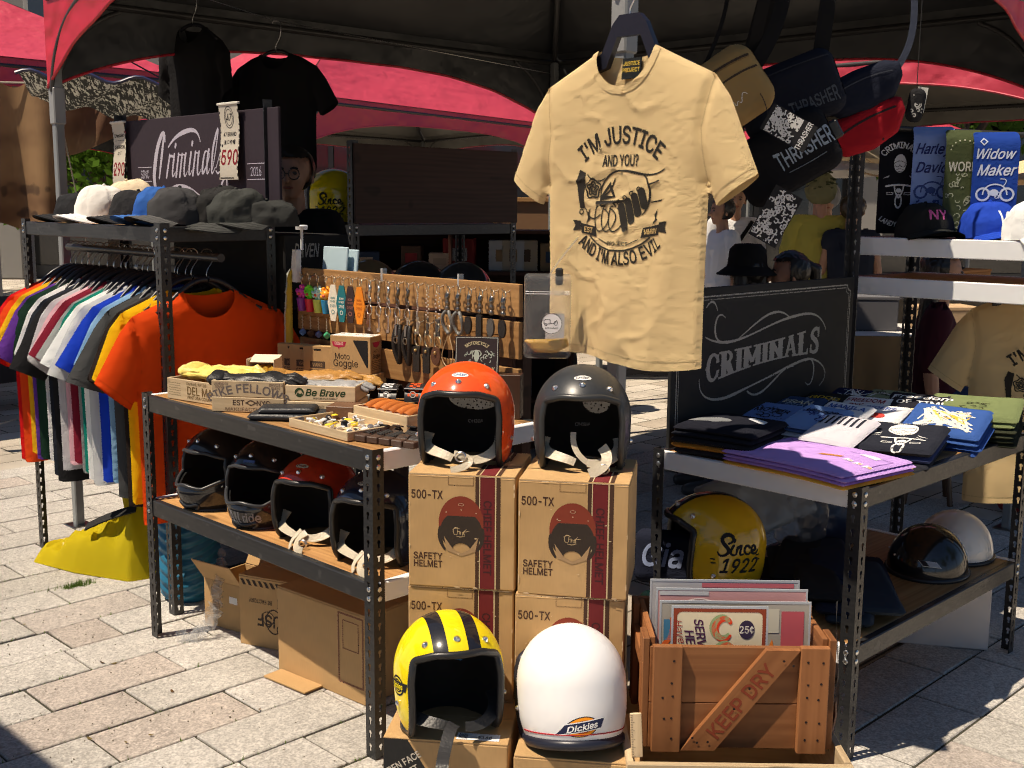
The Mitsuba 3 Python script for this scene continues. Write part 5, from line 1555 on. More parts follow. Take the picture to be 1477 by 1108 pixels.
def strap(k, pts, w=.03, col=(0.010, 0.010, 0.011), nor=TW):
    part(k, 'shoulder_strap', ribbon(spline(pts, 24), nor, w, .0025), 'cloth', col)


# eave line for hooks: the right side of the tent
u, v = tilt(35)
k, M, g = bag('shoulder_bag', 'tan shoulder bag with dark zips right of the tan t-shirt', [2.95, 2.06, 1.835], u, v, rrect(.29, .225, .06), .10, (0.33, 0.215, 0.085), [
    ('zip', unary_union([brush([[-.13, .055], [-.02, .072], [.12, .06]], .007, 20), brush([[-.13, .0], [0, .03], [.125, .018]], .006, 20)]), (0.05, 0.035, 0.02)), ('pocket_edge', brush([[-.13, .05], [-.02, .066], [.12, .054]], .003, 20), (0.22, 0.14, 0.06)), ('signature', brush([[.0, -.045], [.008, -.036], [.012, -.048], [.02, -.040], [.026, -.048], [.034, -.040], [.055, -.036]], .0020, 40), (0.8, 0.78, 0.7))], 1)
strap(k, [M[:3, 3] + u * .13 + v * .02, M[:3, 3] + u * .15 + ez * .12 + RR * .03, [3.12, 2.05, 2.42]], .045)
strap(k, [M[:3, 3] - u * .10 + v * .06, M[:3, 3] - u * .03 + ez * .18, [3.0, 2.12, 2.42]], .012)
DN = (0.011, 0.013, 0.022)


def flame_word(s, h, sx):
    """Letters that widen to the ends of the word, as a bent banner."""
    fl_ = text(s, h, sx, True)
    w = fl_[0][:, 0].max()
    return fl_[0] * np.c_[np.ones(len(fl_[0])), 1 + .35 * (fl_[0][:, :1] / w) ** 2], fl_[1]


def pattern_tag(label, c3, deg, w=.085, h=.15, word=True):
    k = thing('swing_tag', label, 'tag', 'patterned swing tags on the black bags')
    u, v = tilt(deg)
    M = frame(c3, u, v)
    part(k, 'card', mv(bx([-w / 2, -h / 2, -.001], [w / 2, h / 2, 0]), M), 'matte', (0.016, 0.016, 0.018))
    y0 = .25 if word else .5
    pt = affinity.translate(swirl(90, w * .95, h * (.62 if word else .95), int(abs(deg) * 10), .010, .0042), 0, h * (.12 if word else 0))
    part(k, 'pattern', paint(pt, onframe(M)), 'matte', (0.62, 0.62, 0.6))
    if word:
        part(k, 'lettering', paint(text('THRASHER', .016, .75, True, (0, -h * .34)), onframe(M)), 'matte', (0.7, 0.7, 0.68))
    part(k, 'string', tube(spline([M[:3, 3] + v * h * .48, M[:3, 3] + v * h * .6 + u * .02, M[:3, 3] + v * h * .8 + u * .05 - TW * .03], 8), .0012, 5), 'matte', (0.02, 0.02, 0.02))


body = rrect(.335, .215, .05)
u, v = tilt(22)
k, M, g = bag('crossbody_bag', 'upper black crossbody bag with dim grey gothic lettering', [3.25, 2.01, 1.855], u, v, body, .09, DN, [('lettering', rot2(flame_word('THRASHER', .036, .62), 2, (.055, -.045)), (0.055, 0.065, 0.08)), ('zip', brush([[-.15, .075], [0, .082], [.15, .075]], .004, 16), (0.03, 0.03, 0.035))], 2, group='black crossbody bags')
strap(k, [M[:3, 3] - u * .15 + v * .05, M[:3, 3] - u * .13 + ez * .2, [3.10, 1.93, 2.42]], .055)
strap(k, [M[:3, 3] + u * .13 + v * .08, M[:3, 3] + u * .11 + ez * .2, [3.36, 1.93, 2.42]], .05)
pattern_tag('black and white patterned swing tag between the two crossbody bags', [3.01, 1.86, 1.735], 62)
u, v = tilt(30)
k, M, g = bag('crossbody_bag', 'lower black crossbody bag with pale blue gothic lettering', [3.20, 1.985, 1.66], u, v, body, .085, (0.010, 0.010, 0.012), [('lettering', rot2(flame_word('THRASHER', .044, .62), 2, (.055, .0)), (0.26, 0.32, 0.38)), ('zip', brush([[-.02, -.045], [.03, -.047], [.11, -.045]], .003, 16), (0.10, 0.12, 0.14))], 3, group='black crossbody bags')
strap(k, [M[:3, 3] - u * .15 + v * .06, M[:3, 3] - u * .17 + ez * .2, [3.00, 1.97, 2.05], [3.08, 1.94, 2.42]], .035)
pattern_tag('patterned swing tag hanging below the lower crossbody bag', [3.07, 1.93, 1.475], -28, .095, .17, False)
pk = part(k, 'buckle', mv(bx([.155, -.03, -.02], [.19, .03, .02], .006), M), 'satin', (0.012, 0.012, 0.012))
fan = Polygon([(-.17, .045), (-.12, .07), (0, .078), (.12, .07), (.17, .045), (.165, .0), (.11, -.06), (.0, -.08), (-.11, -.06), (-.165, .0)]).buffer(.012)
u, v = tilt(24)
fan = affinity.scale(fan, .82, .82, origin=(0, 0))
k, M, g = bag('waist_bag', 'dark navy waist bag above the red one', [3.56, 1.93, 1.885], u, v, fan, .075, (0.012, 0.015, 0.028), [('zip', brush([[-.105, .025], [0, .037], [.105, .025]], .004, 16), (0.04, 0.045, 0.06))], 4)
strap(k, [M[:3, 3] + u * .125 + v * .02, M[:3, 3] + u * .155 + ez * .07, M[:3, 3] + u * .16 + ez * .30, [3.62, 1.84, 2.42]], .022, (0.05, 0.06, 0.09))
u, v = tilt(27)
k, M, g = bag('waist_bag', 'red waist bag with a black zip', [3.58, 1.92, 1.765], u, v, fan, .08, (0.32, 0.010, 0.018), [('zip', brush([[-.10, .018], [0, .03], [.105, .025]], .0065, 16), (0.012, 0.01, 0.012)), ('rivet', Point(.03, -.055).buffer(.004), (0.03, 0.01, 0.01))], 5)
part(k, 'buckle_strap', mv(bx([-.165, -.025, -.01], [-.13, .04, .012], .006), M), 'cloth', (0.02, 0.012, 0.014))
part(k, 'white_tag', mv(bx([-.155, .045, -.002], [-.13, .075, .002]), M), 'matte', (0.6, 0.6, 0.6))
k, M, g = bag('wristband', 'black wristband with white pattern hanging beside the towels', [3.83, 1.87, 1.855], *tilt(-8), rrect(.06, .115, .025), .035, (0.018, 0.018, 0.02), [('print', swirl(8, .04, .09, 3, .012, .004), (0.4, 0.4, 0.38))], 6, 'wristband')
part(k, 'paper_tag', mv(bx([.0, -.02, -.01], [.035, .065, -.008]), M), 'matte', (0.6, 0.6, 0.55))
part(k, 'string', tube([M[:3, 3] + ez * .05, M[:3, 3] + ez * .56], .0015, 5), 'matte', (0.02, 0.02, 0.02))
# ================================================================== keychain board and what hangs on it
kbd = thing('keychain_board', 'honey wood board of three planks full of hanging keychains', 'display board')
for z0, z1, y0, y1 in ((1.165, 1.265, 2.425, 3.575), (1.035, 1.150, 2.425, 3.60), (.905, 1.005, 2.425, 3.59)):
    wood_part(kbd, 'plank', [2.452, y0, z0], [2.470, y1, z1], 1, 'wood_honey')
for y in (2.50, 3.0, 3.5):
    wood_part(kbd, 'batten', [2.471, y - .03, .86], [2.486, y + .03, 1.25], 2, 'wood_dark')
part(kbd, 'metal_clip', bx([2.449, 3.085, 1.235], [2.473, 3.095, 1.285], .002), 'metal', (0.8, 0.8, 0.8))
part(kbd, 'metal_clip', bx([2.449, 2.695, 1.235], [2.473, 2.703, 1.285], .002), 'metal', (0.8, 0.8, 0.8))
KX = 2.452


def ring(c, r, t, ax):
    th = np.linspace(0, 2 * np.pi, 20, endpoint=False)
    a, b = nrm(ax[0]), nrm(ax[1])
    return tube(A(c) + r * (np.cos(th)[:, None] * a + np.sin(th)[:, None] * b), t, 6, closed=True)


def hookset(k, y, z):
    part(k, 'hook', tube(spline([[KX, y, z], [KX - .03, y, z + .001], [KX - .034, y, z + .008]], 8), .0022, 6), 'metal', (0.8, 0.78, 0.72), smooth=60)
    part(k, 'ring', ring([KX - .024, y, z - .012], .013, .0019, ((.4, 1, 0), ez)), 'metal', (0.8, 0.74, 0.6), smooth=60)


ys = np.linspace(3.535, 2.465, 22)
MET, BRASS, DKL = (0.62, 0.60, 0.56), (0.62, 0.47, 0.22), (0.018, 0.015, 0.013)
TAGC = [('cream', (0.75, 0.70, 0.58), (0.15, 0.3, 0.3)), ('teal', (0.012, 0.16, 0.19), (0.75, 0.75, 0.7)), ('dark brown', (0.035, 0.018, 0.018), (0.3, 0.12, 0.1)), ('orange', (0.75, 0.23, 0.01), (0.5, 0.12, 0.01))]
CUP = [('pink haired purple', (0.72, 0.05, 0.38), (0.22, 0.03, 0.30)), ('green haired red', (0.18, 0.75, 0.03), (0.6, 0.02, 0.05)), ('pale blue haired yellow', (0.55, 0.80, 0.70), (0.6, 0.7, 0.12)), ('orange haired blue', (0.85, 0.33, 0.02), (0.02, 0.25, 0.5))]
for i, y in enumerate(ys):
    z = 1.243 + .0
    x = KX - .024
    if i < 4:
        nm, c1, c2 = CUP[i]
        k = thing('keychain', f'{nm} cup figure keychain on the board', 'keychain', 'keychains on the wooden board')
        hookset(k, y, z)
        part(k, 'cord', tube([[x, y, z - .024], [x, y, z - .055]], .0022, 6), 'metal', BRASS)
        hair = [tube(spline([[x, y, z - .062], [x - .008 + .016 * rng.random(), y + .022 * math.cos(a), z - .062 + .022 * math.sin(a)], [x, y + .030 * math.cos(a + .5), z - .066 + .022 * math.sin(a + .5)]], 8), .0055, 6) for a in np.linspace(0, 6.28, 9)]
        part(k, 'curly_hair', cat(hair + [sh(trimesh.creation.icosphere(2, .016), x, y, z - .066)]), 'satin', c1, smooth=60)
        part(k, 'cup', sh(lathe([[0, 0], [.013, 0], [.020, .048], [0, .048]], 16), x, y, z - .135), 'satin', c2, smooth=40)
        part(k, 'face_spot', sh(trimesh.creation.icosphere(1, .006), x - .014, y - .004, z - .07), 'satin', (0.7, 0.1, 0.05))
    elif i < 8:
        nm, c1, c2 = TAGC[i - 4]
        k = thing('keychain', f'{nm} diamond shaped motel key tag on the board', 'keychain', 'keychains on the wooden board')
        hookset(k, y, z)
        g = Polygon([(-.009, .062), (.009, .062), (.024, 0), (.009, -.062), (-.009, -.062), (-.024, 0)]).buffer(.003)
        M = frame([x - .004, y, z - .092], [.15, -1, 0], ez)
        part(k, 'tag', extr(g, M, .004), 'satin', c1)
        part(k, 'print', paint(join(text('BORN', .007, .8, True, (0, .018)), text('TO RIDE', .007, .7, True, (0, .006)), text('1903', .010, .8, True, (0, -.010)), tri(Point(0, -.032).buffer(.008).difference(Point(0, -.032).buffer(.0055)))), onframe(M, .0048)), 'matte', c2)
    elif i < 13:
        k = thing('keychain', f'{["brass swivel clasp with a round ring", "steel clasp with a skeleton key", "steel clasp with twin hanging key", "dark swivel clasp with a large split ring", "dark clasp with a bunch of short tags"][i - 8]} on the keychain board', 'keychain', 'keychains on the wooden board')
        hookset(k, y, z)
        part(k, 'clasp', cat(tube(spline([[x, y, z - .02], [x - .004, y - .008, z - .034], [x, y + .004, z - .05], [x, y, z - .062]], 12), [.006, .007, .006, .005] * 3, 7), ring([x, y, z - .07], .010, .003, ((.3, 1, 0), ez))), 'metal', MET if i < 11 else (0.2, 0.19, 0.18), smooth=60)
        part(k, 'large_ring', ring([x - .002, y, z - .102], .018, .0022, ((.2, 1, 0), ez)), 'metal', MET, smooth=60)
        for q in range(1 + (i % 3)):
            part(k, 'key', cat(bx([x - .003 + .004 * q, y - .004 + .010 * q, z - .175 + .01 * q], [x - .001 + .004 * q, y + .003 + .010 * q, z - .115], .0008), bx([x - .003 + .004 * q, y - .004 + .010 * q, z - .175 + .01 * q], [x - .001 + .004 * q, y + .010 + .010 * q, z - .163 + .01 * q], .0008)), 'metal', BRASS if q % 2 else MET)
    elif i < 16:
        k = thing('keychain', f'{["beaded chain with a slim silver blade", "beaded chain with a dark slim pendant", "tassel of chains with a leather square"][i - 13]} on the keychain board', 'keychain', 'keychains on the wooden board')
        hookset(k, y, z)
        part(k, 'bead_chain', cat([sh(trimesh.creation.icosphere(1, .0034), x + .002 * math.sin(q), y + (.005 if q % 2 else -.004) * (i - 13), z - .026 - .0066 * q) for q in range(13)]), 'metal', (0.8, 0.8, 0.8), smooth=60)
        part(k, 'pendant', bx([x - .003, y - .006 - .004 * (i == 15), z - .165], [x + .002, y + .006 + .006 * (i == 15), z - .108], .002), 'metal' if i == 13 else 'leather', (0.5, 0.48, 0.44) if i == 13 else (0.06, 0.055, 0.05))
    else:
        k = thing('keychain', f'{["brass snap with a big grey patterned leather loop", "dark snap with a twisted patterned cord", "brass snap with a black loop", "dark snap with a long black leather strip", "silver snap with an oval grey leather fob", "silver snap beside the plastic bag"][i - 16]} on the keychain board', 'keychain', 'keychains on the wooden board')
        hookset(k, y, z)
        part(k, 'snap', cat(tube(spline([[x, y, z - .02], [x - .005, y, z - .04], [x, y, z - .06]], 10), [.007, .009, .008, .009, .007, .006, .007, .009, .008, .006], 8), sh(trimesh.creation.icosphere(2, .009), x - .004, y, z - .068)), 'metal', (0.30, 0.28, 0.25), smooth=60)
        if i in (16, 17):
            part(k, 'leather_loop', cat([tube(spline([[x, y, z - .075], [x - .008, y + s * .02, z - .10], [x, y + s * .016, z - .135], [x, y, z - .15]], 14), .006, 7) for s in (-1, 1)]), 'leather', (0.16, 0.16, 0.15), smooth=60)
        else:
            g = ell(.014, .028) if i > 19 or i == 18 else rrect(.022, .075, .006)
            M = frame([x - .004, y, z - .115], [.1, -1, 0], ez)
            part(k, 'leather_fob', extr(g, M, .008), 'leather', (0.085, 0.08, 0.075) if i == 20 else DKL)
yl = [ys[11] - .005, ys[12] - .004, ys[13] - .004, ys[14] - .004, ys[15] - .0, ys[16] + .0]
for j, y in enumerate(yl):
    z = 1.120
    x = KX - .022
    k = thing('keychain', f'{["black leather lanyard with a steel swivel", "black braided lanyard with a steel swivel", "black leather fob with a brass rivet, left of a pair", "black leather fob with a brass rivet, right of a pair", "brown leather loop with twin rings", "thin cord loop on a brown hook"][j]} in the lower row', 'keychain', 'keychains in the lower row of the board')
    hookset(k, y, z)
    if j < 2:
        part(k, 'lanyard', cat(*[tube(spline([[x, y + s * .006, z - .02], [x - .012, y + s * .016, z - .07], [x - .006, y + s * .010, z - .125], [x, y, z - .15]], 14), .0085, 7) for s in (-1, 1)]), 'leather', DKL, smooth=60)
        part(k, 'swivel', cat(tube([[x - .014, y, z - .02], [x - .014, y, z - .055]], .006, 8), ring([x - .016, y, z - .07], .010, .0025, ((0, 1, 0), ez))), 'metal', (0.35, 0.35, 0.35), smooth=60)
    elif j < 5:
        part(k, 'twin_ring', cat(ring([x - .003, y, z - .062], .021, .0026, ((.2, 1, 0), ez)), ring([x - .01, y + .006, z - .04], .012, .003, ((.8, 1, 0), ez))), 'metal', (0.7, 0.62, 0.45), smooth=60)
        part(k, 'fob', extr(rrect(.030, .085, .006) if j < 4 else ell(.02, .03), frame([x - .008, y, z - .125 + (.02 if j == 4 else 0)], [.1, -1, 0], ez), .006), 'leather', DKL if j < 4 else (0.10, 0.04, 0.02))
        part(k, 'rivet', sh(trimesh.creation.icosphere(2, .006), x - .015, y, z - .095), 'metal', BRASS, smooth=60)
    else:
        part(k, 'cord', tube(spline([[x, y, z - .02], [x - .004, y + .018, z - .07], [x - .004, y + .024, z - .12], [x - .004, y, z - .135], [x - .004, y - .022, z - .11], [x - .004, y - .016, z - .06], [x, y, z - .02]], 40), .0016, 6), 'leather', (0.45, 0.32, 0.18))
for j in range(4):
    y, z = ys[j] + .004, 1.088
    x = KX - .02
    k = thing('keychain', f'{["blue and white dice", "brown bead", "navy and white dice", "green bead"][j]} charm on a short chain under the cup figures', 'keychain', 'small charms under the cup figures')
    part(k, 'hook', tube([[KX, y, z], [x, y, z + .002]], .002, 6), 'metal', BRASS)
    part(k, 'chain', cat([sh(trimesh.creation.icosphere(1, .003), x, y + .001 * (-1) ** q, z - .006 * q) for q in range(8)]), 'metal', (0.7, 0.62, 0.5))
    part(k, 'charm', mv(bx([-.010, -.010, -.010], [.010, .010, .010], .003), frame([x, y, z - .06], [.6, .7, .3], [-.4, .5, .8])), 'satin', [(0.15, 0.28, 0.55), (0.12, 0.06, 0.03), (0.10, 0.14, 0.30), (0.05, 0.3, 0.15)][j])
for j, y in enumerate(np.r_[ys[4:9], ys[17:21]]):
    part(kbd, 'pin', tube([[KX, y, 1.105], [KX - .03, y, 1.106], [KX - .032, y, 1.112]], .0018, 5), 'metal', (0.3, 0.22, 0.15))

# ================================================================== goods on the left table
TZ = .858
ET, = (nrm([.60, -.80, 0]),)


def tray(name, label, o, e, w, h, d, m, prints=(), th=.006, catg='tray', group=None, base=True):
    """An open wooden box; o is the lower left of its front."""
    k = thing(name, label, catg, group)
    M = frame(o, e, ez)
    wood_part(k, 'front', [0, 0, -th], [w, h, 0], 0, m, M)
    wood_part(k, 'back', [0, 0, -d], [w, h, -d + th], 0, m, M)
    wood_part(k, 'side', [0, 0, -d + th], [th, h, -th], 2, m, M)
    wood_part(k, 'side', [w - th, 0, -d + th], [w, h, -th], 2, m, M)
    wood_part(k, 'bottom', [th, 0, -d + th], [w - th, .004, -th], 0, m, M)
    for nm, fl_, c in prints:
        part(k, nm, paint(fl_, onframe(M)), 'matte', c)
    return k, M


INK = (0.075, 0.05, 0.035)
e1 = nrm([.17, -.985, 0])
tray('wooden_tray', 'wooden tray lettered DEL MAR with yellow gloves at the left end of the table', [1.828, 3.45, TZ], e1, .30, .070, .16, 'wood_pale', [('lettering', join(text('DEL MAR', .026, .95, True, (.10, .036), 'l'), text('VENTURA COUNTY', .0105, 1.0, True, (.10, .014), 'l'), text('Dunkirk, NY 28', .010, 1.0, False, (.10, .059), 'l')), (0.16, 0.10, 0.04)), ('stamp', unary_union([sbox(.01, y, .07, y + .0012) for y in np.arange(.015, .062, .008)]), (0.22, 0.15, 0.08))])
grp = 'stacked wooden trays with printed fronts'
tray('wooden_tray', 'wooden tray lettered EST NYC, lower of the two bike trays', [1.81, 3.135, TZ], ET, .235, .046, .14, 'wood_pale', [('lettering', join(text('EST', .016, .95, True, (.088, .030)), text('NYC', .016, .95, True, (.168, .030)), text('MANUFACTURING', .0115, 1.1, False, (.122, .009))), INK), ('diamond', Polygon([(.108, .030), (.128, .040), (.148, .030), (.128, .020)]).difference(ell(.009, .005, (.128, .030))), INK)], group=grp)
tray('wooden_tray', 'wooden tray with arched bike lettering, upper of the two', [1.812, 3.137, TZ + .0475], ET, .233, .050, .14, 'wood_pale', [('lettering', arc(text('BIKE FELLOWS', .026, 1.05, True), .26, (.118, -.232)), (0.15, 0.12, 0.11)), ('corner_lettering', join(text('LEGEND IS', .008, .8, True, (.008, .040), 'l'), text('NEVER', .008, .8, True, (.012, .030), 'l'), text('SERVICE &', .008, .8, True, (.186, .040), 'l'), text('PARTS', .008, .8, True, (.194, .030), 'l')), (0.2, 0.13, 0.1))], group=grp)
tray('wooden_tray', 'wooden tray with faint small lettering under the Be Brave tray', [1.955, 2.946, TZ], ET, .225, .040, .14, 'wood_pale', [('lettering', text('KEEP FIGHTING  GO SWEEP', .010, .8, False, (.112, .024)), (0.25, 0.17, 0.1))], group=grp)
BR = [text('Be Brave', .021, 1.05, True, (.128, .027), slant=.25), tri(Point(.045, .026).buffer(.0145).difference(Point(.047, .028).buffer(.006)).difference(brush([[.034, .018], [.045, .03], [.056, .022]], .003, 10)))]
tray('wooden_tray', 'wooden tray lettered Be Brave with a round green mark', [1.957, 2.948, TZ + .0415], ET, .223, .048, .14, 'wood_pale', [('lettering', join(*BR), (0.03, 0.055, 0.02)), ('small_lettering', text('MOTORCYCLE SUPPLY', .005, 1.0, True, (.128, .009)), INK)], group=grp)


def glove(label, o, ang, col, seed, flat=.05, s=1.0, catg='gloves'):
    """A limp leather glove lying down: palm, cuff, four fingers and a thumb in one skin."""
    k = thing('glove', label, catg)
    u = A([math.cos(ang), math.sin(ang), 0])
    M = frame(o, u, A([-u[1], u[0], .12]))
    sp = [([-.02, 0, 0], [.08, 0, .004], .038, .036)]
    q = np.random.default_rng(seed)
    for i, (y, L) in enumerate(((-.030, .055), (-.010, .07), (.012, .066), (.032, .05))):
        a = A([.09, y, 0]); b = a + [L * .55, y * .15, .006 + .004 * q.random()]; c = b + [L * .5, 0, -.012]
        sp += [(a, b, .0115, .0105), (b, c, .0105, .009)]
    sp += [([.02, .034, 0], [.055, .062, .0], .013, .011), ([.055, .062, 0], [.085, .066, -.004], .011, .009), ([-.09, 0, 0], [-.02, 0, 0], .04, .03)]
    tot = None
    ico = trimesh.creation.icosphere(1, 1.0)
    for a, b, ra, rb in sp:
        h = manif(hull(np.vstack([ico.vertices * ra * A([1, 1, .42 if ra > .02 else .8]) + A(a), ico.vertices * rb * A([1, 1, .42 if rb > .02 else .8]) + A(b)])))
        tot = h if tot is None else tot + h
    m = tot.refine_to_length(.010).to_mesh()
    g = trimesh.Trimesh(m.vert_properties[:, :3], m.tri_verts, process=True)
    trimesh.smoothing.filter_taubin(g, iterations=8)
    v = A(g.vertices)
    v[:, 2] += (meshkit.fbm(v * 45, 3, seed) - .5) * .016
    v[:, 1] += (meshkit.fbm(v * 30 + 7, 2, seed) - .5) * .010
    part(k, 'hand_skin', mv((v * s, g.faces), M), 'leather', col, smooth=True)
    g = lathe([[.030, -.01], [.044, .0], [.050, .03], [.047, .03], [.041, .0]], 20)
    part(k, 'cuff', mv(mv(g, frame([-.085, 0, .004], [0, 1, 0], [0, 0, 1]) @ np.diag([1, .45, -1, 1])), M), 'leather', A(lin(col)) * .85, smooth=50)


glove('yellow tie dye glove, left of the pair in the DEL MAR tray', [1.965, 3.37, TZ + .082], -1.35, (0.80, 0.64, 0.20), 1, s=1.25)
glove('yellow tie dye glove, right of the pair in the DEL MAR tray', [1.925, 3.30, TZ + .088], -1.4, (0.78, 0.60, 0.14), 2, s=1.25)
glove('black leather glove lying across the bike tray', [1.925, 3.10, TZ + .092], -.93, (0.018, 0.018, 0.020), 3, s=1.1)
glove('black leather glove underneath on the bike tray', [1.955, 3.09, TZ + .075], -.8, (0.022, 0.022, 0.024), 4)
glove('tan leather glove behind the trays, nearer one', [2.16, 3.12, TZ + .075], -.85, (0.42, 0.21, 0.05), 5, s=1.1)
glove('tan leather glove behind the trays, farther one', [2.24, 3.08, TZ + .06], -1.0, (0.45, 0.24, 0.06), 6)
glove('black and white racing glove in the Be Brave tray', [2.10, 2.92, TZ + .075], -.95, (0.30, 0.30, 0.30), 7, s=.9)


def small_box(name, label, o, e, w, h, d, prints=(), m='cardboard', col=None, catg='box', group=None):
    k = thing(name, label, catg, group)
    M = frame(o, e, ez)
    part(k, 'body', mv(bx([0, 0, -d], [w, h, 0], .0012), M), m, col)
    for nm, fl_, c in prints:
        part(k, nm, paint(fl_, onframe(M)), 'matte', c)
    return k, M


gb = 'plain product boxes standing by the keychain board'
for i, (y, x) in enumerate(((3.555, 2.33), (3.50, 2.345), (3.435, 2.36))):
    small_box('product_box', f'brown product box with dark square print, {("left", "middle", "right")[i]} of three by the board', [x, y, TZ], nrm([.45, -.9, 0]), .115, .135, .030, [('print', sbox(.028, .055, .088, .080), INK), ('lettering', text('VANS', .012, .9, True, (.058, .067)), (0.45, 0.28, 0.13)), ('frame', sbox(.028, .02, .088, .048).exterior.buffer(.0012), INK), ('second_lettering', text('CUPS', .014, .9, True, (.058, .034)), INK), ('slot', rrect(.03, .007, .003, (.058, .122)), (0.02, 0.015, 0.01))], group=gb)
k, M = small_box('goggle_box', 'brown goggle box with a black slanted window on top of another box', [2.315, 3.205, .925], nrm([.42, -.91, 0]), .155, .128, .085, [
    ('window', Polygon([(.092, .112), (.142, .112), (.142, .025)]).buffer(.003), (0.012, 0.012, 0.014)), ('lettering', join(text('Moto', .020, .9, False, (.016, .058), 'l'), text('Goggle', .024, .86, False, (.010, .034), 'l')), (0.02, 0.016, 0.014)), ('red_wings', Polygon([(.006, .108), (.062, .108), (.056, .092), (.036, .088), (.034, .078), (.030, .088), (.012, .092)]), (0.42, 0.02, 0.06)), ('wing_lettering', text('Blast', .011, 1.0, True, (.034, .102)), (0.75, 0.6, 0.5))])
S = M @ frame([.155, 0, 0], [0, 0, -1], [0, 1, 0])
part(k, 'side_wings', paint(Polygon([(.012, .108), (.072, .108), (.06, .094), (.042, .088), (.024, .094)]), onframe(S)), 'matte', (0.42, 0.02, 0.06))
part(k, 'side_lettering', paint(join(text('MOTO', .010, .9, False, (.042, .076)), text('Goggle', .014, .8, True, (.042, .060)), tri(unary_union([sbox(.01, y, .072, y + .0015) for y in np.arange(.012, .045, .006)]))), onframe(S)), 'matte', (0.05, 0.03, 0.02))
Tp = M @ frame([0, .128, 0], [1, 0, 0], [0, 0, -1])
part(k, 'pale_lid', mv(bx([.001, .128, -.084], [.154, .1292, -.001]), M), 'matte', (0.62, 0.58, 0.52))
part(k, 'lid_marks', paint(unary_union([rrect(.014, .014, .004, (.022 + i * .028, .05)).difference(rrect(.009, .009, .003, (.022 + i * .028, .05))) for i in range(5)]), onframe(M @ frame([0, .1292, 0], [1, 0, 0], [0, 0, -1]))), 'matte', (0.1, 0.08, 0.07))
small_box('product_box', 'brown box with a red wing print under the goggle box', [2.29, 3.225, TZ], nrm([.42, -.91, 0]), .20, .066, .10, [('print', Polygon([(.02, .055), (.075, .055), (.07, .042), (.03, .042)]), (0.42, 0.03, 0.06)), ('lettering', text('MOTO GOGGLE', .008, .9, True, (.05, .03)), INK)])
k, M = small_box('cream_box', 'cream carton with an open window and yellow rolls', [2.12, 3.43, .905], nrm([.62, -.78, 0]), .10, .010, .09, m='matte', col=(0.68, 0.58, 0.42))
part(k, 'back', mv(bx([0, .01, -.09], [.10, .062, -.086], .001), M), 'matte', (0.70, 0.60, 0.44))
part(k, 'top', mv(bx([0, 0, 0], [.10, .003, .075], .001), M @ frame([0, .062, -.088], [1, 0, 0], [0, .8, -.6]) @ np.diag([1, 1, 1, 1]) if False else M @ frame([0, .064, -.088], [1, 0, 0], [0, 1, .25])), 'matte', (0.74, 0.65, 0.48))
for s in (0, .097):
    part(k, 'side', mv(bx([s, .01, -.086], [s + .003, .06, -.001], .001), M), 'matte', (0.70, 0.60, 0.44))
for j in range(4):
    part(k, 'yellow_roll', mv(tube([[.015 + j * .023, .022, -.078], [.015 + j * .023, .022, -.012]], .0105, 10), M), 'cloth', (0.72, 0.45, 0.06), smooth=60)
small_box('product_box', 'plain brown box under the cream carton', [2.10, 3.445, TZ], nrm([.62, -.78, 0]), .13, .045, .11)

# rolled goggles: a curved strap with a lens on each
for j in range(3):
    k = thing('goggles', f'{["black goggles with checkered strap", "dark goggles with a brown lens", "goggles with a red flame strap"][j]} curled on the table, {["left", "middle", "right"][j]} of three', 'goggles')
    M = frame([2.21 + j * .068, 2.93 - j * .052, TZ], ET, ez)
    th = np.linspace(.15, math.pi - .05, 20)
    c_ = lambda r, wo: np.c_[np.full(20, wo), .058 * np.sin(th) * r + .0, -.05 + .062 * np.cos(th) * r]
    part(k, 'strap', mv(ribbon(c_(1.0, .02), np.c_[np.zeros(20), np.sin(th), np.cos(th)], .060, .004), M), 'satin', (0.016, 0.016, 0.018), smooth=30)
    sq = []
    for a in range(14):
        for b in range(3):
            if (a + b) % 2 == 0:
                t0, t1 = th[2 + a], th[3 + a]
                tt = np.linspace(t0, t1, 4)
                sq.append(ribbon(np.c_[np.full(4, .002 + b * .012 if j != 2 else .006 + b * .012), .0605 * np.sin(tt), -.05 + .0645 * np.cos(tt)], np.c_[np.zeros(4), np.sin(tt), np.cos(tt)], .011, .0012))
    s_ = part(k, 'checker_print', mv(cat(sq), M), 'matte', (0.7, 0.7, 0.7) if j != 2 else (0.65, 0.08, 0.01))
    labels[s_] = {'kind': 'stuff'}
    part(k, 'buckle', mv(bx([-.014, .046, -.022], [.054, .052, .004], .002), M), 'satin', (0.02, 0.025, 0.035))
    part(k, 'round_mark', mv(ring([.02, .034, .0155], .010, .0012, ([1, 0, 0], [0, 1, 0])), M), 'matte', (0.6, 0.6, 0.6))

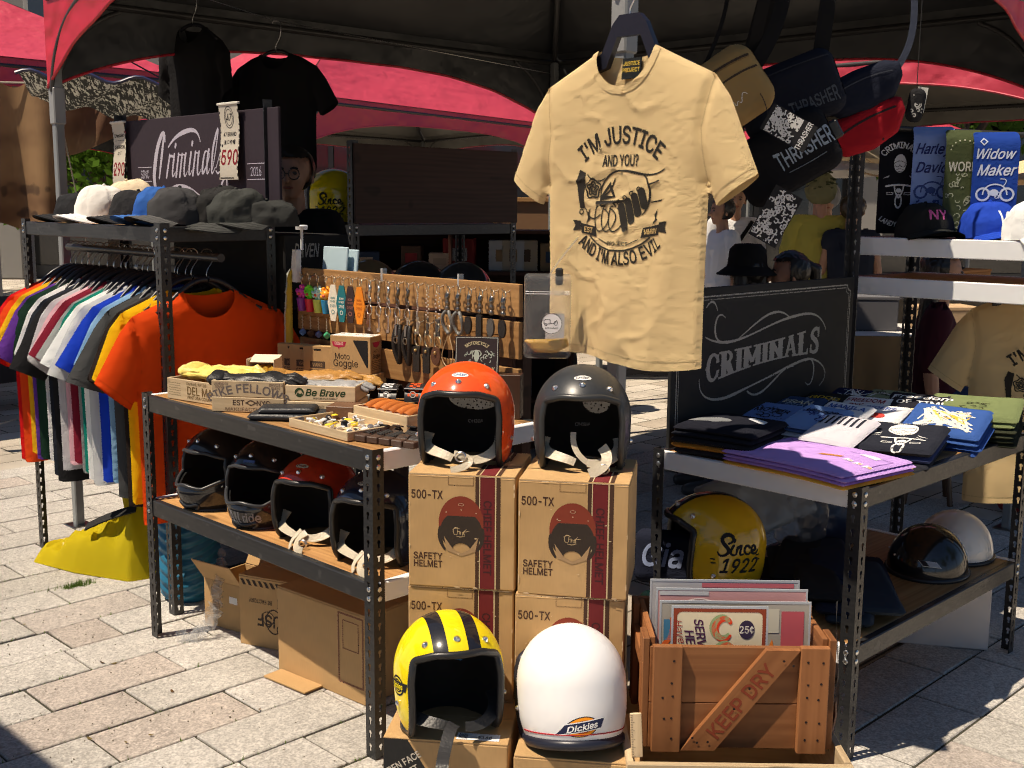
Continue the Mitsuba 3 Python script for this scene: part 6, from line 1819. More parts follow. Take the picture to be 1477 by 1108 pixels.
# box of orange leather rolls, badge tray, wallets, straps
k0, M = tray('leather_roll_box', 'pale open carton holding orange leather rolls', [2.03, 2.70, TZ], A([0, -1.0, 0]), .25, .050, .15, 'wood_pale', catg='box')
for j in range(6):
    k = thing('leather_roll', f'{("first", "second", "third", "fourth", "fifth", "sixth")[j]} orange leather roll from the left in the pale carton', 'leather roll', 'orange leather rolls in the pale carton')
    x = .03 + j * .037
    g = tube(spline([[x, .030, -.135], [x + .004, .052, -.08], [x + .008, .040, -.02]], 14), .0155, 12)
    part(k, 'roll', mv(g, M), 'leather', A([0.52, 0.15, 0.028]) * rng.uniform(.8, 1.1), smooth=60)
    part(k, 'end_label', mv(bx([x - .006, .026, -.021], [x + .020, .050, -.016], .001), M), 'matte', (0.62, 0.45, 0.36))
    part(k, 'label_mark', mv(bx([x + .001, .032, -.0158], [x + .013, .044, -.0152]), M), 'matte', (0.35, 0.08, 0.05))
k0, M = tray('badge_tray', 'low wooden tray full of white, black and yellow badges', [1.845, 2.765, TZ], nrm([-.02, -1, 0]), .29, .026, .185, 'wood_pale')
CB = [(0.75, 0.75, 0.73), (0.03, 0.03, 0.035), (0.78, 0.6, 0.04), (0.7, 0.7, 0.7), (0.12, 0.12, 0.14), (0.6, 0.6, 0.62)]
BDL = ['white round badge heaped in the wooden tray', 'black charm heaped in the wooden tray', 'yellow badge heaped in the wooden tray', 'pale white charm heaped in the wooden tray', 'dark grey badge heaped in the wooden tray', 'light grey badge heaped in the wooden tray']
for j in range(72):
    x, z = .016 + rng.random() * .258, -.015 - rng.random() * .155
    k = thing('pin_badge', BDL[j % 6], 'badge', 'badges heaped in the wooden tray')
    h = .007 + .013 * rng.random()
    Mb = M @ frame([x, h + .002, z], nrm(rng.normal(0, 1, 3) * [1, .25, 1]), nrm(rng.normal(0, .35, 3) + A([0, 0, -1.0])))
    r_ = rng.uniform(.007, .013)
    g = lathe([[0, 0], [r_, 0], [r_, .0018], [r_ * .7, .0035], [0, .004]], 12) if j % 3 else bx([-r_, -r_ * .7, 0], [r_, r_ * .7, .005], .002)
    part(k, 'disc', mv(g, Mb), 'satin', CB[j % 6])
    if j % 2:
        part(k, 'print', mv(extr(ell(r_ * .5, r_ * .35).difference(ell(r_ * .2, r_ * .12)), frame([0, 0, .0042], [1, 0, 0], [0, 1, 0]), .0006), Mb), 'matte', CB[(j + 1) % 2])
for j, (x, y, a, z, w) in enumerate(((1.905, 2.885, -50, 0, .20), (1.925, 2.885, -44, .017, .175), (1.985, 2.865, -38, 0, .14))):
    k = thing('wallet', f'{["large black wallet at the bottom of the small stack", "black zip wallet on top of the small stack", "dark wallet behind the small stack"][j]}', 'wallet')
    a = math.radians(a)
    M = frame([x, y, TZ + z + .009], [math.cos(a), math.sin(a), 0], [-math.sin(a), math.cos(a), 0])
    part(k, 'body', pillow(rrect(w, .10, .012), .020, M, .01, R=.012, seed=j, amp=.0012), 'leather', (0.018, 0.020, 0.024), smooth=True)
    part(k, 'zip', mv(tube(spline([[-w / 2 + .006, -.045, .0], [-w / 2 + .002, 0, 0], [-w / 2 + .006, .045, 0]], 8), .0025, 6), M), 'metal', (0.35, 0.35, 0.36))
small_box('leather_box', 'small brown leather box between the wallets and the leather rolls', [1.985, 2.775, TZ], nrm([.55, -.83, 0]), .085, .042, .09, m='leather', col=(0.13, 0.065, 0.035))
for j in range(5):
    k = thing('leather_strap', f'{("first", "second", "third", "fourth", "fifth")[j]} dark leather cuff from the left at the near corner of the table', 'leather cuff', 'dark leather cuffs at the table corner')
    x, y = 1.875 + .010 * j, 2.455 - .040 * j
    M = frame([x, y, TZ], nrm([.9, .25, 0]), nrm([-.25, .9, 0]))
    L = .09 + .012 * j
    pts = spline([[0, 0, .004], [L * .4, .004, .012 + .003 * j], [L, .002, .010], [L + .018, .0, .022], [L + .005, 0, .030]], 20)
    part(k, 'band', mv(ribbon(pts, [0, 0, 1], .032, .004), M), 'leather', (0.055, 0.035, 0.025) if j % 2 else (0.028, 0.024, 0.022))
    part(k, 'end_block', mv(bx([-.012, -.018, 0], [.022, .018, .018], .002), M), 'leather', (0.07, 0.042, 0.03))
    part(k, 'braid', mv(cat([tube([[.02 + q * .012, -.012, .02], [.03 + q * .012, .012, .021]], .0025, 5) for q in range(5)]), M), 'leather', (0.04, 0.038, 0.036))
k, M = small_box('display_stand', 'dark brown stand behind the orange helmet', [2.34, 2.50, TZ], ET, .14, .135, .07, m='wood_dark' if False else 'satin', col=(0.05, 0.024, 0.014))
k = thing('tin_card', 'dark tin card with pale ornate print leaning on the brown stand', 'card')
M = frame([2.305, 2.555, TZ + .135], nrm([.62, -.78, .0]), nrm([.20, .12, 1.0]))
part(k, 'card', mv(bx([0, 0, -.018], [.135, .115, 0], .001), M), 'satin', (0.03, 0.018, 0.016))
part(k, 'edge_line', paint(sbox(.004, .004, .131, .111).exterior.buffer(.0008), onframe(M)), 'matte', (0.45, 0.47, 0.42))
part(k, 'lettering', paint(join(arc(text('MOTORCYCLE', .010, .8, True), .06, (.067, .035)), text('HONEST SUPPLY', .013, .78, True, (.067, .015))), onframe(M)), 'matte', (0.5, 0.42, 0.25))
part(k, 'ornament', paint(unary_union([affinity.translate(swirl(18, .11, .05, 77, .008, .0022), .067, .05), ell(.008, .018, (.067, .055)), ell(.014, .010, (.067, .062)).exterior.buffer(.0015)]), onframe(M, .0011)), 'matte', (0.36, 0.40, 0.34))
# the zip bag on the pole
k = thing('zip_bag', 'clear zip bag with a round white sticker and yellow contents', 'plastic bag')
zb = frame([2.185, 2.055, 1.10], nrm([.66, -.75, 0]), ez)
part(k, 'film', pillow(rrect(.125, .225, .012, (0, .1125)), .03, zb, .008, R=.03, seed=4, amp=.004), 'clear_plastic', smooth=True)
part(k, 'zip_line', mv(cat(tube([[-.058, .172, .012], [.058, .172, .012]], .0014, 6), tube([[-.058, .178, .012], [.058, .178, .012]], .0014, 6)), zb), 'satin', (0.7, 0.72, 0.74))
part(k, 'sticker', paint(Point(.012, .095).buffer(.027), onframe(zb, .019)), 'matte', (0.78, 0.78, 0.78))
part(k, 'sticker_print', paint(join(tri(Point(.012, .095).buffer(.0265).exterior.buffer(.0006)), tri(unary_union([sbox(-.008, .094, .008, .106).exterior.buffer(.0007), Point(-.003, .092).buffer(.003).exterior.buffer(.0007), LineString([(.008, .096), (.02, .096), (.026, .104)]).buffer(.0007), Point(.023, .096).buffer(.005).exterior.buffer(.0007)])), text('MOTO HOUSE', .004, .9, True, (.012, .083))), onframe(zb, .0197)), 'matte', (0.03, 0.03, 0.03))
part(k, 'yellow_contents', pillow(Polygon([(-.056, .046), (.05, .05), (.054, .036), (.02, .018), (-.03, .02)]).buffer(.004), .018, zb, .006, seed=8, amp=.006), 'leather', (0.62, 0.36, 0.05), smooth=True)
part(k, 'white_slip', mv(bx([-.005, .05, -.002], [.045, .12, .0]), zb), 'matte', (0.7, 0.71, 0.72))
part(k, 'cord', tube(spline([zb[:3, 3] + ez * .215, [2.25, 2.03, 1.40], [2.39, 1.985, 1.52]], 10), .0025, 6), 'clear_plastic')
part(k, 'clip', mv(bx([.02, .195, -.006], [.04, .24, .008], .004), zb), 'satin', (0.012, 0.012, 0.013))
# white clamp lamp stand and the blue papers behind the board
k = thing('clamp', 'white plastic clamp on the left end of the keychain board', 'clamp')
part(k, 'knob', sh(lathe([[0, 0], [.022, 0], [.024, .014], [.02, .018], [0, .018]], 18), 2.46, 3.575, 1.405), 'satin', (0.62, 0.65, 0.70), smooth=40)
part(k, 'stem', tube([[2.46, 3.575, 1.33], [2.46, 3.575, 1.406]], .006, 8), 'satin', (0.6, 0.62, 0.66), smooth=60)
part(k, 'jaw', mv(extr(Polygon([(-.02, -.085), (.012, -.085), (.012, -.02), (.014, .03), (-.006, .03), (-.014, -.03)]).buffer(.003), frame([0, 0, 0], [1, 0, 0], [0, 1, 0]), .022), frame([2.445, 3.575, 1.30], [0, -1, 0], ez)), 'satin', (0.7, 0.7, 0.72), smooth=30)
for j in range(2):
    k = thing('paper_bag', f'pale blue paper bag standing behind the board, {("front", "rear")[j]} one', 'paper bag')
    part(k, 'sheet', mv(bx([0, 0, -.01], [.135 + .012 * j, .13 - .01 * j, 0], .003), frame([2.53 + j * .03, 3.555 - j * .01, 1.215], nrm([.1, -1, 0]), nrm([.1, .1, 1]))), 'matte', (0.42, 0.55, 0.62))
k = thing('folded_cloth', 'yellow and white cloth hanging behind the orange t-shirt', 'cloth')
for j, c in enumerate(((0.62, 0.42, 0.05), (0.5, 0.5, 0.46))):
    part(k, 'cloth', pillow(Polygon([(0, 0), (.055, 0), (.055, .42), (.03, .40), (.01, .25)]), .02, frame([2.42 + j * .02, 3.64 - j * .0 + (.04 * j), .84], [0, -1, 0], ez), .02, seed=j, amp=.004), 'cloth', c, smooth=True)
# black shirts folded on the hat rack's inner shelf
k = thing('storage_crate', 'black crate with pale scrawled lettering under the hats', 'crate')
MR = frame([2.30, 3.66, 1.19], nrm([.75, -.3, 0]) if False else A([0, -1.0, 0]), ez)
part(k, 'body', bx([2.44, 3.66, 1.10], [2.74, 4.50, 1.385], .004), 'matte', (0.010, 0.010, 0.011))
part(k, 'lettering', paint(text('RAVEN', .05, .5, True, (.08, .0), slant=.15), onframe(frame([2.46, 3.659, 1.325], [1, 0, 0], ez))), 'matte', (0.28, 0.27, 0.25))

# ================================================================== crate with tin signs, on its tray
EC = nrm([.70, -.714, 0])
k, MTr = tray('wooden_tray', 'pale wooden tray under the brown crate', [1.845, 1.475, .0], EC, .50, .285, .42, 'wood_pale', th=.016)
k = thing('ruler_stick', 'pale wooden ruler stick standing between the white helmet and the crate', 'ruler')
MRl = MTr @ trimesh.transformations.translation_matrix([.012, .285, -.03]) @ trimesh.transformations.rotation_matrix(.06, [0, 0, 1])
wood_part(k, 'stick', [0, 0, -.005], [.026, .105, 0], 1, 'wood_pale', MRl)
part(k, 'marks', paint(unary_union([sbox(.001, y, .006 + .004 * (i % 5 == 0), y + .0008) for i, y in enumerate(np.arange(.004, .102, .004))]), onframe(MRl)), 'matte', INK)
cr = thing('wooden_crate', 'brown wooden crate stencilled KEEP DRY with a diagonal brace', 'crate')
MC = frame(A([1.955, 1.505, .275]) - TW * .0, EC, ez)
CWd, CH, CD = .405, .262, .29
for lo, hi, ax in (([.0, 0, -.018], [CWd, .108, -.004], 0), ([.0, .1095, -.018], [CWd, .243, -.004], 0), ([0, 0, -CD], [CWd, .12, -CD + .014], 0), ([0, .1215, -CD], [CWd, CH, -CD + .014], 0)):
    wood_part(cr, 'board', lo, hi, ax, 'wood_red', MC)
for s in (0, CWd - .013):
    for z0, z1 in ((0, .085), (.0865, .172), (.1735, .26)):
        wood_part(cr, 'board', [s, z0, -CD + .015], [s + .013, z1, -.019], 2, 'wood_red', MC)
wood_part(cr, 'board', [.014, 0, -CD + .015], [CWd - .014, .012, -.019], 0, 'wood_red', MC)
for x0 in (.006, CWd - .068):
    wood_part(cr, 'batten', [x0, -.004, -.0035], [x0 + .066, .250, .014], 1, 'wood_red', MC, .002)
for s in (-.016, CWd + .001):
    wood_part(cr, 'batten', [s, 0, -.075], [s + .015, .262, -.004], 1, 'wood_red', MC)
    wood_part(cr, 'batten', [s, 0, -CD], [s + .015, .262, -CD + .06], 1, 'wood_red', MC)
    wood_part(cr, 'handle', [s, .17, -CD + .061], [s + .015, .21, -.076], 2, 'wood_red', MC)
br = Polygon([(.0735, .001), (.150, .001), (CWd - .0695, .2425), (CWd - .145, .2425)])
g = trimesh.creation.extrude_polygon(br, .016, engine='earcut')
v2 = A(g.vertices)[g.faces].reshape(-1, 3)
f2 = np.arange(len(v2)).reshape(-1, 3)
dd = nrm([.19, .2425, 0])
part(cr, 'brace', mv((v2 + [0, 0, -.0035], f2), MC), 'wood_red', uv=np.c_[v2 @ dd + 22.0, v2 @ A([-dd[1], dd[0], .7]) + 15.0])
part(cr, 'stencil', paint(rot2(text('KEEP DRY', .034, .95, True), 52, (.207, .122)), onframe(MC, .0135)), 'matte', (0.20, 0.040, 0.016))
nails = [(x, y) for x in (.028, .05, CWd - .05, CWd - .02) for y in (.03, .075, .13, .165, .215) if rng.random() < .62] + [(.11, .02), (.135, .018), (.10, .035), (.30, .215), (.322, .21), (.19, .10), (.225, .15)]
for x, y in nails:
    b_ = part(cr, 'nail', paint(Point(x + rng.normal(0, .002), y + rng.normal(0, .003)).buffer(.0028, quad_segs=4), onframe(MC, .0150)), 'matte', (0.02, 0.012, 0.01))

# tin signs in sleeves, standing in the crate
CRM, RST = (0.70, 0.62, 0.44), (0.24, 0.045, 0.02)


def tin(label, off, x0, w, top, col, prints, edge=None, lean=.05):
    k = thing('tin_sign', label, 'tin sign', 'tin signs standing in the brown crate')
    M = MC @ trimesh.transformations.translation_matrix([x0, 0.013, off]) @ trimesh.transformations.rotation_matrix(-lean, [1, 0, 0])
    part(k, 'plate', mv(bx([0, 0, -.0015], [w, top, 0], .0005), M), 'satin', col)
    if edge:
        part(k, 'rust_edge', paint(sbox(.001, .001, w - .001, top - .001).difference(rrect(w - .018, top - .018, .012, (w / 2, top / 2))), onframe(M)), 'matte', edge)
    for nm, s_, c in prints(w, top):
        part(k, nm, paint(s_, onframe(M, .0012)), 'matte', c)
    part(k, 'sleeve_edge', mv(extr(sbox(-.004, 0, w + .004, top + .005).difference(sbox(.0005, -.01, w - .0005, top - .0005)), frame([0, 0, -.002], [1, 0, 0], [0, 1, 0]), .003), M), 'satin', (0.40, 0.43, 0.47))
    return k


C_ = lambda cx, cy, s: brush([[cx + s * .5, cy + s * .55], [cx + s * .1, cy + s * .85], [cx - s * .55, cy + s * .45], [cx - s * .6, cy - s * .3], [cx - s * .1, cy - s * .75], [cx + s * .5, cy - s * .5]], [s * .3, s * .45, s * .55, s * .55, s * .45, s * .2], 40)


def cola(w, t):
    o = [('price_disc', ell(.018, .022, (w - .045, t - .050)), (0.03, 0.02, 0.05)), ('green_shadow', C_(.112, t - .046, .030).union(C_(.120, t - .108, .030)), (0.28, 0.36, 0.18)), ('red_letter', C_(.117, t - .050, .030).union(C_(.125, t - .112, .030)), (0.62, 0.05, 0.015)),
         ('purple_lettering', join(rot2(text('SERVED', .020, .95, True, slant=.2), -80, (.066, t - .075)), rot2(text('HERE', .020, .95, True, slant=.2), -80, (.042, t - .085))), (0.07, 0.02, 0.06)), ('red_lettering', rot2(text('Have a', .017, 1.0, False, slant=.25), -78, (.018, t - .065)), (0.30, 0.02, 0.02)), ('price', text('25\u00a2', .017, .8, True, (w - .045, t - .050)), (0.8, 0.75, 0.65)), ('dark_lettering', rot2(text('Fresh', .016, .9, True), -75, (w - .055, t - .12)), (0.03, 0.02, 0.04))]
    return o


tin('cream tin sign with red rusty border and a 25 cent disc, foremost in the crate', -.05, .058, .215, .30, CRM, cola, RST)
tin('faded red and grey map tin sign behind the cream one', -.085, .035, .345, .30, (0.36, 0.34, 0.30), lambda w, t: [('red_panel', sbox(w - .065, .05, w - .012, t - .018), (0.42, 0.08, 0.10)), ('pale_map', sbox(w - .135, t - .07, w - .07, t - .012), (0.5, 0.48, 0.4)), ('blue_corner', sbox(.006, t - .09, .022, t - .04), (0.05, 0.18, 0.32)), ('orange_figure', brush([[.008, t - .10], [.024, t - .075], [.026, t - .04]], .012, 12), (0.55, 0.10, 0.02)), ('pale_triangle', Polygon([(w - .13, t - .115), (w - .11, t - .085), (w - .05, t - .15), (w - .13, t - .15)]), (0.62, 0.62, 0.6)), ('orange_star', Polygon([(w - .10, t - .12), (w - .085, t - .085), (w - .078, t - .115), (w - .055, t - .11), (w - .075, t - .13)]), (0.6, 0.18, 0.03))])
tin('pale pink tin sign in a clear sleeve, second from the back of the crate', -.12, .03, .35, .318, (0.55, 0.30, 0.30), lambda w, t: [('grey_band', sbox(.004, t - .012, .12, t - .002), (0.45, 0.46, 0.48)), ('line', brush([[.06, t - .03], [.10, t - .02], [.14, t - .032]], .003, 16), (0.7, 0.6, 0.58))])
tin('grey tin sign at the back of the crate', -.16, .02, .35, .326, (0.42, 0.43, 0.45), lambda w, t: [('red_band', sbox(.12, t - .014, w - .01, t - .003), (0.45, 0.12, 0.15))])
k = thing('plastic_sheet', 'clear plastic sleeve with a pointed corner leaning beside the crate', 'plastic sleeve')
MS = MC @ frame([CWd + .022, -.02, -.05], [.25, 0, -.97], [.05, 1, 0])
part(k, 'film', paint(Polygon([(-.02, 0), (.16, 0), (.16, .30), (.03, .35), (.0, .27)]), lambda q: onframe(MS, 0)(q) + np.outer(.012 * np.sin(q[:, 1] * 14), MS[:3, 2]), .02), 'clear_plastic', smooth=True)
part(k, 'brown_print', paint(unary_union([sbox(.0, .18, .12, .25), sbox(.01, .03, .10, .08)]), lambda q: onframe(MS, -.002)(q) + np.outer(.012 * np.sin(q[:, 1] * 14), MS[:3, 2]), .02), 'matte', (0.20, 0.11, 0.07))
k = thing('small_bag', 'green and white bag between the carton stack and the crate', 'bag')
part(k, 'body', pillow(rrect(.09, .16, .02), .05, frame([2.36, 1.80, .40], RR, ez), .012, seed=3, amp=.012), 'satin', (0.12, 0.28, 0.14), smooth=True)

# ================================================================== sacks and plastic under the racks
def crumple(label, name, catg, c, r, m, col=None, seed=0, amp=.25, sub=5, flat=True):
    k = thing(name, label, catg)
    g = trimesh.creation.icosphere(sub)
    v = A(g.vertices)
    n1 = meshkit.fbm(v * 1.6 + seed, 4, seed) - .5
    rid = np.abs(meshkit.fbm(v * 3.1 + seed * 2, 3, seed + 3) - .5)
    v = v * (1 + amp * 1.6 * n1 - amp * 1.3 * rid)[:, None] * A(r)
    if flat:
        v[:, 2] = np.maximum(v[:, 2], -r[2] * .55) + r[2] * .55 + .002
    part(k, 'film', (v + A(c), g.faces), m, col, smooth=40)
    return k


k = thing('yellow_sack', 'crumpled yellow plastic sack on the paving below the rail', 'sack')
YP = Polygon([(-.37, -.01), (-.30, -.10), (-.05, -.13), (.22, -.12), (.30, .0), (.24, .13), (-.02, .15), (-.26, .09)]).buffer(.02)
p, t = grid_poly(YP, .012)
d_ = edge_dist(p, YP.boundary)
rid = np.abs(meshkit.fbm(np.c_[p * [7, 13], np.full(len(p), 3.3)], 4, 4) - .5) + .5 * np.abs(meshkit.fbm(np.c_[p @ A([[.8, .6], [-.6, .8]]) * [13, 6], np.full(len(p), 1.3)], 2, 9) - .5)
prof = .27 * np.clip((p[:, 0] + .36) / .55, 0, 1) ** 1.1 * (1 - .25 * np.clip((p[:, 0] - .16) / .16, 0, 1))
hgt = prof * np.clip(d_ / (.045 + .10 * np.clip(p[:, 0] + .3, 0, .5)), 0, 1) ** .75 + .03 * np.clip(d_ / .03, 0, 1) - .22 * rid * np.clip(d_ / .05, 0, 1) + .012 * np.clip(d_ / .02, 0, 1)
for a_, f_ in ((.4, 7.0), (1.5, 5.0), (2.4, 8.5)):
    ph_ = p @ A([math.cos(a_), math.sin(a_)]) * f_ + 1.6 * meshkit.fbm(np.c_[p * 4, np.full(len(p), a_)], 2, 6)
    hgt = hgt + .045 * (np.abs(ph_ % 1 - .5) - .25) * np.clip(d_ / .06, 0, 1)
part(k, 'film', mv((np.c_[p, np.maximum(hgt, .002)], t), frame([2.06, 4.43, 0], nrm([.35, -.94, 0]), nrm([.94, .35, 0]))), 'yellow_film', smooth=22)
part(k, 'standing_neck', pillow(Polygon([(-.10, 0), (.12, .0), (.13, .26), (.02, .29), (-.06, .27), (-.12, .14)]), .04, frame([2.20, 4.33, .15], RR, ez), .012, seed=2, amp=.022), 'yellow_film', smooth=40)
part(k, 'contents', pillow(rrect(.12, .34, .05), .06, frame([2.08, 4.36, .05], [1, 0, 0], [0, 1, 0]), .02, seed=3, amp=.03), 'cloth', (0.16, 0.2, 0.06), smooth=True)
part(k, 'black_handle', ribbon(spline([[1.95, 4.40, .19], [2.0, 4.31, .24], [2.08, 4.22, .28]], 12), [-.5, -.3, 1], .04, .006), 'matte', (0.015, 0.015, 0.015))
k = thing('blue_sack', 'blue nylon stuff sack standing under the rack beside the orange t-shirt', 'sack')
th, zz = np.meshgrid(np.linspace(0, 2 * np.pi, 80), np.linspace(0, 1, 60), indexing='ij')
pr = .115 * (1 - np.abs(2 * zz - 1) ** 8 * .35) + .010 * (meshkit.fbm(np.stack([np.cos(th) * 1.2, np.sin(th) * 1.2, zz * 9 + np.sin(th)], -1), 4, 3) - .5) + .006 * np.sin(zz * 60 + 3 * np.sin(2 * th))
i, j = np.meshgrid(np.arange(79), np.arange(59), indexing='ij')
q = (i * 60 + j).ravel()
part(k, 'body', (np.c_[(2.10 + pr * np.cos(th)).ravel(), (3.84 + pr * np.sin(th)).ravel(), (.003 + zz * .40).ravel()], np.vstack([np.c_[q, q + 60, q + 61], np.c_[q, q + 61, q + 1]])), 'satin', (0.015, 0.12, 0.21), smooth=True)
part(k, 'top', sh(lathe([[0, .012], [.05, .01], [.09, -.005]], 24), 2.10, 3.84, .405), 'satin', (0.015, 0.11, 0.2), smooth=True)
k = thing('plastic_wrap', 'torn strip of clear plastic wrap on the paving by the table leg', 'plastic wrap')
for q_ in range(2):
    pts = spline([[1.85, 3.44 + .03 * q_, .01], [1.93, 3.42 - .02 * q_, .06], [2.0, 3.46, .15 + .06 * q_], [2.05, 3.50, .24 + .03 * q_]], 40)
    g = ribbon(pts + rng.normal(0, .006, pts.shape), nrm([-.6, -.6, .5]), np.linspace(.05, .02, 40) * (1 + .4 * np.sin(np.arange(40) * 1.7)), .001)
    part(k, 'strip', g, 'clear_plastic')
crumple('clear plastic bag behind the front post of the right shelf', 'plastic_bag', 'plastic bag', [3.36, 1.96, .47], [.11, .09, .13], 'clear_plastic', seed=9, amp=.3, flat=False, sub=4)
k = thing('plastic_sheet', 'grey plastic sheet lying behind the yellow helmet', 'plastic sheet')
part(k, 'sheet', pillow(rrect(.50, .22, .02), .03, frame([3.15, 2.00, .55], nrm([.93, -.1, .10]), nrm([.0, .5, .8])), .015, seed=4, amp=.02), 'satin', (0.2, 0.23, 0.26), smooth=True)
k = thing('dark_towel', 'dark navy cloth with pale script left of the yellow helmet', 'cloth')
g = pillow(rrect(.22, .17, .03), .06, frame([2.775, 2.07, .42], nrm([.5, -.8, 0]), nrm([0.1, .1, 1])), .012, seed=6, amp=.01)
part(k, 'cloth', g, 'cloth', (0.012, 0.015, 0.03), smooth=True)
part(k, 'lettering', paint(text('Gia', .07, .9, True, (-.02, .01), slant=.2), onmesh(g, frame([2.775, 2.07, .42], nrm([.5, -.8, 0]), nrm([0.1, .1, 1])) @ trimesh.transformations.translation_matrix([0, 0, .2]), .002), .015), 'matte', (0.22, 0.27, 0.42))
crumple('dark blue sack behind the clear plastic bag on the right shelf', 'blue_bag', 'sack', [3.55, 1.96, .33], [.14, .10, .19], 'satin', (0.02, 0.035, 0.08), seed=12, amp=.2, sub=4)

# ================================================================== towels hanging on the right rack
def towel(label, y0, w, top, bot, col, prints, seed):
    k = thing('hanging_towel', label, 'towel', 'printed cloths hanging on the right rack')
    M = frame([3.985 + .02 * seed, y0, bot], nrm([.55, -.83, 0]), ez)
    H = top - bot
    dep = lambda q: .012 * np.sin(q[:, 0] * 24 + seed) * (1 - q[:, 1] / H * .5) + .010 * (meshkit.fbm(np.c_[q * 6, np.full(len(q), seed)], 2, seed) - .5)
    fn = lambda q, off=0.0: M[:3, 3] + q[:, :1] * M[:3, 0] + q[:, 1:2] * M[:3, 1] + (dep(q) + off - .05 * np.clip((q[:, 1] - H + .05) / .05, 0, 1) ** 2)[:, None] * M[:3, 2]
    p, t = grid_poly(rrect(w, H, .012, (w / 2, H / 2)), .016)
    part(k, 'cloth', trimesh.Trimesh(fn(p), t, process=False), 'cloth', col, smooth=True)
    part(k, 'lining', trimesh.Trimesh(fn(p, -.004), t, process=False), 'cloth', col, smooth=True)
    for s_, c in prints(w, H):
        part(k, 'print', paint(s_, lambda q: fn(q, .0025), .02), 'matte', c)


PB = (0.42, 0.48, 0.62)
PWt = (0.55, 0.56, 0.58)
TR = lambda g, x, y: affinity.translate(g, x, y)
moto = lambda s: affinity.scale(unary_union([Point(-.06, 0).buffer(.035).exterior.buffer(.006), Point(.07, 0).buffer(.035).exterior.buffer(.006), brush([[-.06, 0], [-.03, .05], [.03, .055], [.07, 0]], .008, 20), ell(.025, .02, (0, .01)), brush([[.05, .05], [.06, .085], [.03, .09]], .005, 10), swirl(8, .09, .05, 5, .014, .004)]), s, s, origin=(0, 0))
towel('black cloth with a white goggled helmet and motorcycle print', 2.085, .15, 1.80, 1.41, (0.010, 0.010, 0.014), lambda w, H: [(TR(helmet_head(.62), w / 2, H * .66), PWt), (TR(bike(.85), w / 2, H * .38), PWt), (arc(text('CRIMINALS', .022, .9, True), .075, (w / 2, H * .64)), PWt), (arc(text('LANDY GUZZI', .018, .8, True), .09, (w / 2, H * .32), False), PWt), (unary_union([Polygon([(w / 2 + s * .035, H * .55), (w / 2 + s * .06, H * .52), (w / 2 + s * .04, H * .53)]) for s in (-1, 1)]), PWt)], 1)
towel('pale blue cloth with dark blue script and motorcycle print', 1.965, .145, 1.80, 1.43, (0.20, 0.29, 0.58), lambda w, H: [(text('Harley', .036, .8, True, (w / 2, H * .78), slant=.3), (0.01, 0.02, 0.12)), (text('David', .036, .85, True, (w / 2, H * .60), slant=.3), (0.01, 0.02, 0.12)), (TR(moto(.62), w / 2, H * .36), (0.03, 0.06, 0.22)), (TR(swirl(14, .12, .10, 31, .016, .006), w / 2, H * .15), (0.02, 0.05, 0.22))], 2)
towel('olive green cloth with pale old style print', 1.85, .125, 1.785, 1.42, (0.055, 0.07, 0.030), lambda w, H: [(text('WORK', .032, .75, True, (w / 2, H * .64)), (0.42, 0.42, 0.36)), (TR(swirl(16, .11, .09, 32, .012, .003), w / 2, H * .45), (0.3, 0.32, 0.24)), (TR(swirl(14, .10, .16, 33, .014, .003), w / 2, H * .2), (0.3, 0.32, 0.22)), (unary_union([Point(w / 2 + .045 * math.cos(a), H * .80 + .035 * math.sin(a)).buffer(.0028) for a in np.linspace(0, 3.1, 9)]), (0.4, 0.42, 0.3))], 3)
towel('royal blue cloth with white script and motorcycle print', 1.755, .15, 1.775, 1.42, (0.012, 0.045, 0.26), lambda w, H: [(text('Widow', .034, .85, True, (w / 2, H * .78), slant=.3), PB), (text('Maker', .036, .85, True, (w / 2 + .005, H * .62), slant=.3), PB), (TR(moto(.60), w / 2, H * .38), PB), (TR(unary_union([arc(text('MOTOR CLUB', .014, .8, True), .06, (0, -.05)) and brush([[-.05, -.01], [0, .015], [.05, -.01]], .012, 16), ell(.01, .014, (0, -.02))]), w / 2, H * .16), PB), (rot2(tri(sbox(-.010, -.010, .010, .010).difference(sbox(-.006, -.006, .006, .006))), 45, (w * .22, H * .90)), PB)], 4)
part(wr, 'towel_rail', tube([[3.99, 2.12, 1.80], [4.33, 1.60, 1.765]], .010, 8), 'satin', (0.03, 0.03, 0.03), smooth=60)
# ================================================================== people
_i2, _i1 = trimesh.creation.icosphere(2), trimesh.creation.icosphere(1)


def bones(sp, res=.016, it=10, grow=0.0):
    """One skin round tapering bones: (a, b, radius a, radius b[, squash in y])."""
    tot = None
    for s in sp:
        a, b, ra, rb = s[:4]
        sq = A([1, s[4] if len(s) > 4 else 1, 1])
        h = manif(hull(np.vstack([_i1.vertices * (ra + grow) * sq + A(a), _i1.vertices * (rb + grow) * sq + A(b)])))
        tot = h if tot is None else tot + h
    m = tot.refine_to_length(res).to_mesh()
    g = trimesh.Trimesh(m.vert_properties[:, :3], m.tri_verts, process=True)
    trimesh.smoothing.filter_taubin(g, iterations=it)
    return g


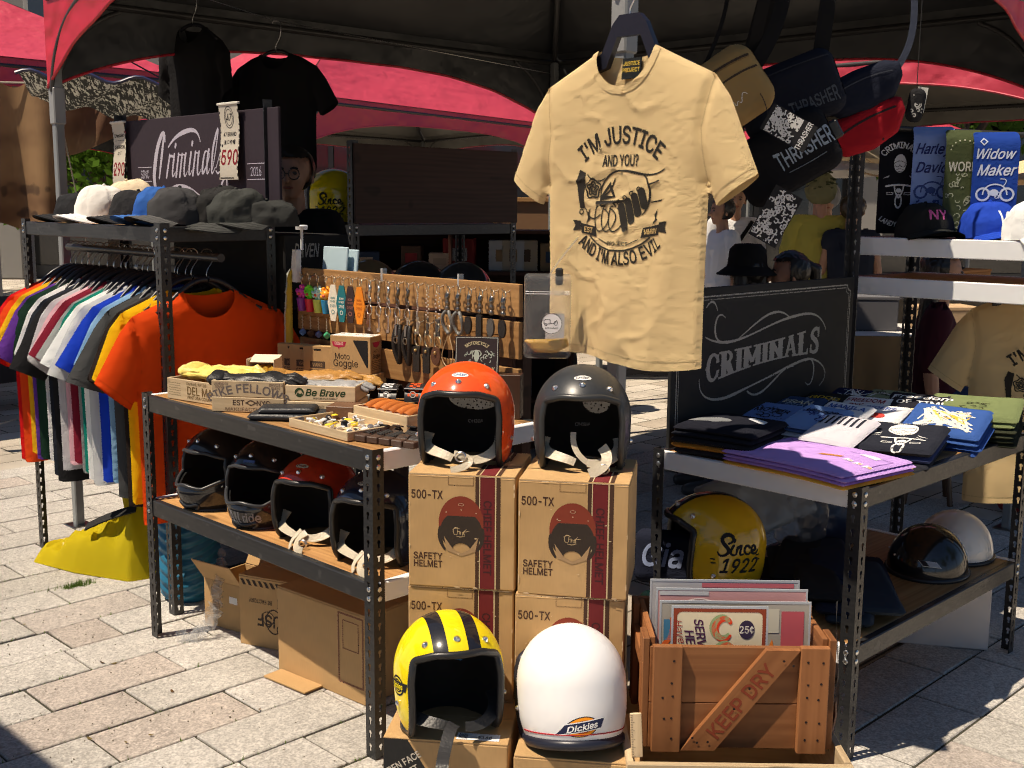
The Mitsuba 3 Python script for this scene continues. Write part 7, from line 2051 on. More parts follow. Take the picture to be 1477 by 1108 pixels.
def person(label, x, y, yaw, h=1.68, pose='stand', skin=(0.40, 0.22, 0.14), hair=(0.012, 0.010, 0.009), top=(0.5, 0.5, 0.5), legs=(0.05, 0.06, 0.09), shoes=(0.05, 0.05, 0.05), hat=None, long_hair=False, tail=False, glasses=False, arms=((-1, 0), (1, 0)), female=False, apron=None, head_turn=0, sleeve=.55, strap_col=None):
    k = thing('person', label, 'person')
    s = h / 1.70
    M = yawf([x, y, 0], yaw) @ np.diag([s, s, s, 1])
    sit = pose == 'sit'
    dz = -.42 if sit else 0.0
    V = lambda a, b, c: A([a, b, c + dz])
    sw, hw = (.155, .085) if female else (.175, .085)
    torso = [(V(-hw, 0, .93), V(hw, 0, .93), .105, .105, .9), (V(-.05, .005, 1.0), V(.05, .005, 1.0), .115, .115, .85), (V(-.055, 0, 1.15), V(.055, 0, 1.15), .105, .105, .85), (V(-.07, 0, 1.28), V(.07, 0, 1.28), .115, .115, .82), (V(-.04, 0, 1.0), V(-.07, 0, 1.28), .11, .115, .85), (V(.04, 0, 1.0), V(.07, 0, 1.28), .11, .115, .85),
             (V(-sw, -.01, 1.39), V(sw, -.01, 1.39), .052, .052), (V(-.09, -.005, 1.33), V(.09, -.005, 1.33), .10, .10, .8), (V(0, -.01, 1.38), V(0, .005, 1.47), .06, .052)]
    hips = [V(sgn * hw, 0, .92) for sgn in (-1, 1)]
    knees = [V(sgn * .10, .42 if sit else .015, .93 if sit else .50) for sgn in (-1, 1)]
    ankles = [V(sgn * .105, .40 if sit else -.015, .50 if sit else .085) for sgn in (-1, 1)]
    legb, shoe = [], []
    for i, sgn in enumerate((-1, 1)):
        legb += [(hips[i], knees[i], .095, .058), (knees[i], knees[i] * .6 + ankles[i] * .4 + A([0, -.012, 0]), .056, .056), (knees[i] * .6 + ankles[i] * .4 + A([0, -.012, 0]), ankles[i], .056, .038)]
        shoe += [(ankles[i] + A([0, -.02, -.035]), ankles[i] + A([sgn * .015, .15, -.052]), .045, .033), (ankles[i] + A([0, 0, .0]), ankles[i] + A([0, -.02, -.03]), .045, .045)]
    armb, slv, hnd = [], [], []
    for (sgn, bend), i in zip(arms, (0, 1)):
        S = V(sgn * sw, -.01, 1.385)
        E = S + A([sgn * .06, -.02 + .09 * bend, -.28 + .03 * bend])
        W = E + A([sgn * (.02 - .13 * bend), .03 + .22 * bend, -.25 + .23 * bend])
        armb += [(S, E, .047, .038), (E, W, .037, .026)]
        t = sleeve
        slv += [(S, S + (E - S) * min(1, t * 1.4), .056, .052)]
        d = nrm(W - E)
        side = nrm(np.cross(d, [0, 0, 1.0]) if abs(d[2]) < .8 else np.cross(d, [1.0, 0, 0]) * 1.0)
        up_ = np.cross(side, d)
        P0 = W + d * .02
        hnd += [(W, P0 + d * .05, .026, .030, .8)]
        for q in range(4):
            o = (q - 1.5) * .018
            b0 = P0 + d * .065 + up_ * o
            L = (.032, .040, .037, .028)[q]
            b1 = b0 + d * L + side * -.010 * sgn
            b2 = b1 + d * L * .7 + side * -.020 * sgn
            hnd += [(P0 + up_ * o * .7, b0, .011, .0095), (b0, b1, .0095, .0085), (b1, b2, .0085, .0075)]
        hnd += [(P0 + up_ * -.022, P0 + d * .035 - up_ * .045, .012, .010), (P0 + d * .035 - up_ * .045, P0 + d * .062 - up_ * .048, .010, .0085)]
    hc = V(0, .025, 1.60)
    Rh = trimesh.transformations.rotation_matrix(math.radians(head_turn), [0, 0, 1], hc)
    hp = lambda p: (Rh @ np.r_[p, 1])[:3]
    head = [(V(0, .0, 1.45), V(0, .01, 1.52), .053, .052), (hp(hc + [0, -.012, .028]), hp(hc + [0, -.012, .028]), .092, .092), (hp(hc + [0, .022, -.01]), hp(hc + [0, .028, -.062]), .070, .046), (hp(hc + [0, .045, -.078]), hp(hc + [0, .045, -.078]), .030, .030), (hp(hc + [0, .078, .004]), hp(hc + [0, .100, -.024]), .010, .0135)]
    head += [(hp(hc + [q * .083, -.01, -.005]), hp(hc + [q * .086, -.016, -.025]), .014, .010) for q in (-1, 1)]
    body = bones(torso + legb + armb + hnd + head, .018, 8)
    part(k, 'body', mv(body, M), 'skin', skin, smooth=True)
    ng = lambda sp, g: bones(sp, .022, 12, g)

    def fold(g, a=.010, f=9):
        v = A(g.vertices)
        return trimesh.Trimesh(v + A(g.vertex_normals) * ((meshkit.fbm(v * [f, f, f * .6], 3, 5) - .5) * 2 * a)[:, None], g.faces, process=False)
    part(k, 'shirt', mv(fold(ng(torso[:-1] + slv, .016)), M), 'cloth', top, smooth=True)
    tr = legb + [(hips[0], hips[1], .105, .105, .9)]
    part(k, 'trousers', mv(fold(ng(tr, .014), .008), M), 'cloth', legs, smooth=True)
    part(k, 'shoes', mv(ng(shoe, .004), M), 'satin', shoes, smooth=True)
    # hair as a cap of the skull, open over the face
    g = trimesh.creation.icosphere(4)
    v = A(g.vertices)
    hv = v * A([.101, .108, .104]) + (hc + [0, -.018, .030])
    cut = (v[:, 1] > .30) & (v[:, 2] < .42) | (v[:, 2] < (-.95 if female else -.45))
    keep = ~cut[g.faces].any(1)
    hv = hv + v * ((meshkit.fbm(v * A([9, 9, 3]), 3, 2) - .5) * .016)[:, None]
    hv = (np.c_[hv, np.ones(len(hv))] @ Rh.T)[:, :3]
    part(k, 'hair', mv((hv, g.faces[keep]), M), 'satin', hair, smooth=True)
    if long_hair:
        hb = [(hp(hc + [q * .06, -.05, .03]), V(q * .075, -.055, 1.32), .045, .04) for q in (-1, 0, 1)]
        part(k, 'long_hair', mv(fold(bones(hb, .02, 6), .008, 20), M), 'satin', hair, smooth=True)
    if tail:
        hb = [(hp(hc + [0, -.10, .06]), hp(hc + [0, -.155, .03]), .03, .035), (hp(hc + [0, -.155, .03]), hp(hc + [0, -.16, -.14]), .035, .02), (hp(hc + [0, -.16, -.14]), hp(hc + [0, -.12, -.24]), .02, .008)]
        part(k, 'pony_tail', mv(fold(bones(hb, .014, 6), .006, 25), M), 'satin', hair, smooth=True)
    for q in (-1, 1):
        e = hp(hc + [q * .031, .0765, .008])
        part(k, 'eye', mv(mv((_i2.vertices * [.012, .008, .0075], _i2.faces), trimesh.transformations.translation_matrix(e)), M), 'satin', (0.05, 0.04, 0.035), smooth=True)
        part(k, 'eyebrow', mv(tube([hp(hc + [q * .015, .086, .028]), hp(hc + [q * .03, .086, .033]), hp(hc + [q * .046, .076, .028])], .0035, 6), M), 'matte', hair)
        if glasses:
            part(k, 'glasses_rim', mv(ring(hp(hc + [q * .032, .094, .004]), .024, .0025, (nrm(hp(hc + [1, 0, 0]) - hp(hc)), [0, 0, 1])), M), 'satin', (0.03, 0.025, 0.025))
    if glasses:
        part(k, 'glasses_bridge', mv(tube([hp(hc + [-.009, .096, .006]), hp(hc + [.009, .096, .006])], .0022, 6), M), 'satin', (0.03, 0.025, 0.025))
    part(k, 'mouth', mv(mv((_i2.vertices * [.024, .008, .007], _i2.faces), trimesh.transformations.translation_matrix(hp(hc + [0, .074, -.055]))), M), 'skin', A(skin) * [.75, .45, .45], smooth=True)
    if hat == 'bucket':
        pr = [[0, .17], [.07, .165], [.098, .135], [.106, .06], [.110, .045], [.165, .005], [.163, .0], [.105, .04]]
        part(k, 'bucket_hat', mv(mv(lathe(pr, 30), Rh @ trimesh.transformations.translation_matrix(hc + [0, -.015, .0])), M), 'cloth', (0.014, 0.014, 0.015), smooth=40)
    elif hat:
        cm = [(hp(hc + [0, -.018, .040]), hp(hc + [0, -.020, .082]), .122, .098)]
        part(k, 'cap_crown', mv(bones(cm, .012, 4), M), 'cloth', hat, smooth=True)
        vis = hull([hp(hc + [q * .07, .07, .048]) for q in (-1, 1)] + [hp(hc + [q * .045, .165, .035]) for q in (-1, 1)] + [hp(hc + [q * .07, .07, .042]) for q in (-1, 1)] + [hp(hc + [0, .18, .036]), hp(hc + [0, .18, .03])])
        part(k, 'cap_brim', mv(vis, M), 'cloth', A(lin(hat)) * .8)
        if hat != (0.25, 0.25, 0.26):
            sp = []
            q_ = np.random.default_rng(4)
            for _ in range(26):
                d_ = nrm(q_.normal(0, 1, 3) + [0, -.6, .4])
                c_ = hp(hc + A([0, -.017, .075]) + d_ * .113)
                sp.append(mv((_i2.vertices * [.018, .014, .006], _i2.faces), frame(c_, np.cross(d_, [.3, .5, .2]), w=d_) if False else trimesh.transformations.translation_matrix(c_)))
            s_ = part(k, 'camouflage_patch', mv(cat(sp), M), 'cloth', (0.05, 0.06, 0.03))
            labels[s_] = {'kind': 'stuff'}
    if apron:
        part(k, 'dress', mv(fold(bones([(V(-.06, 0, 1.2), V(.06, 0, 1.2), .13, .13, .85), (V(-.09, 0, .95), V(.09, 0, .95), .15, .15, .85), (V(-.10, 0, .55), V(.10, 0, .55), .17, .17, .85), (V(0, 0, 1.2), V(0, 0, .55), .13, .19, .85)], .03, 8), .012), M), 'cloth', apron, smooth=True)
        for q in (-1, 1):
            part(k, 'shoulder_strap', mv(ribbon(spline([V(q * .08, .11, 1.25), V(q * .11, .02, 1.46), V(q * .07, -.11, 1.28)], 12), [0, .3, 1], .035, .006), M), 'cloth', apron)
    if strap_col:
        part(k, 'bag_strap', mv(ribbon(spline([V(-.15, .06, 1.42), V(0, .135, 1.2), V(.15, .08, .98)], 14), [0, 1, .2], .035, .004), M), 'cloth', strap_col)
    if sit:
        st = thing('stool', f'low wooden stool under the {label.split(" sitting")[0]}', 'stool')
        z = .93 * s - .42 * s - .105 * s
        part(st, 'seat', mv(lathe([[0, z - .03], [.17, z - .03], [.175, z - .01], [.17, z], [0, z]], 24), yawf([x, y, 0], yaw)), 'satin', (0.10, 0.05, 0.025), smooth=30)
        for a in (45, 135, 225, 315):
            c_, s2 = math.cos(math.radians(a)), math.sin(math.radians(a))
            part(st, 'leg', mv(tube([[.10 * c_, .10 * s2, z - .03], [.16 * c_, .16 * s2, 0]], .014, 8), yawf([x, y, 0], yaw)), 'satin', (0.08, 0.04, 0.02), smooth=60)
    return k


person('woman vendor with glasses in black behind the purple board', 3.03, 4.46, 222, 1.73, top=(0.010, 0.010, 0.011), legs=(0.015, 0.015, 0.018), glasses=True, female=True, skin=(0.27, 0.145, 0.095), sleeve=1.0)
person('woman in a black bucket hat sitting left of the pony tailed woman', 5.12, 3.37, 70, 1.66, 'sit', top=(0.22, 0.22, 0.23), hat='bucket', female=True, long_hair=True, arms=((-1, .8), (1, .3)))
person('woman with dark pony tail sitting in profile behind the board', 5.27, 3.20, 138, 1.66, 'sit', top=(0.05, 0.03, 0.03), female=True, tail=True, arms=((-1, .7), (1, .7)), skin=(0.34, 0.18, 0.12))
person('man in yellow t-shirt and camouflage cap seen from behind', 7.70, 4.46, 40, 1.70, top=(0.42, 0.37, 0.075), legs=(0.14, 0.17, 0.12), hat=(0.16, 0.16, 0.09), arms=((-1, .5), (1, .6)), skin=(0.45, 0.24, 0.16))
person('woman in navy pinafore right of the yellow t-shirt man', 7.75, 4.22, 35, 1.58, top=(0.02, 0.025, 0.04), sleeve=.12, legs=(0.02, 0.025, 0.04), apron=(0.014, 0.018, 0.032), female=True, arms=((-1, .5), (1, .4)), hair=(0.02, 0.012, 0.008))
person('man with a grey cap beyond the yellow t-shirt man', 8.55, 4.90, 215, 1.66, top=(0.06, 0.07, 0.10), hat=(0.25, 0.25, 0.26))
person('short person in white t-shirt at the far stall, left of the bags', 7.45, 5.15, 150, 1.56, top=(0.66, 0.68, 0.72), legs=(0.03, 0.05, 0.12), female=True)
person('person in white shirt with black camera strap beyond the bags', 8.45, 5.72, 220, 1.66, top=(0.62, 0.62, 0.62), legs=(0.05, 0.05, 0.05), strap_col=(0.012, 0.012, 0.012))
person('woman in maroon top sitting behind the white beams', 5.62, 2.56, 300, 1.70, 'sit', top=(0.045, 0.010, 0.018), legs=(0.03, 0.05, 0.10), female=True, long_hair=True, skin=(0.36, 0.19, 0.12), shoes=(0.3, 0.02, 0.02))
person('person in grey white shirt and dark strap beside the back tent pole', 6.05, 5.60, 200, 1.64, top=(0.42, 0.42, 0.46), legs=(0.012, 0.013, 0.018), strap_col=(0.02, 0.02, 0.02), hair=(0.05, 0.012, 0.01))

# ================================================================== stalls and stock behind
def table(label, c, yaw, w, d, h, top, skirt=None, leg=(0.55, 0.56, 0.57)):
    k = thing('market_table', label, 'table')
    M = yawf([*c, 0], yaw)
    part(k, 'top', mv(bx([-w / 2, -d / 2, h - .025], [w / 2, d / 2, h], .004), M), 'matte', top)
    for sx in (-1, 1):
        for sy in (-1, 1):
            part(k, 'leg', mv(bx([sx * (w / 2 - .03) - .014, sy * (d / 2 - .03) - .014, 0], [sx * (w / 2 - .03) + .014, sy * (d / 2 - .03) + .014, h - .026], .002), M), 'satin', leg)
    if skirt:
        n = 60
        u, v_ = np.linspace(0, 1, n), np.linspace(0, 1, 6)
        def f(s_, t_):
            x_ = (s_ - .5) * (w + .02)
            return np.c_[x_, d / 2 + .008 + .012 * np.sin(s_ * 60) * t_, h - .002 - t_ * (h * .72)]
        part(k, 'cloth_skirt', mv(sheet(f, 60, 6), M), 'cloth', skirt, smooth=True)
        part(k, 'cloth_skirt', mv(mv(sheet(f, 60, 6), np.diag([1, -1, 1, 1])), M), 'cloth', skirt, smooth=True)
    return k


table('table with grey cloth and brown paper front behind the white beams', (6.35, 3.10), 225, 1.5, .7, .80, (0.45, 0.44, 0.42), (0.30, 0.20, 0.10))
table('table with dark cloth under the pink canopy at far left', (2.7, 8.6), 270, 2.4, .7, .78, (0.05, 0.05, 0.05), (0.03, 0.03, 0.035))
table('table with black cloth behind the counter in the middle', (4.55, 5.75), 225, 2.2, .7, .80, (0.02, 0.018, 0.018), (0.02, 0.018, 0.018))
table('long table with grey cloth at the far stall beyond the bags', (8.2, 6.4), 225, 2.6, .8, .82, (0.3, 0.29, 0.28), (0.10, 0.09, 0.09))
table('table with cream cloth under the white parasol', (8.9, 4.3), 225, 2.0, .7, .80, (0.5, 0.46, 0.38), (0.25, 0.2, 0.14))
# a dark open shelf with mugs and boxes behind the counter
sk = thing('goods_shelf', 'dark shelf with mugs and boxes seen above the keychain board', 'shelf')
SM = yawf([4.30, 5.30, 0], 225)
for z in (.35, .75, 1.10, 1.34):
    g, uv = plank([-1.05, -.17, z], [1.05, .17, z + .02], 0)
    part(sk, 'board', mv(g, SM), 'wood_dark', uv=uv)
for x in (-1.07, -.35, .35, 1.05):
    g, uv = plank([x, -.17, 0], [x + .018, .17, 1.55], 2)
    part(sk, 'side', mv(g, SM), 'wood_dark', uv=uv)
g, uv = plank([-1.05, -.185, 0.0], [1.05, -.172, 1.34], 0)
part(sk, 'back', mv(g, SM), 'wood_dark', uv=uv)
for j in range(6):
    k = thing('mug', f'{["white", "pale blue", "white", "navy blue", "grey", "white"][j]} enamel mug on the dark shelf, {("first", "second", "third", "fourth", "fifth", "sixth")[j]} from the left', 'mug', 'mugs on the dark shelf')
    P0 = SM @ trimesh.transformations.translation_matrix([.92 - j * .115, .05, 1.121])
    part(k, 'cup', mv(lathe([[0, 0], [.040, 0], [.043, .085], [.039, .085], [.037, .006], [0, .006]], 18), P0), 'satin', [(0.6, 0.6, 0.6), (0.3, 0.4, 0.5), (0.6, 0.6, 0.6), (0.05, 0.08, 0.2), (0.3, 0.3, 0.3), (0.55, 0.55, 0.55)][j], smooth=40)
    part(k, 'handle', mv(ring([-.052, 0, .044], .024, .005, ([1, 0, 0], [0, 0, 1])), P0), 'satin', (0.4, 0.4, 0.4), smooth=60)
BXC = [(0.32, 0.20, 0.10), (0.25, 0.03, 0.03), (0.45, 0.36, 0.25), (0.05, 0.08, 0.14), (0.42, 0.42, 0.42), (0.10, 0.06, 0.04), (0.5, 0.4, 0.28)]
for j in range(16):
    w, h_ = rng.uniform(.10, .22), rng.uniform(.08, .19)
    lv = (1.121, .771, 1.121, .371)[j % 4]
    x = -.98 + (j // 2) * .235 if j % 4 != 0 else -.95 + (j // 4) * .28
    k = thing('goods_box', f'{["brown", "dark red", "tan", "dark blue", "grey", "dark brown", "cream"][j % 7]} goods box number {j + 1} on the dark shelf behind', 'box', 'boxes on the dark shelf')
    labels[k]['label'] = f'{["brown", "dark red", "tan", "dark blue", "grey", "dark brown", "cream"][j % 7]} box on the dark shelf, {["its", "a second", "a third"][j // 7]} of that colour'
    P0 = SM @ trimesh.transformations.translation_matrix([x, -.02, lv]) @ trimesh.transformations.rotation_matrix(rng.normal(0, .1), [0, 0, 1])
    part(k, 'body', mv(bx([-w / 2, -.08, 0], [w / 2, .08, h_], .003), P0), 'matte', A(BXC[j % 7]) * rng.uniform(.8, 1.2))
    part(k, 'label_patch', mv(bx([-w * .3, .0801, h_ * .3], [w * .3, .0812, h_ * .7]), P0), 'matte', A(BXC[(j + 3) % 7]))
# framed board and easel by the back pole
k = thing('framed_board', 'wooden framed cork board on an easel beside the back pole', 'board')
FMx = frame([5.55, 5.75, 1.06], RR, ez)
for lo, hi, ax in (([0, 0, 0], [.46, .03, .03], 0), ([0, .47, 0], [.46, .50, .03], 0), ([0, .03, 0], [.03, .47, .03], 1), ([.43, .03, 0], [.46, .47, .03], 1)):
    wood_part(k, 'frame', lo, hi, ax, 'wood_honey', FMx)
part(k, 'cork', mv(bx([.03, .03, .005], [.43, .47, .012]), FMx), 'matte', (0.22, 0.12, 0.06))
for x in (.05, .38):
    wood_part(k, 'leg', [x, -1.06, -.02], [x + .03, -.001, .01], 1, 'wood_honey', FMx)
# crates, bottles and bags at the far stalls
for j, (x, y, w, h_, z, c, nm) in enumerate(((6.2, 3.25, .3, .18, .80, (0.09, 0.09, 0.10), 'black cash box on the brown paper table'), (6.55, 2.95, .34, .12, .80, (0.35, 0.24, 0.14), 'brown paper parcel on the brown paper table'), (8.0, 6.5, .4, .22, .82, (0.06, 0.04, 0.03), 'dark wooden case on the far grey table'), (8.5, 6.1, .3, .3, .82, (0.25, 0.06, 0.04), 'dark red case on the far grey table'), (6.75, 3.35, .26, .30, .0, (0.34, 0.24, 0.14), 'kraft paper sack on the ground beside the yellow t-shirt man'), (9.2, 4.0, .5, .2, .80, (0.40, 0.18, 0.06), 'orange wooden tray on the cream table'))):
    k = thing('goods_case', nm, 'box')
    P0 = yawf([x, y, z], 222 + 9 * j)
    part(k, 'body', mv(bx([-w / 2, -.12, 0.001], [w / 2, .12, h_], .006), P0), 'matte', c)
    part(k, 'lid', mv(bx([-w / 2 - .004, -.124, h_], [w / 2 + .004, .124, h_ + .02], .004), P0), 'matte', A(c) * 1.15)
for j in range(10):
    k = thing('small_goods', f'{["dark", "red", "tan", "white", "green", "brown", "blue", "grey", "yellow", "black"][j]} trinket on the far grey table', 'trinket')
    x, y = 7.55 + j * .12 + rng.normal(0, .02), 6.95 - j * .11 + rng.normal(0, .03)
    x, y = x - .12, y - .12
    part(k, 'body', sh(lathe([[0, 0], [.05, 0], [.06, .06], [.03, .12], [.015, .16], [0, .165]], 14), x, y, .822), 'satin', [(0.03, 0.03, 0.03), (0.4, 0.03, 0.03), (0.4, 0.28, 0.15), (0.65, 0.65, 0.65), (0.05, 0.2, 0.08), (0.12, 0.06, 0.03), (0.05, 0.12, 0.35), (0.3, 0.3, 0.3), (0.6, 0.45, 0.05), (0.02, 0.02, 0.02)][j], smooth=40)
    part(k, 'cap', sh(lathe([[0, 0], [.018, 0], [.016, .025], [0, .028]], 10), x, y, .985), 'satin', (0.3, 0.28, 0.25), smooth=40)


def parasol(label, x, y, z, r, col, rib=(0.35, 0.25, 0.15), drop=.16):
    k = thing('parasol', label, 'parasol')
    n = 8
    for i in range(n):
        a0, a1 = 2 * np.pi * i / n, 2 * np.pi * (i + 1) / n
        def f(s_, t_):
            a = a0 + (a1 - a0) * s_
            rr = r * t_ * (1 - .05 * np.sin(np.pi * s_) * t_)
            return np.c_[x + rr * np.cos(a), y + rr * np.sin(a), z - drop * t_ ** 1.3 * r - .02 * np.sin(np.pi * s_) * t_]
        part(k, 'panel', sheet(f, 8, 8), 'cloth', col, smooth=True)
        part(k, 'rib', tube([[x, y, z - .03], [x + r * math.cos(a0), y + r * math.sin(a0), z - drop * r - .012]], .008, 5), 'satin', rib)
    part(k, 'pole', tube([[x, y, 0], [x, y, z + .06]], .02, 10), 'satin', rib, smooth=60)
    part(k, 'base', sh(lathe([[0, 0], [.25, 0], [.25, .05], [.05, .08], [0, .08]], 20), x, y, .0), 'matte', (0.2, 0.2, 0.2), smooth=30)


parasol('white flat parasol above the man in yellow', 8.2, 4.75, 1.88, 1.0, (0.75, 0.74, 0.72), drop=.10)
parasol('cream parasol beyond the red canopy in the middle', 10.4, 6.1, 2.35, 1.3, (0.62, 0.52, 0.36), drop=.30)
parasol('cream orange parasol at the far right edge', 11.5, 3.7, 2.1, 1.5, (0.66, 0.45, 0.26), drop=.22)

# stained curtain and woven net at the left stall
k = thing('stained_curtain', 'rust stained tan curtain hanging at the left stall', 'curtain')
def cf(s_, t_):
    a, b = A([2.0, 7.25]), A([2.86, 6.55])
    p = a + (b - a) * s_[:, None]
    n_ = nrm([-.6, -.75])
    w = .05 * np.sin(s_ * 22) * (.4 + .6 * t_)
    return np.c_[p + n_ * w[:, None], 2.16 - .80 * t_ + .02 * np.sin(s_ * 30)]
part(k, 'cloth', sheet(cf, 60, 24), 'shaded_stained_cloth', smooth=True)
def cf2(s_, t_):
    a, b = A([2.86, 6.55]), A([3.42, 6.35])
    p = a + (b - a) * s_[:, None]
    L = .34 * (1 - s_ ** 1.6) + .03
    return np.c_[p + A([-.5, -.8]) * (.03 * np.sin(s_ * 14 + t_ * 3))[:, None], 2.13 - L * t_]
part(k, 'gathered_end', sheet(cf2, 30, 14), 'shaded_stained_cloth', smooth=True)
part(k, 'rope', tube([[1.9, 7.3, 2.17], [2.86, 6.55, 2.165], [3.42, 6.35, 2.14], [3.9, 6.1, 2.13]], .006, 6), 'matte', (0.35, 0.32, 0.25))
k = thing('woven_net', 'dark woven sunshade net stretched beside the left tent pole', 'net')
def nf(s_, t_):
    a, b = A([2.35, 5.85, 2.13]), A([3.25, 5.35, 2.10])
    p = a + (b - a) * s_[:, None]
    p = p + np.outer(t_, A([.35, .55, -.05])) + np.c_[np.zeros(len(s_)), np.zeros(len(s_)), -.16 * t_ * (.25 + .75 * s_) + .02 * np.sin(s_ * 25 + t_ * 8)]
    return p
g = sheet(nf, 60, 20)
uu, vv = np.meshgrid(np.linspace(0, 1, 60), np.linspace(0, 1, 20), indexing='ij')
part(k, 'mesh', g, 'net', smooth=True, uv=np.c_[uu.ravel(), vv.ravel()])
part(k, 'blue_hem', tube(nf(np.linspace(0, 1, 30), np.zeros(30)), .010, 6), 'satin', (0.02, 0.025, 0.08), smooth=60)
part(k, 'guy_rope', tube([[2.27, 5.06, 2.26], [2.95, 5.48, 2.12], [3.0, 5.46, 2.2]], .004, 5), 'matte', (0.02, 0.02, 0.04))
part(mt, 'guy_rope', tube([[2.24, 5.08, 1.80], [2.40, 5.25, 1.3], [2.46, 5.30, .9]], .0035, 5), 'matte', (0.5, 0.48, 0.4))

# ================================================================== tree and building far behind
def tree(label, x, y, h, r, seed, c=(0.06, 0.12, 0.02)):
    k = thing('tree', label, 'tree')
    q = np.random.default_rng(seed)
    th_ = h * .42
    part(k, 'trunk', tube(spline([[x, y, 0], [x + .1, y - .05, th_ * .5], [x, y, th_]], 10), np.linspace(.16, .10, 10), 9), 'matte', (0.08, 0.06, 0.045), smooth=60)
    cl, lf, cs = [], [], []
    for i in range(11):
        a, rr = q.uniform(0, 6.3), r * q.uniform(.2, .85)
        t = A([x + rr * math.cos(a), y + rr * math.sin(a), th_ + (h - th_) * q.uniform(.1, .9)])
        cl.append((t, r * q.uniform(.28, .5)))
        part(k, 'limb', tube(spline([[x, y, th_ * q.uniform(.7, 1)], (A([x, y, th_]) + t) / 2 + [0, 0, .1], t], 8), np.linspace(.06, .02, 8), 6), 'matte', (0.08, 0.06, 0.045))
    for t, cr_ in cl:
        n = 520
        d = q.normal(0, 1, (n, 3)); d /= np.linalg.norm(d, axis=1, keepdims=True)
        p = t + d * (cr_ * q.uniform(.35, 1, n) ** .6)[:, None]
        u = q.normal(0, 1, (n, 3)); u /= np.linalg.norm(u, axis=1, keepdims=True)
        w = np.cross(u, d); w /= np.linalg.norm(w, axis=1, keepdims=True) + 1e-9
        s_ = q.uniform(.05, .10, n)[:, None]
        v = np.stack([p - u * s_, p + w * s_ * .55, p + u * s_, p - w * s_ * .55], 1).reshape(-1, 3)
        f = (np.arange(n)[:, None] * 4 + A([[0, 1, 2, 3]])).reshape(-1, 4)
        lf.append(trimesh.Trimesh(v, np.vstack([f[:, [0, 1, 2]], f[:, [0, 2, 3]]]), process=False))
    b_ = part(k, 'crown', cat(lf), 'leaf', c)
    labels[b_] = {'kind': 'stuff'}


tree('leafy green tree seen under the canopies left of the purple board', 8.6, 18.0, 3.7, 1.9, 1, (0.12, 0.24, 0.03))
tree('green tree beyond the stalls right of the back pole', 15.5, 12.5, 5.5, 2.2, 2)
tree('dark green tree beyond the right rack', 16.0, 7.2, 5.0, 2.0, 3)
tree('green tree at the far left behind the curtain', 6.0, 19.5, 3.4, 1.7, 4)
bd = thing('shop_building', 'long dim shop building with glass fronts behind the market', 'building')
BM = frame([15.8 - 27 * RR[0], 15.8 - 27 * RR[1], 0], RR, ez)
part(bd, 'wall', mv(bx([0, 3.4, -8], [54, 9, 0]), BM), 'matte', (0.20, 0.19, 0.18))
part(bd, 'back_wall', mv(bx([0, 0, -8], [54, 3.39, -4.0]), BM), 'matte', (0.05, 0.045, 0.04))
part(bd, 'cornice', mv(bx([0, 3.25, .002], [54, 3.55, .35], .03), BM), 'matte', (0.24, 0.23, 0.21))
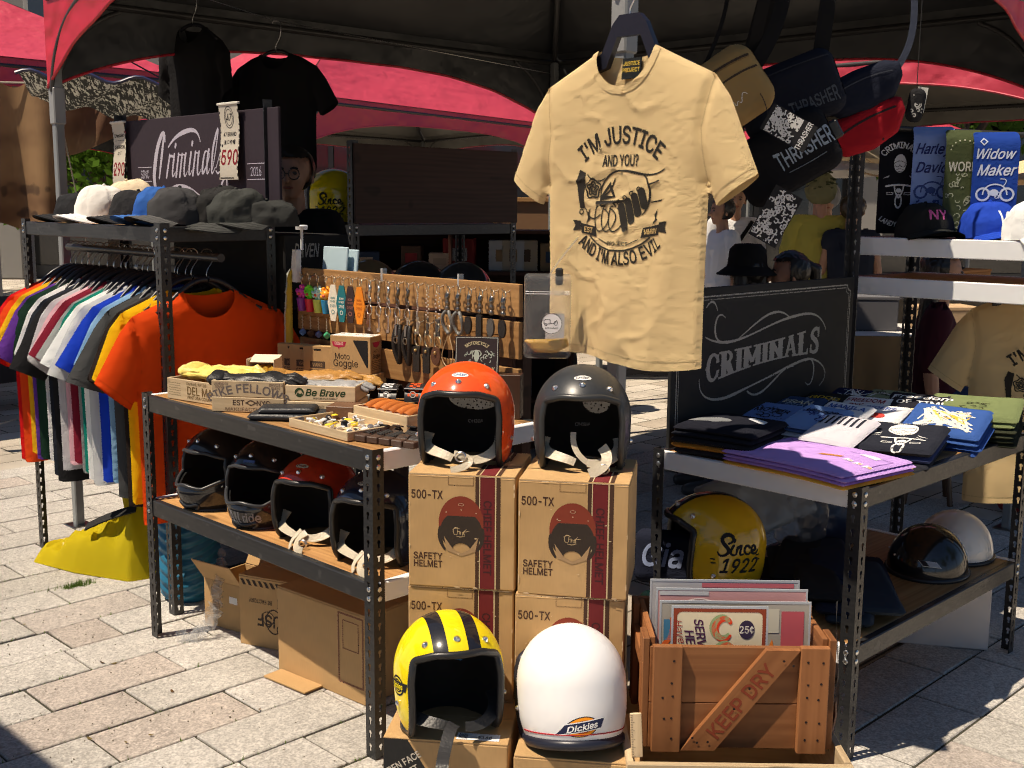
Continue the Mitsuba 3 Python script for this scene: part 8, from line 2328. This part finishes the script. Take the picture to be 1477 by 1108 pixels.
for i in range(13):
    x0 = i * 4.2
    part(bd, 'column', mv(bx([x0, 0, -.6], [x0 + .6, 3.39, -.0], .02), BM), 'matte', (0.26, 0.25, 0.23))
    if i < 12:
        wk = part(bd, 'window', mv(cat(bx([x0 + .61, 0, -.5], [x0 + 4.19, .25, -.4]), bx([x0 + .61, 2.9, -.5], [x0 + 4.19, 3.0, -.4]), bx([x0 + 2.35, .25, -.5], [x0 + 2.45, 2.9, -.4])), BM), 'satin', (0.04, 0.04, 0.04))
        for q in range(2):
            add(free(wk + '__pane'), mv(bx([x0 + .62 + q * 1.84, .26, -.46], [x0 + 2.34 + q * 1.84, 2.89, -.44]), BM), 'gloss', (0.02, 0.022, 0.024))
        for q in range(2):
            uw = part(bd, 'upper_window', mv(bx([x0 + .9 + q * 1.7, 4.6, .001], [x0 + 2.1 + q * 1.7, 6.6, .04], .01), BM), 'matte', (0.3, 0.29, 0.27))
            add(free(uw + '__pane'), mv(bx([x0 + 1.0 + q * 1.7, 4.7, .041], [x0 + 2.0 + q * 1.7, 6.5, .05]), BM), 'gloss', (0.03, 0.035, 0.04))
# the row of stalls on the camera's side of the lane throws its shadow into the lower left corner
tent('red canopy of the opposite row of stalls, left of the camera', [(.06, 2.55), (-3.0, 2.55), (-3.0, 5.6), (.06, 5.6)], 'canopy_pink', 'canopy_black', seed=9)
# trees on the camera's side of the lane: they shut out part of the sky and stand in the gloss of the helmets
for i, (x, y, h, r) in enumerate(((-7, -2.5, 6.5, 3.0), (-3.5, -8.0, 7.5, 3.4), (3.0, -8.5, 7.5, 3.4), (8.5, -5.5, 7.0, 3.2))):
    tree(f'{("broad", "tall", "dense", "spreading")[i]} green tree on the far side of the lane, behind the camera', x, y, h, r, 20 + i, (0.05, 0.10, 0.02))
# dry leaves and grit on the paving
for i in range(16):
    x, y = rng.uniform(1.05, 1.75), rng.uniform(2.1, 4.6)
    a = rng.uniform(0, 6.3)
    lf = Polygon([(-.016, 0), (-.006, .007), (.008, .006), (.017, 0), (.008, -.006), (-.006, -.007)])
    k = thing('dry_leaf', 'small curled dry leaf lying on the sunny paving', 'leaf', 'dry leaves on the paving')
    s_ = rng.uniform(.35, .75)
    add(k, paint(lf, lambda q: np.c_[x + s_ * (q[:, 0] * math.cos(a) - q[:, 1] * math.sin(a)), y + s_ * (q[:, 0] * math.sin(a) + q[:, 1] * math.cos(a)), .004 + 18 * s_ * q[:, 0] ** 2], .006), 'leaf', [(0.16, 0.09, 0.04), (0.10, 0.06, 0.03), (0.2, 0.15, 0.06)][i % 3])
gr = []
for i in range(520):
    x, y = rng.uniform(1.0, 1.8), rng.uniform(1.9, 4.8)
    r_ = rng.uniform(.0012, .0034)
    gr.append(mv((trimesh.creation.icosahedron().vertices * r_ * rng.uniform(.6, 1.2, 3), trimesh.creation.icosahedron().faces), trimesh.transformations.translation_matrix([x, y, r_ * .5])))
setting('gravel', cat(gr), 'matte', (0.16, 0.14, 0.11), kind='stuff', label='loose grit scattered over the sunny paving', catg='grit')
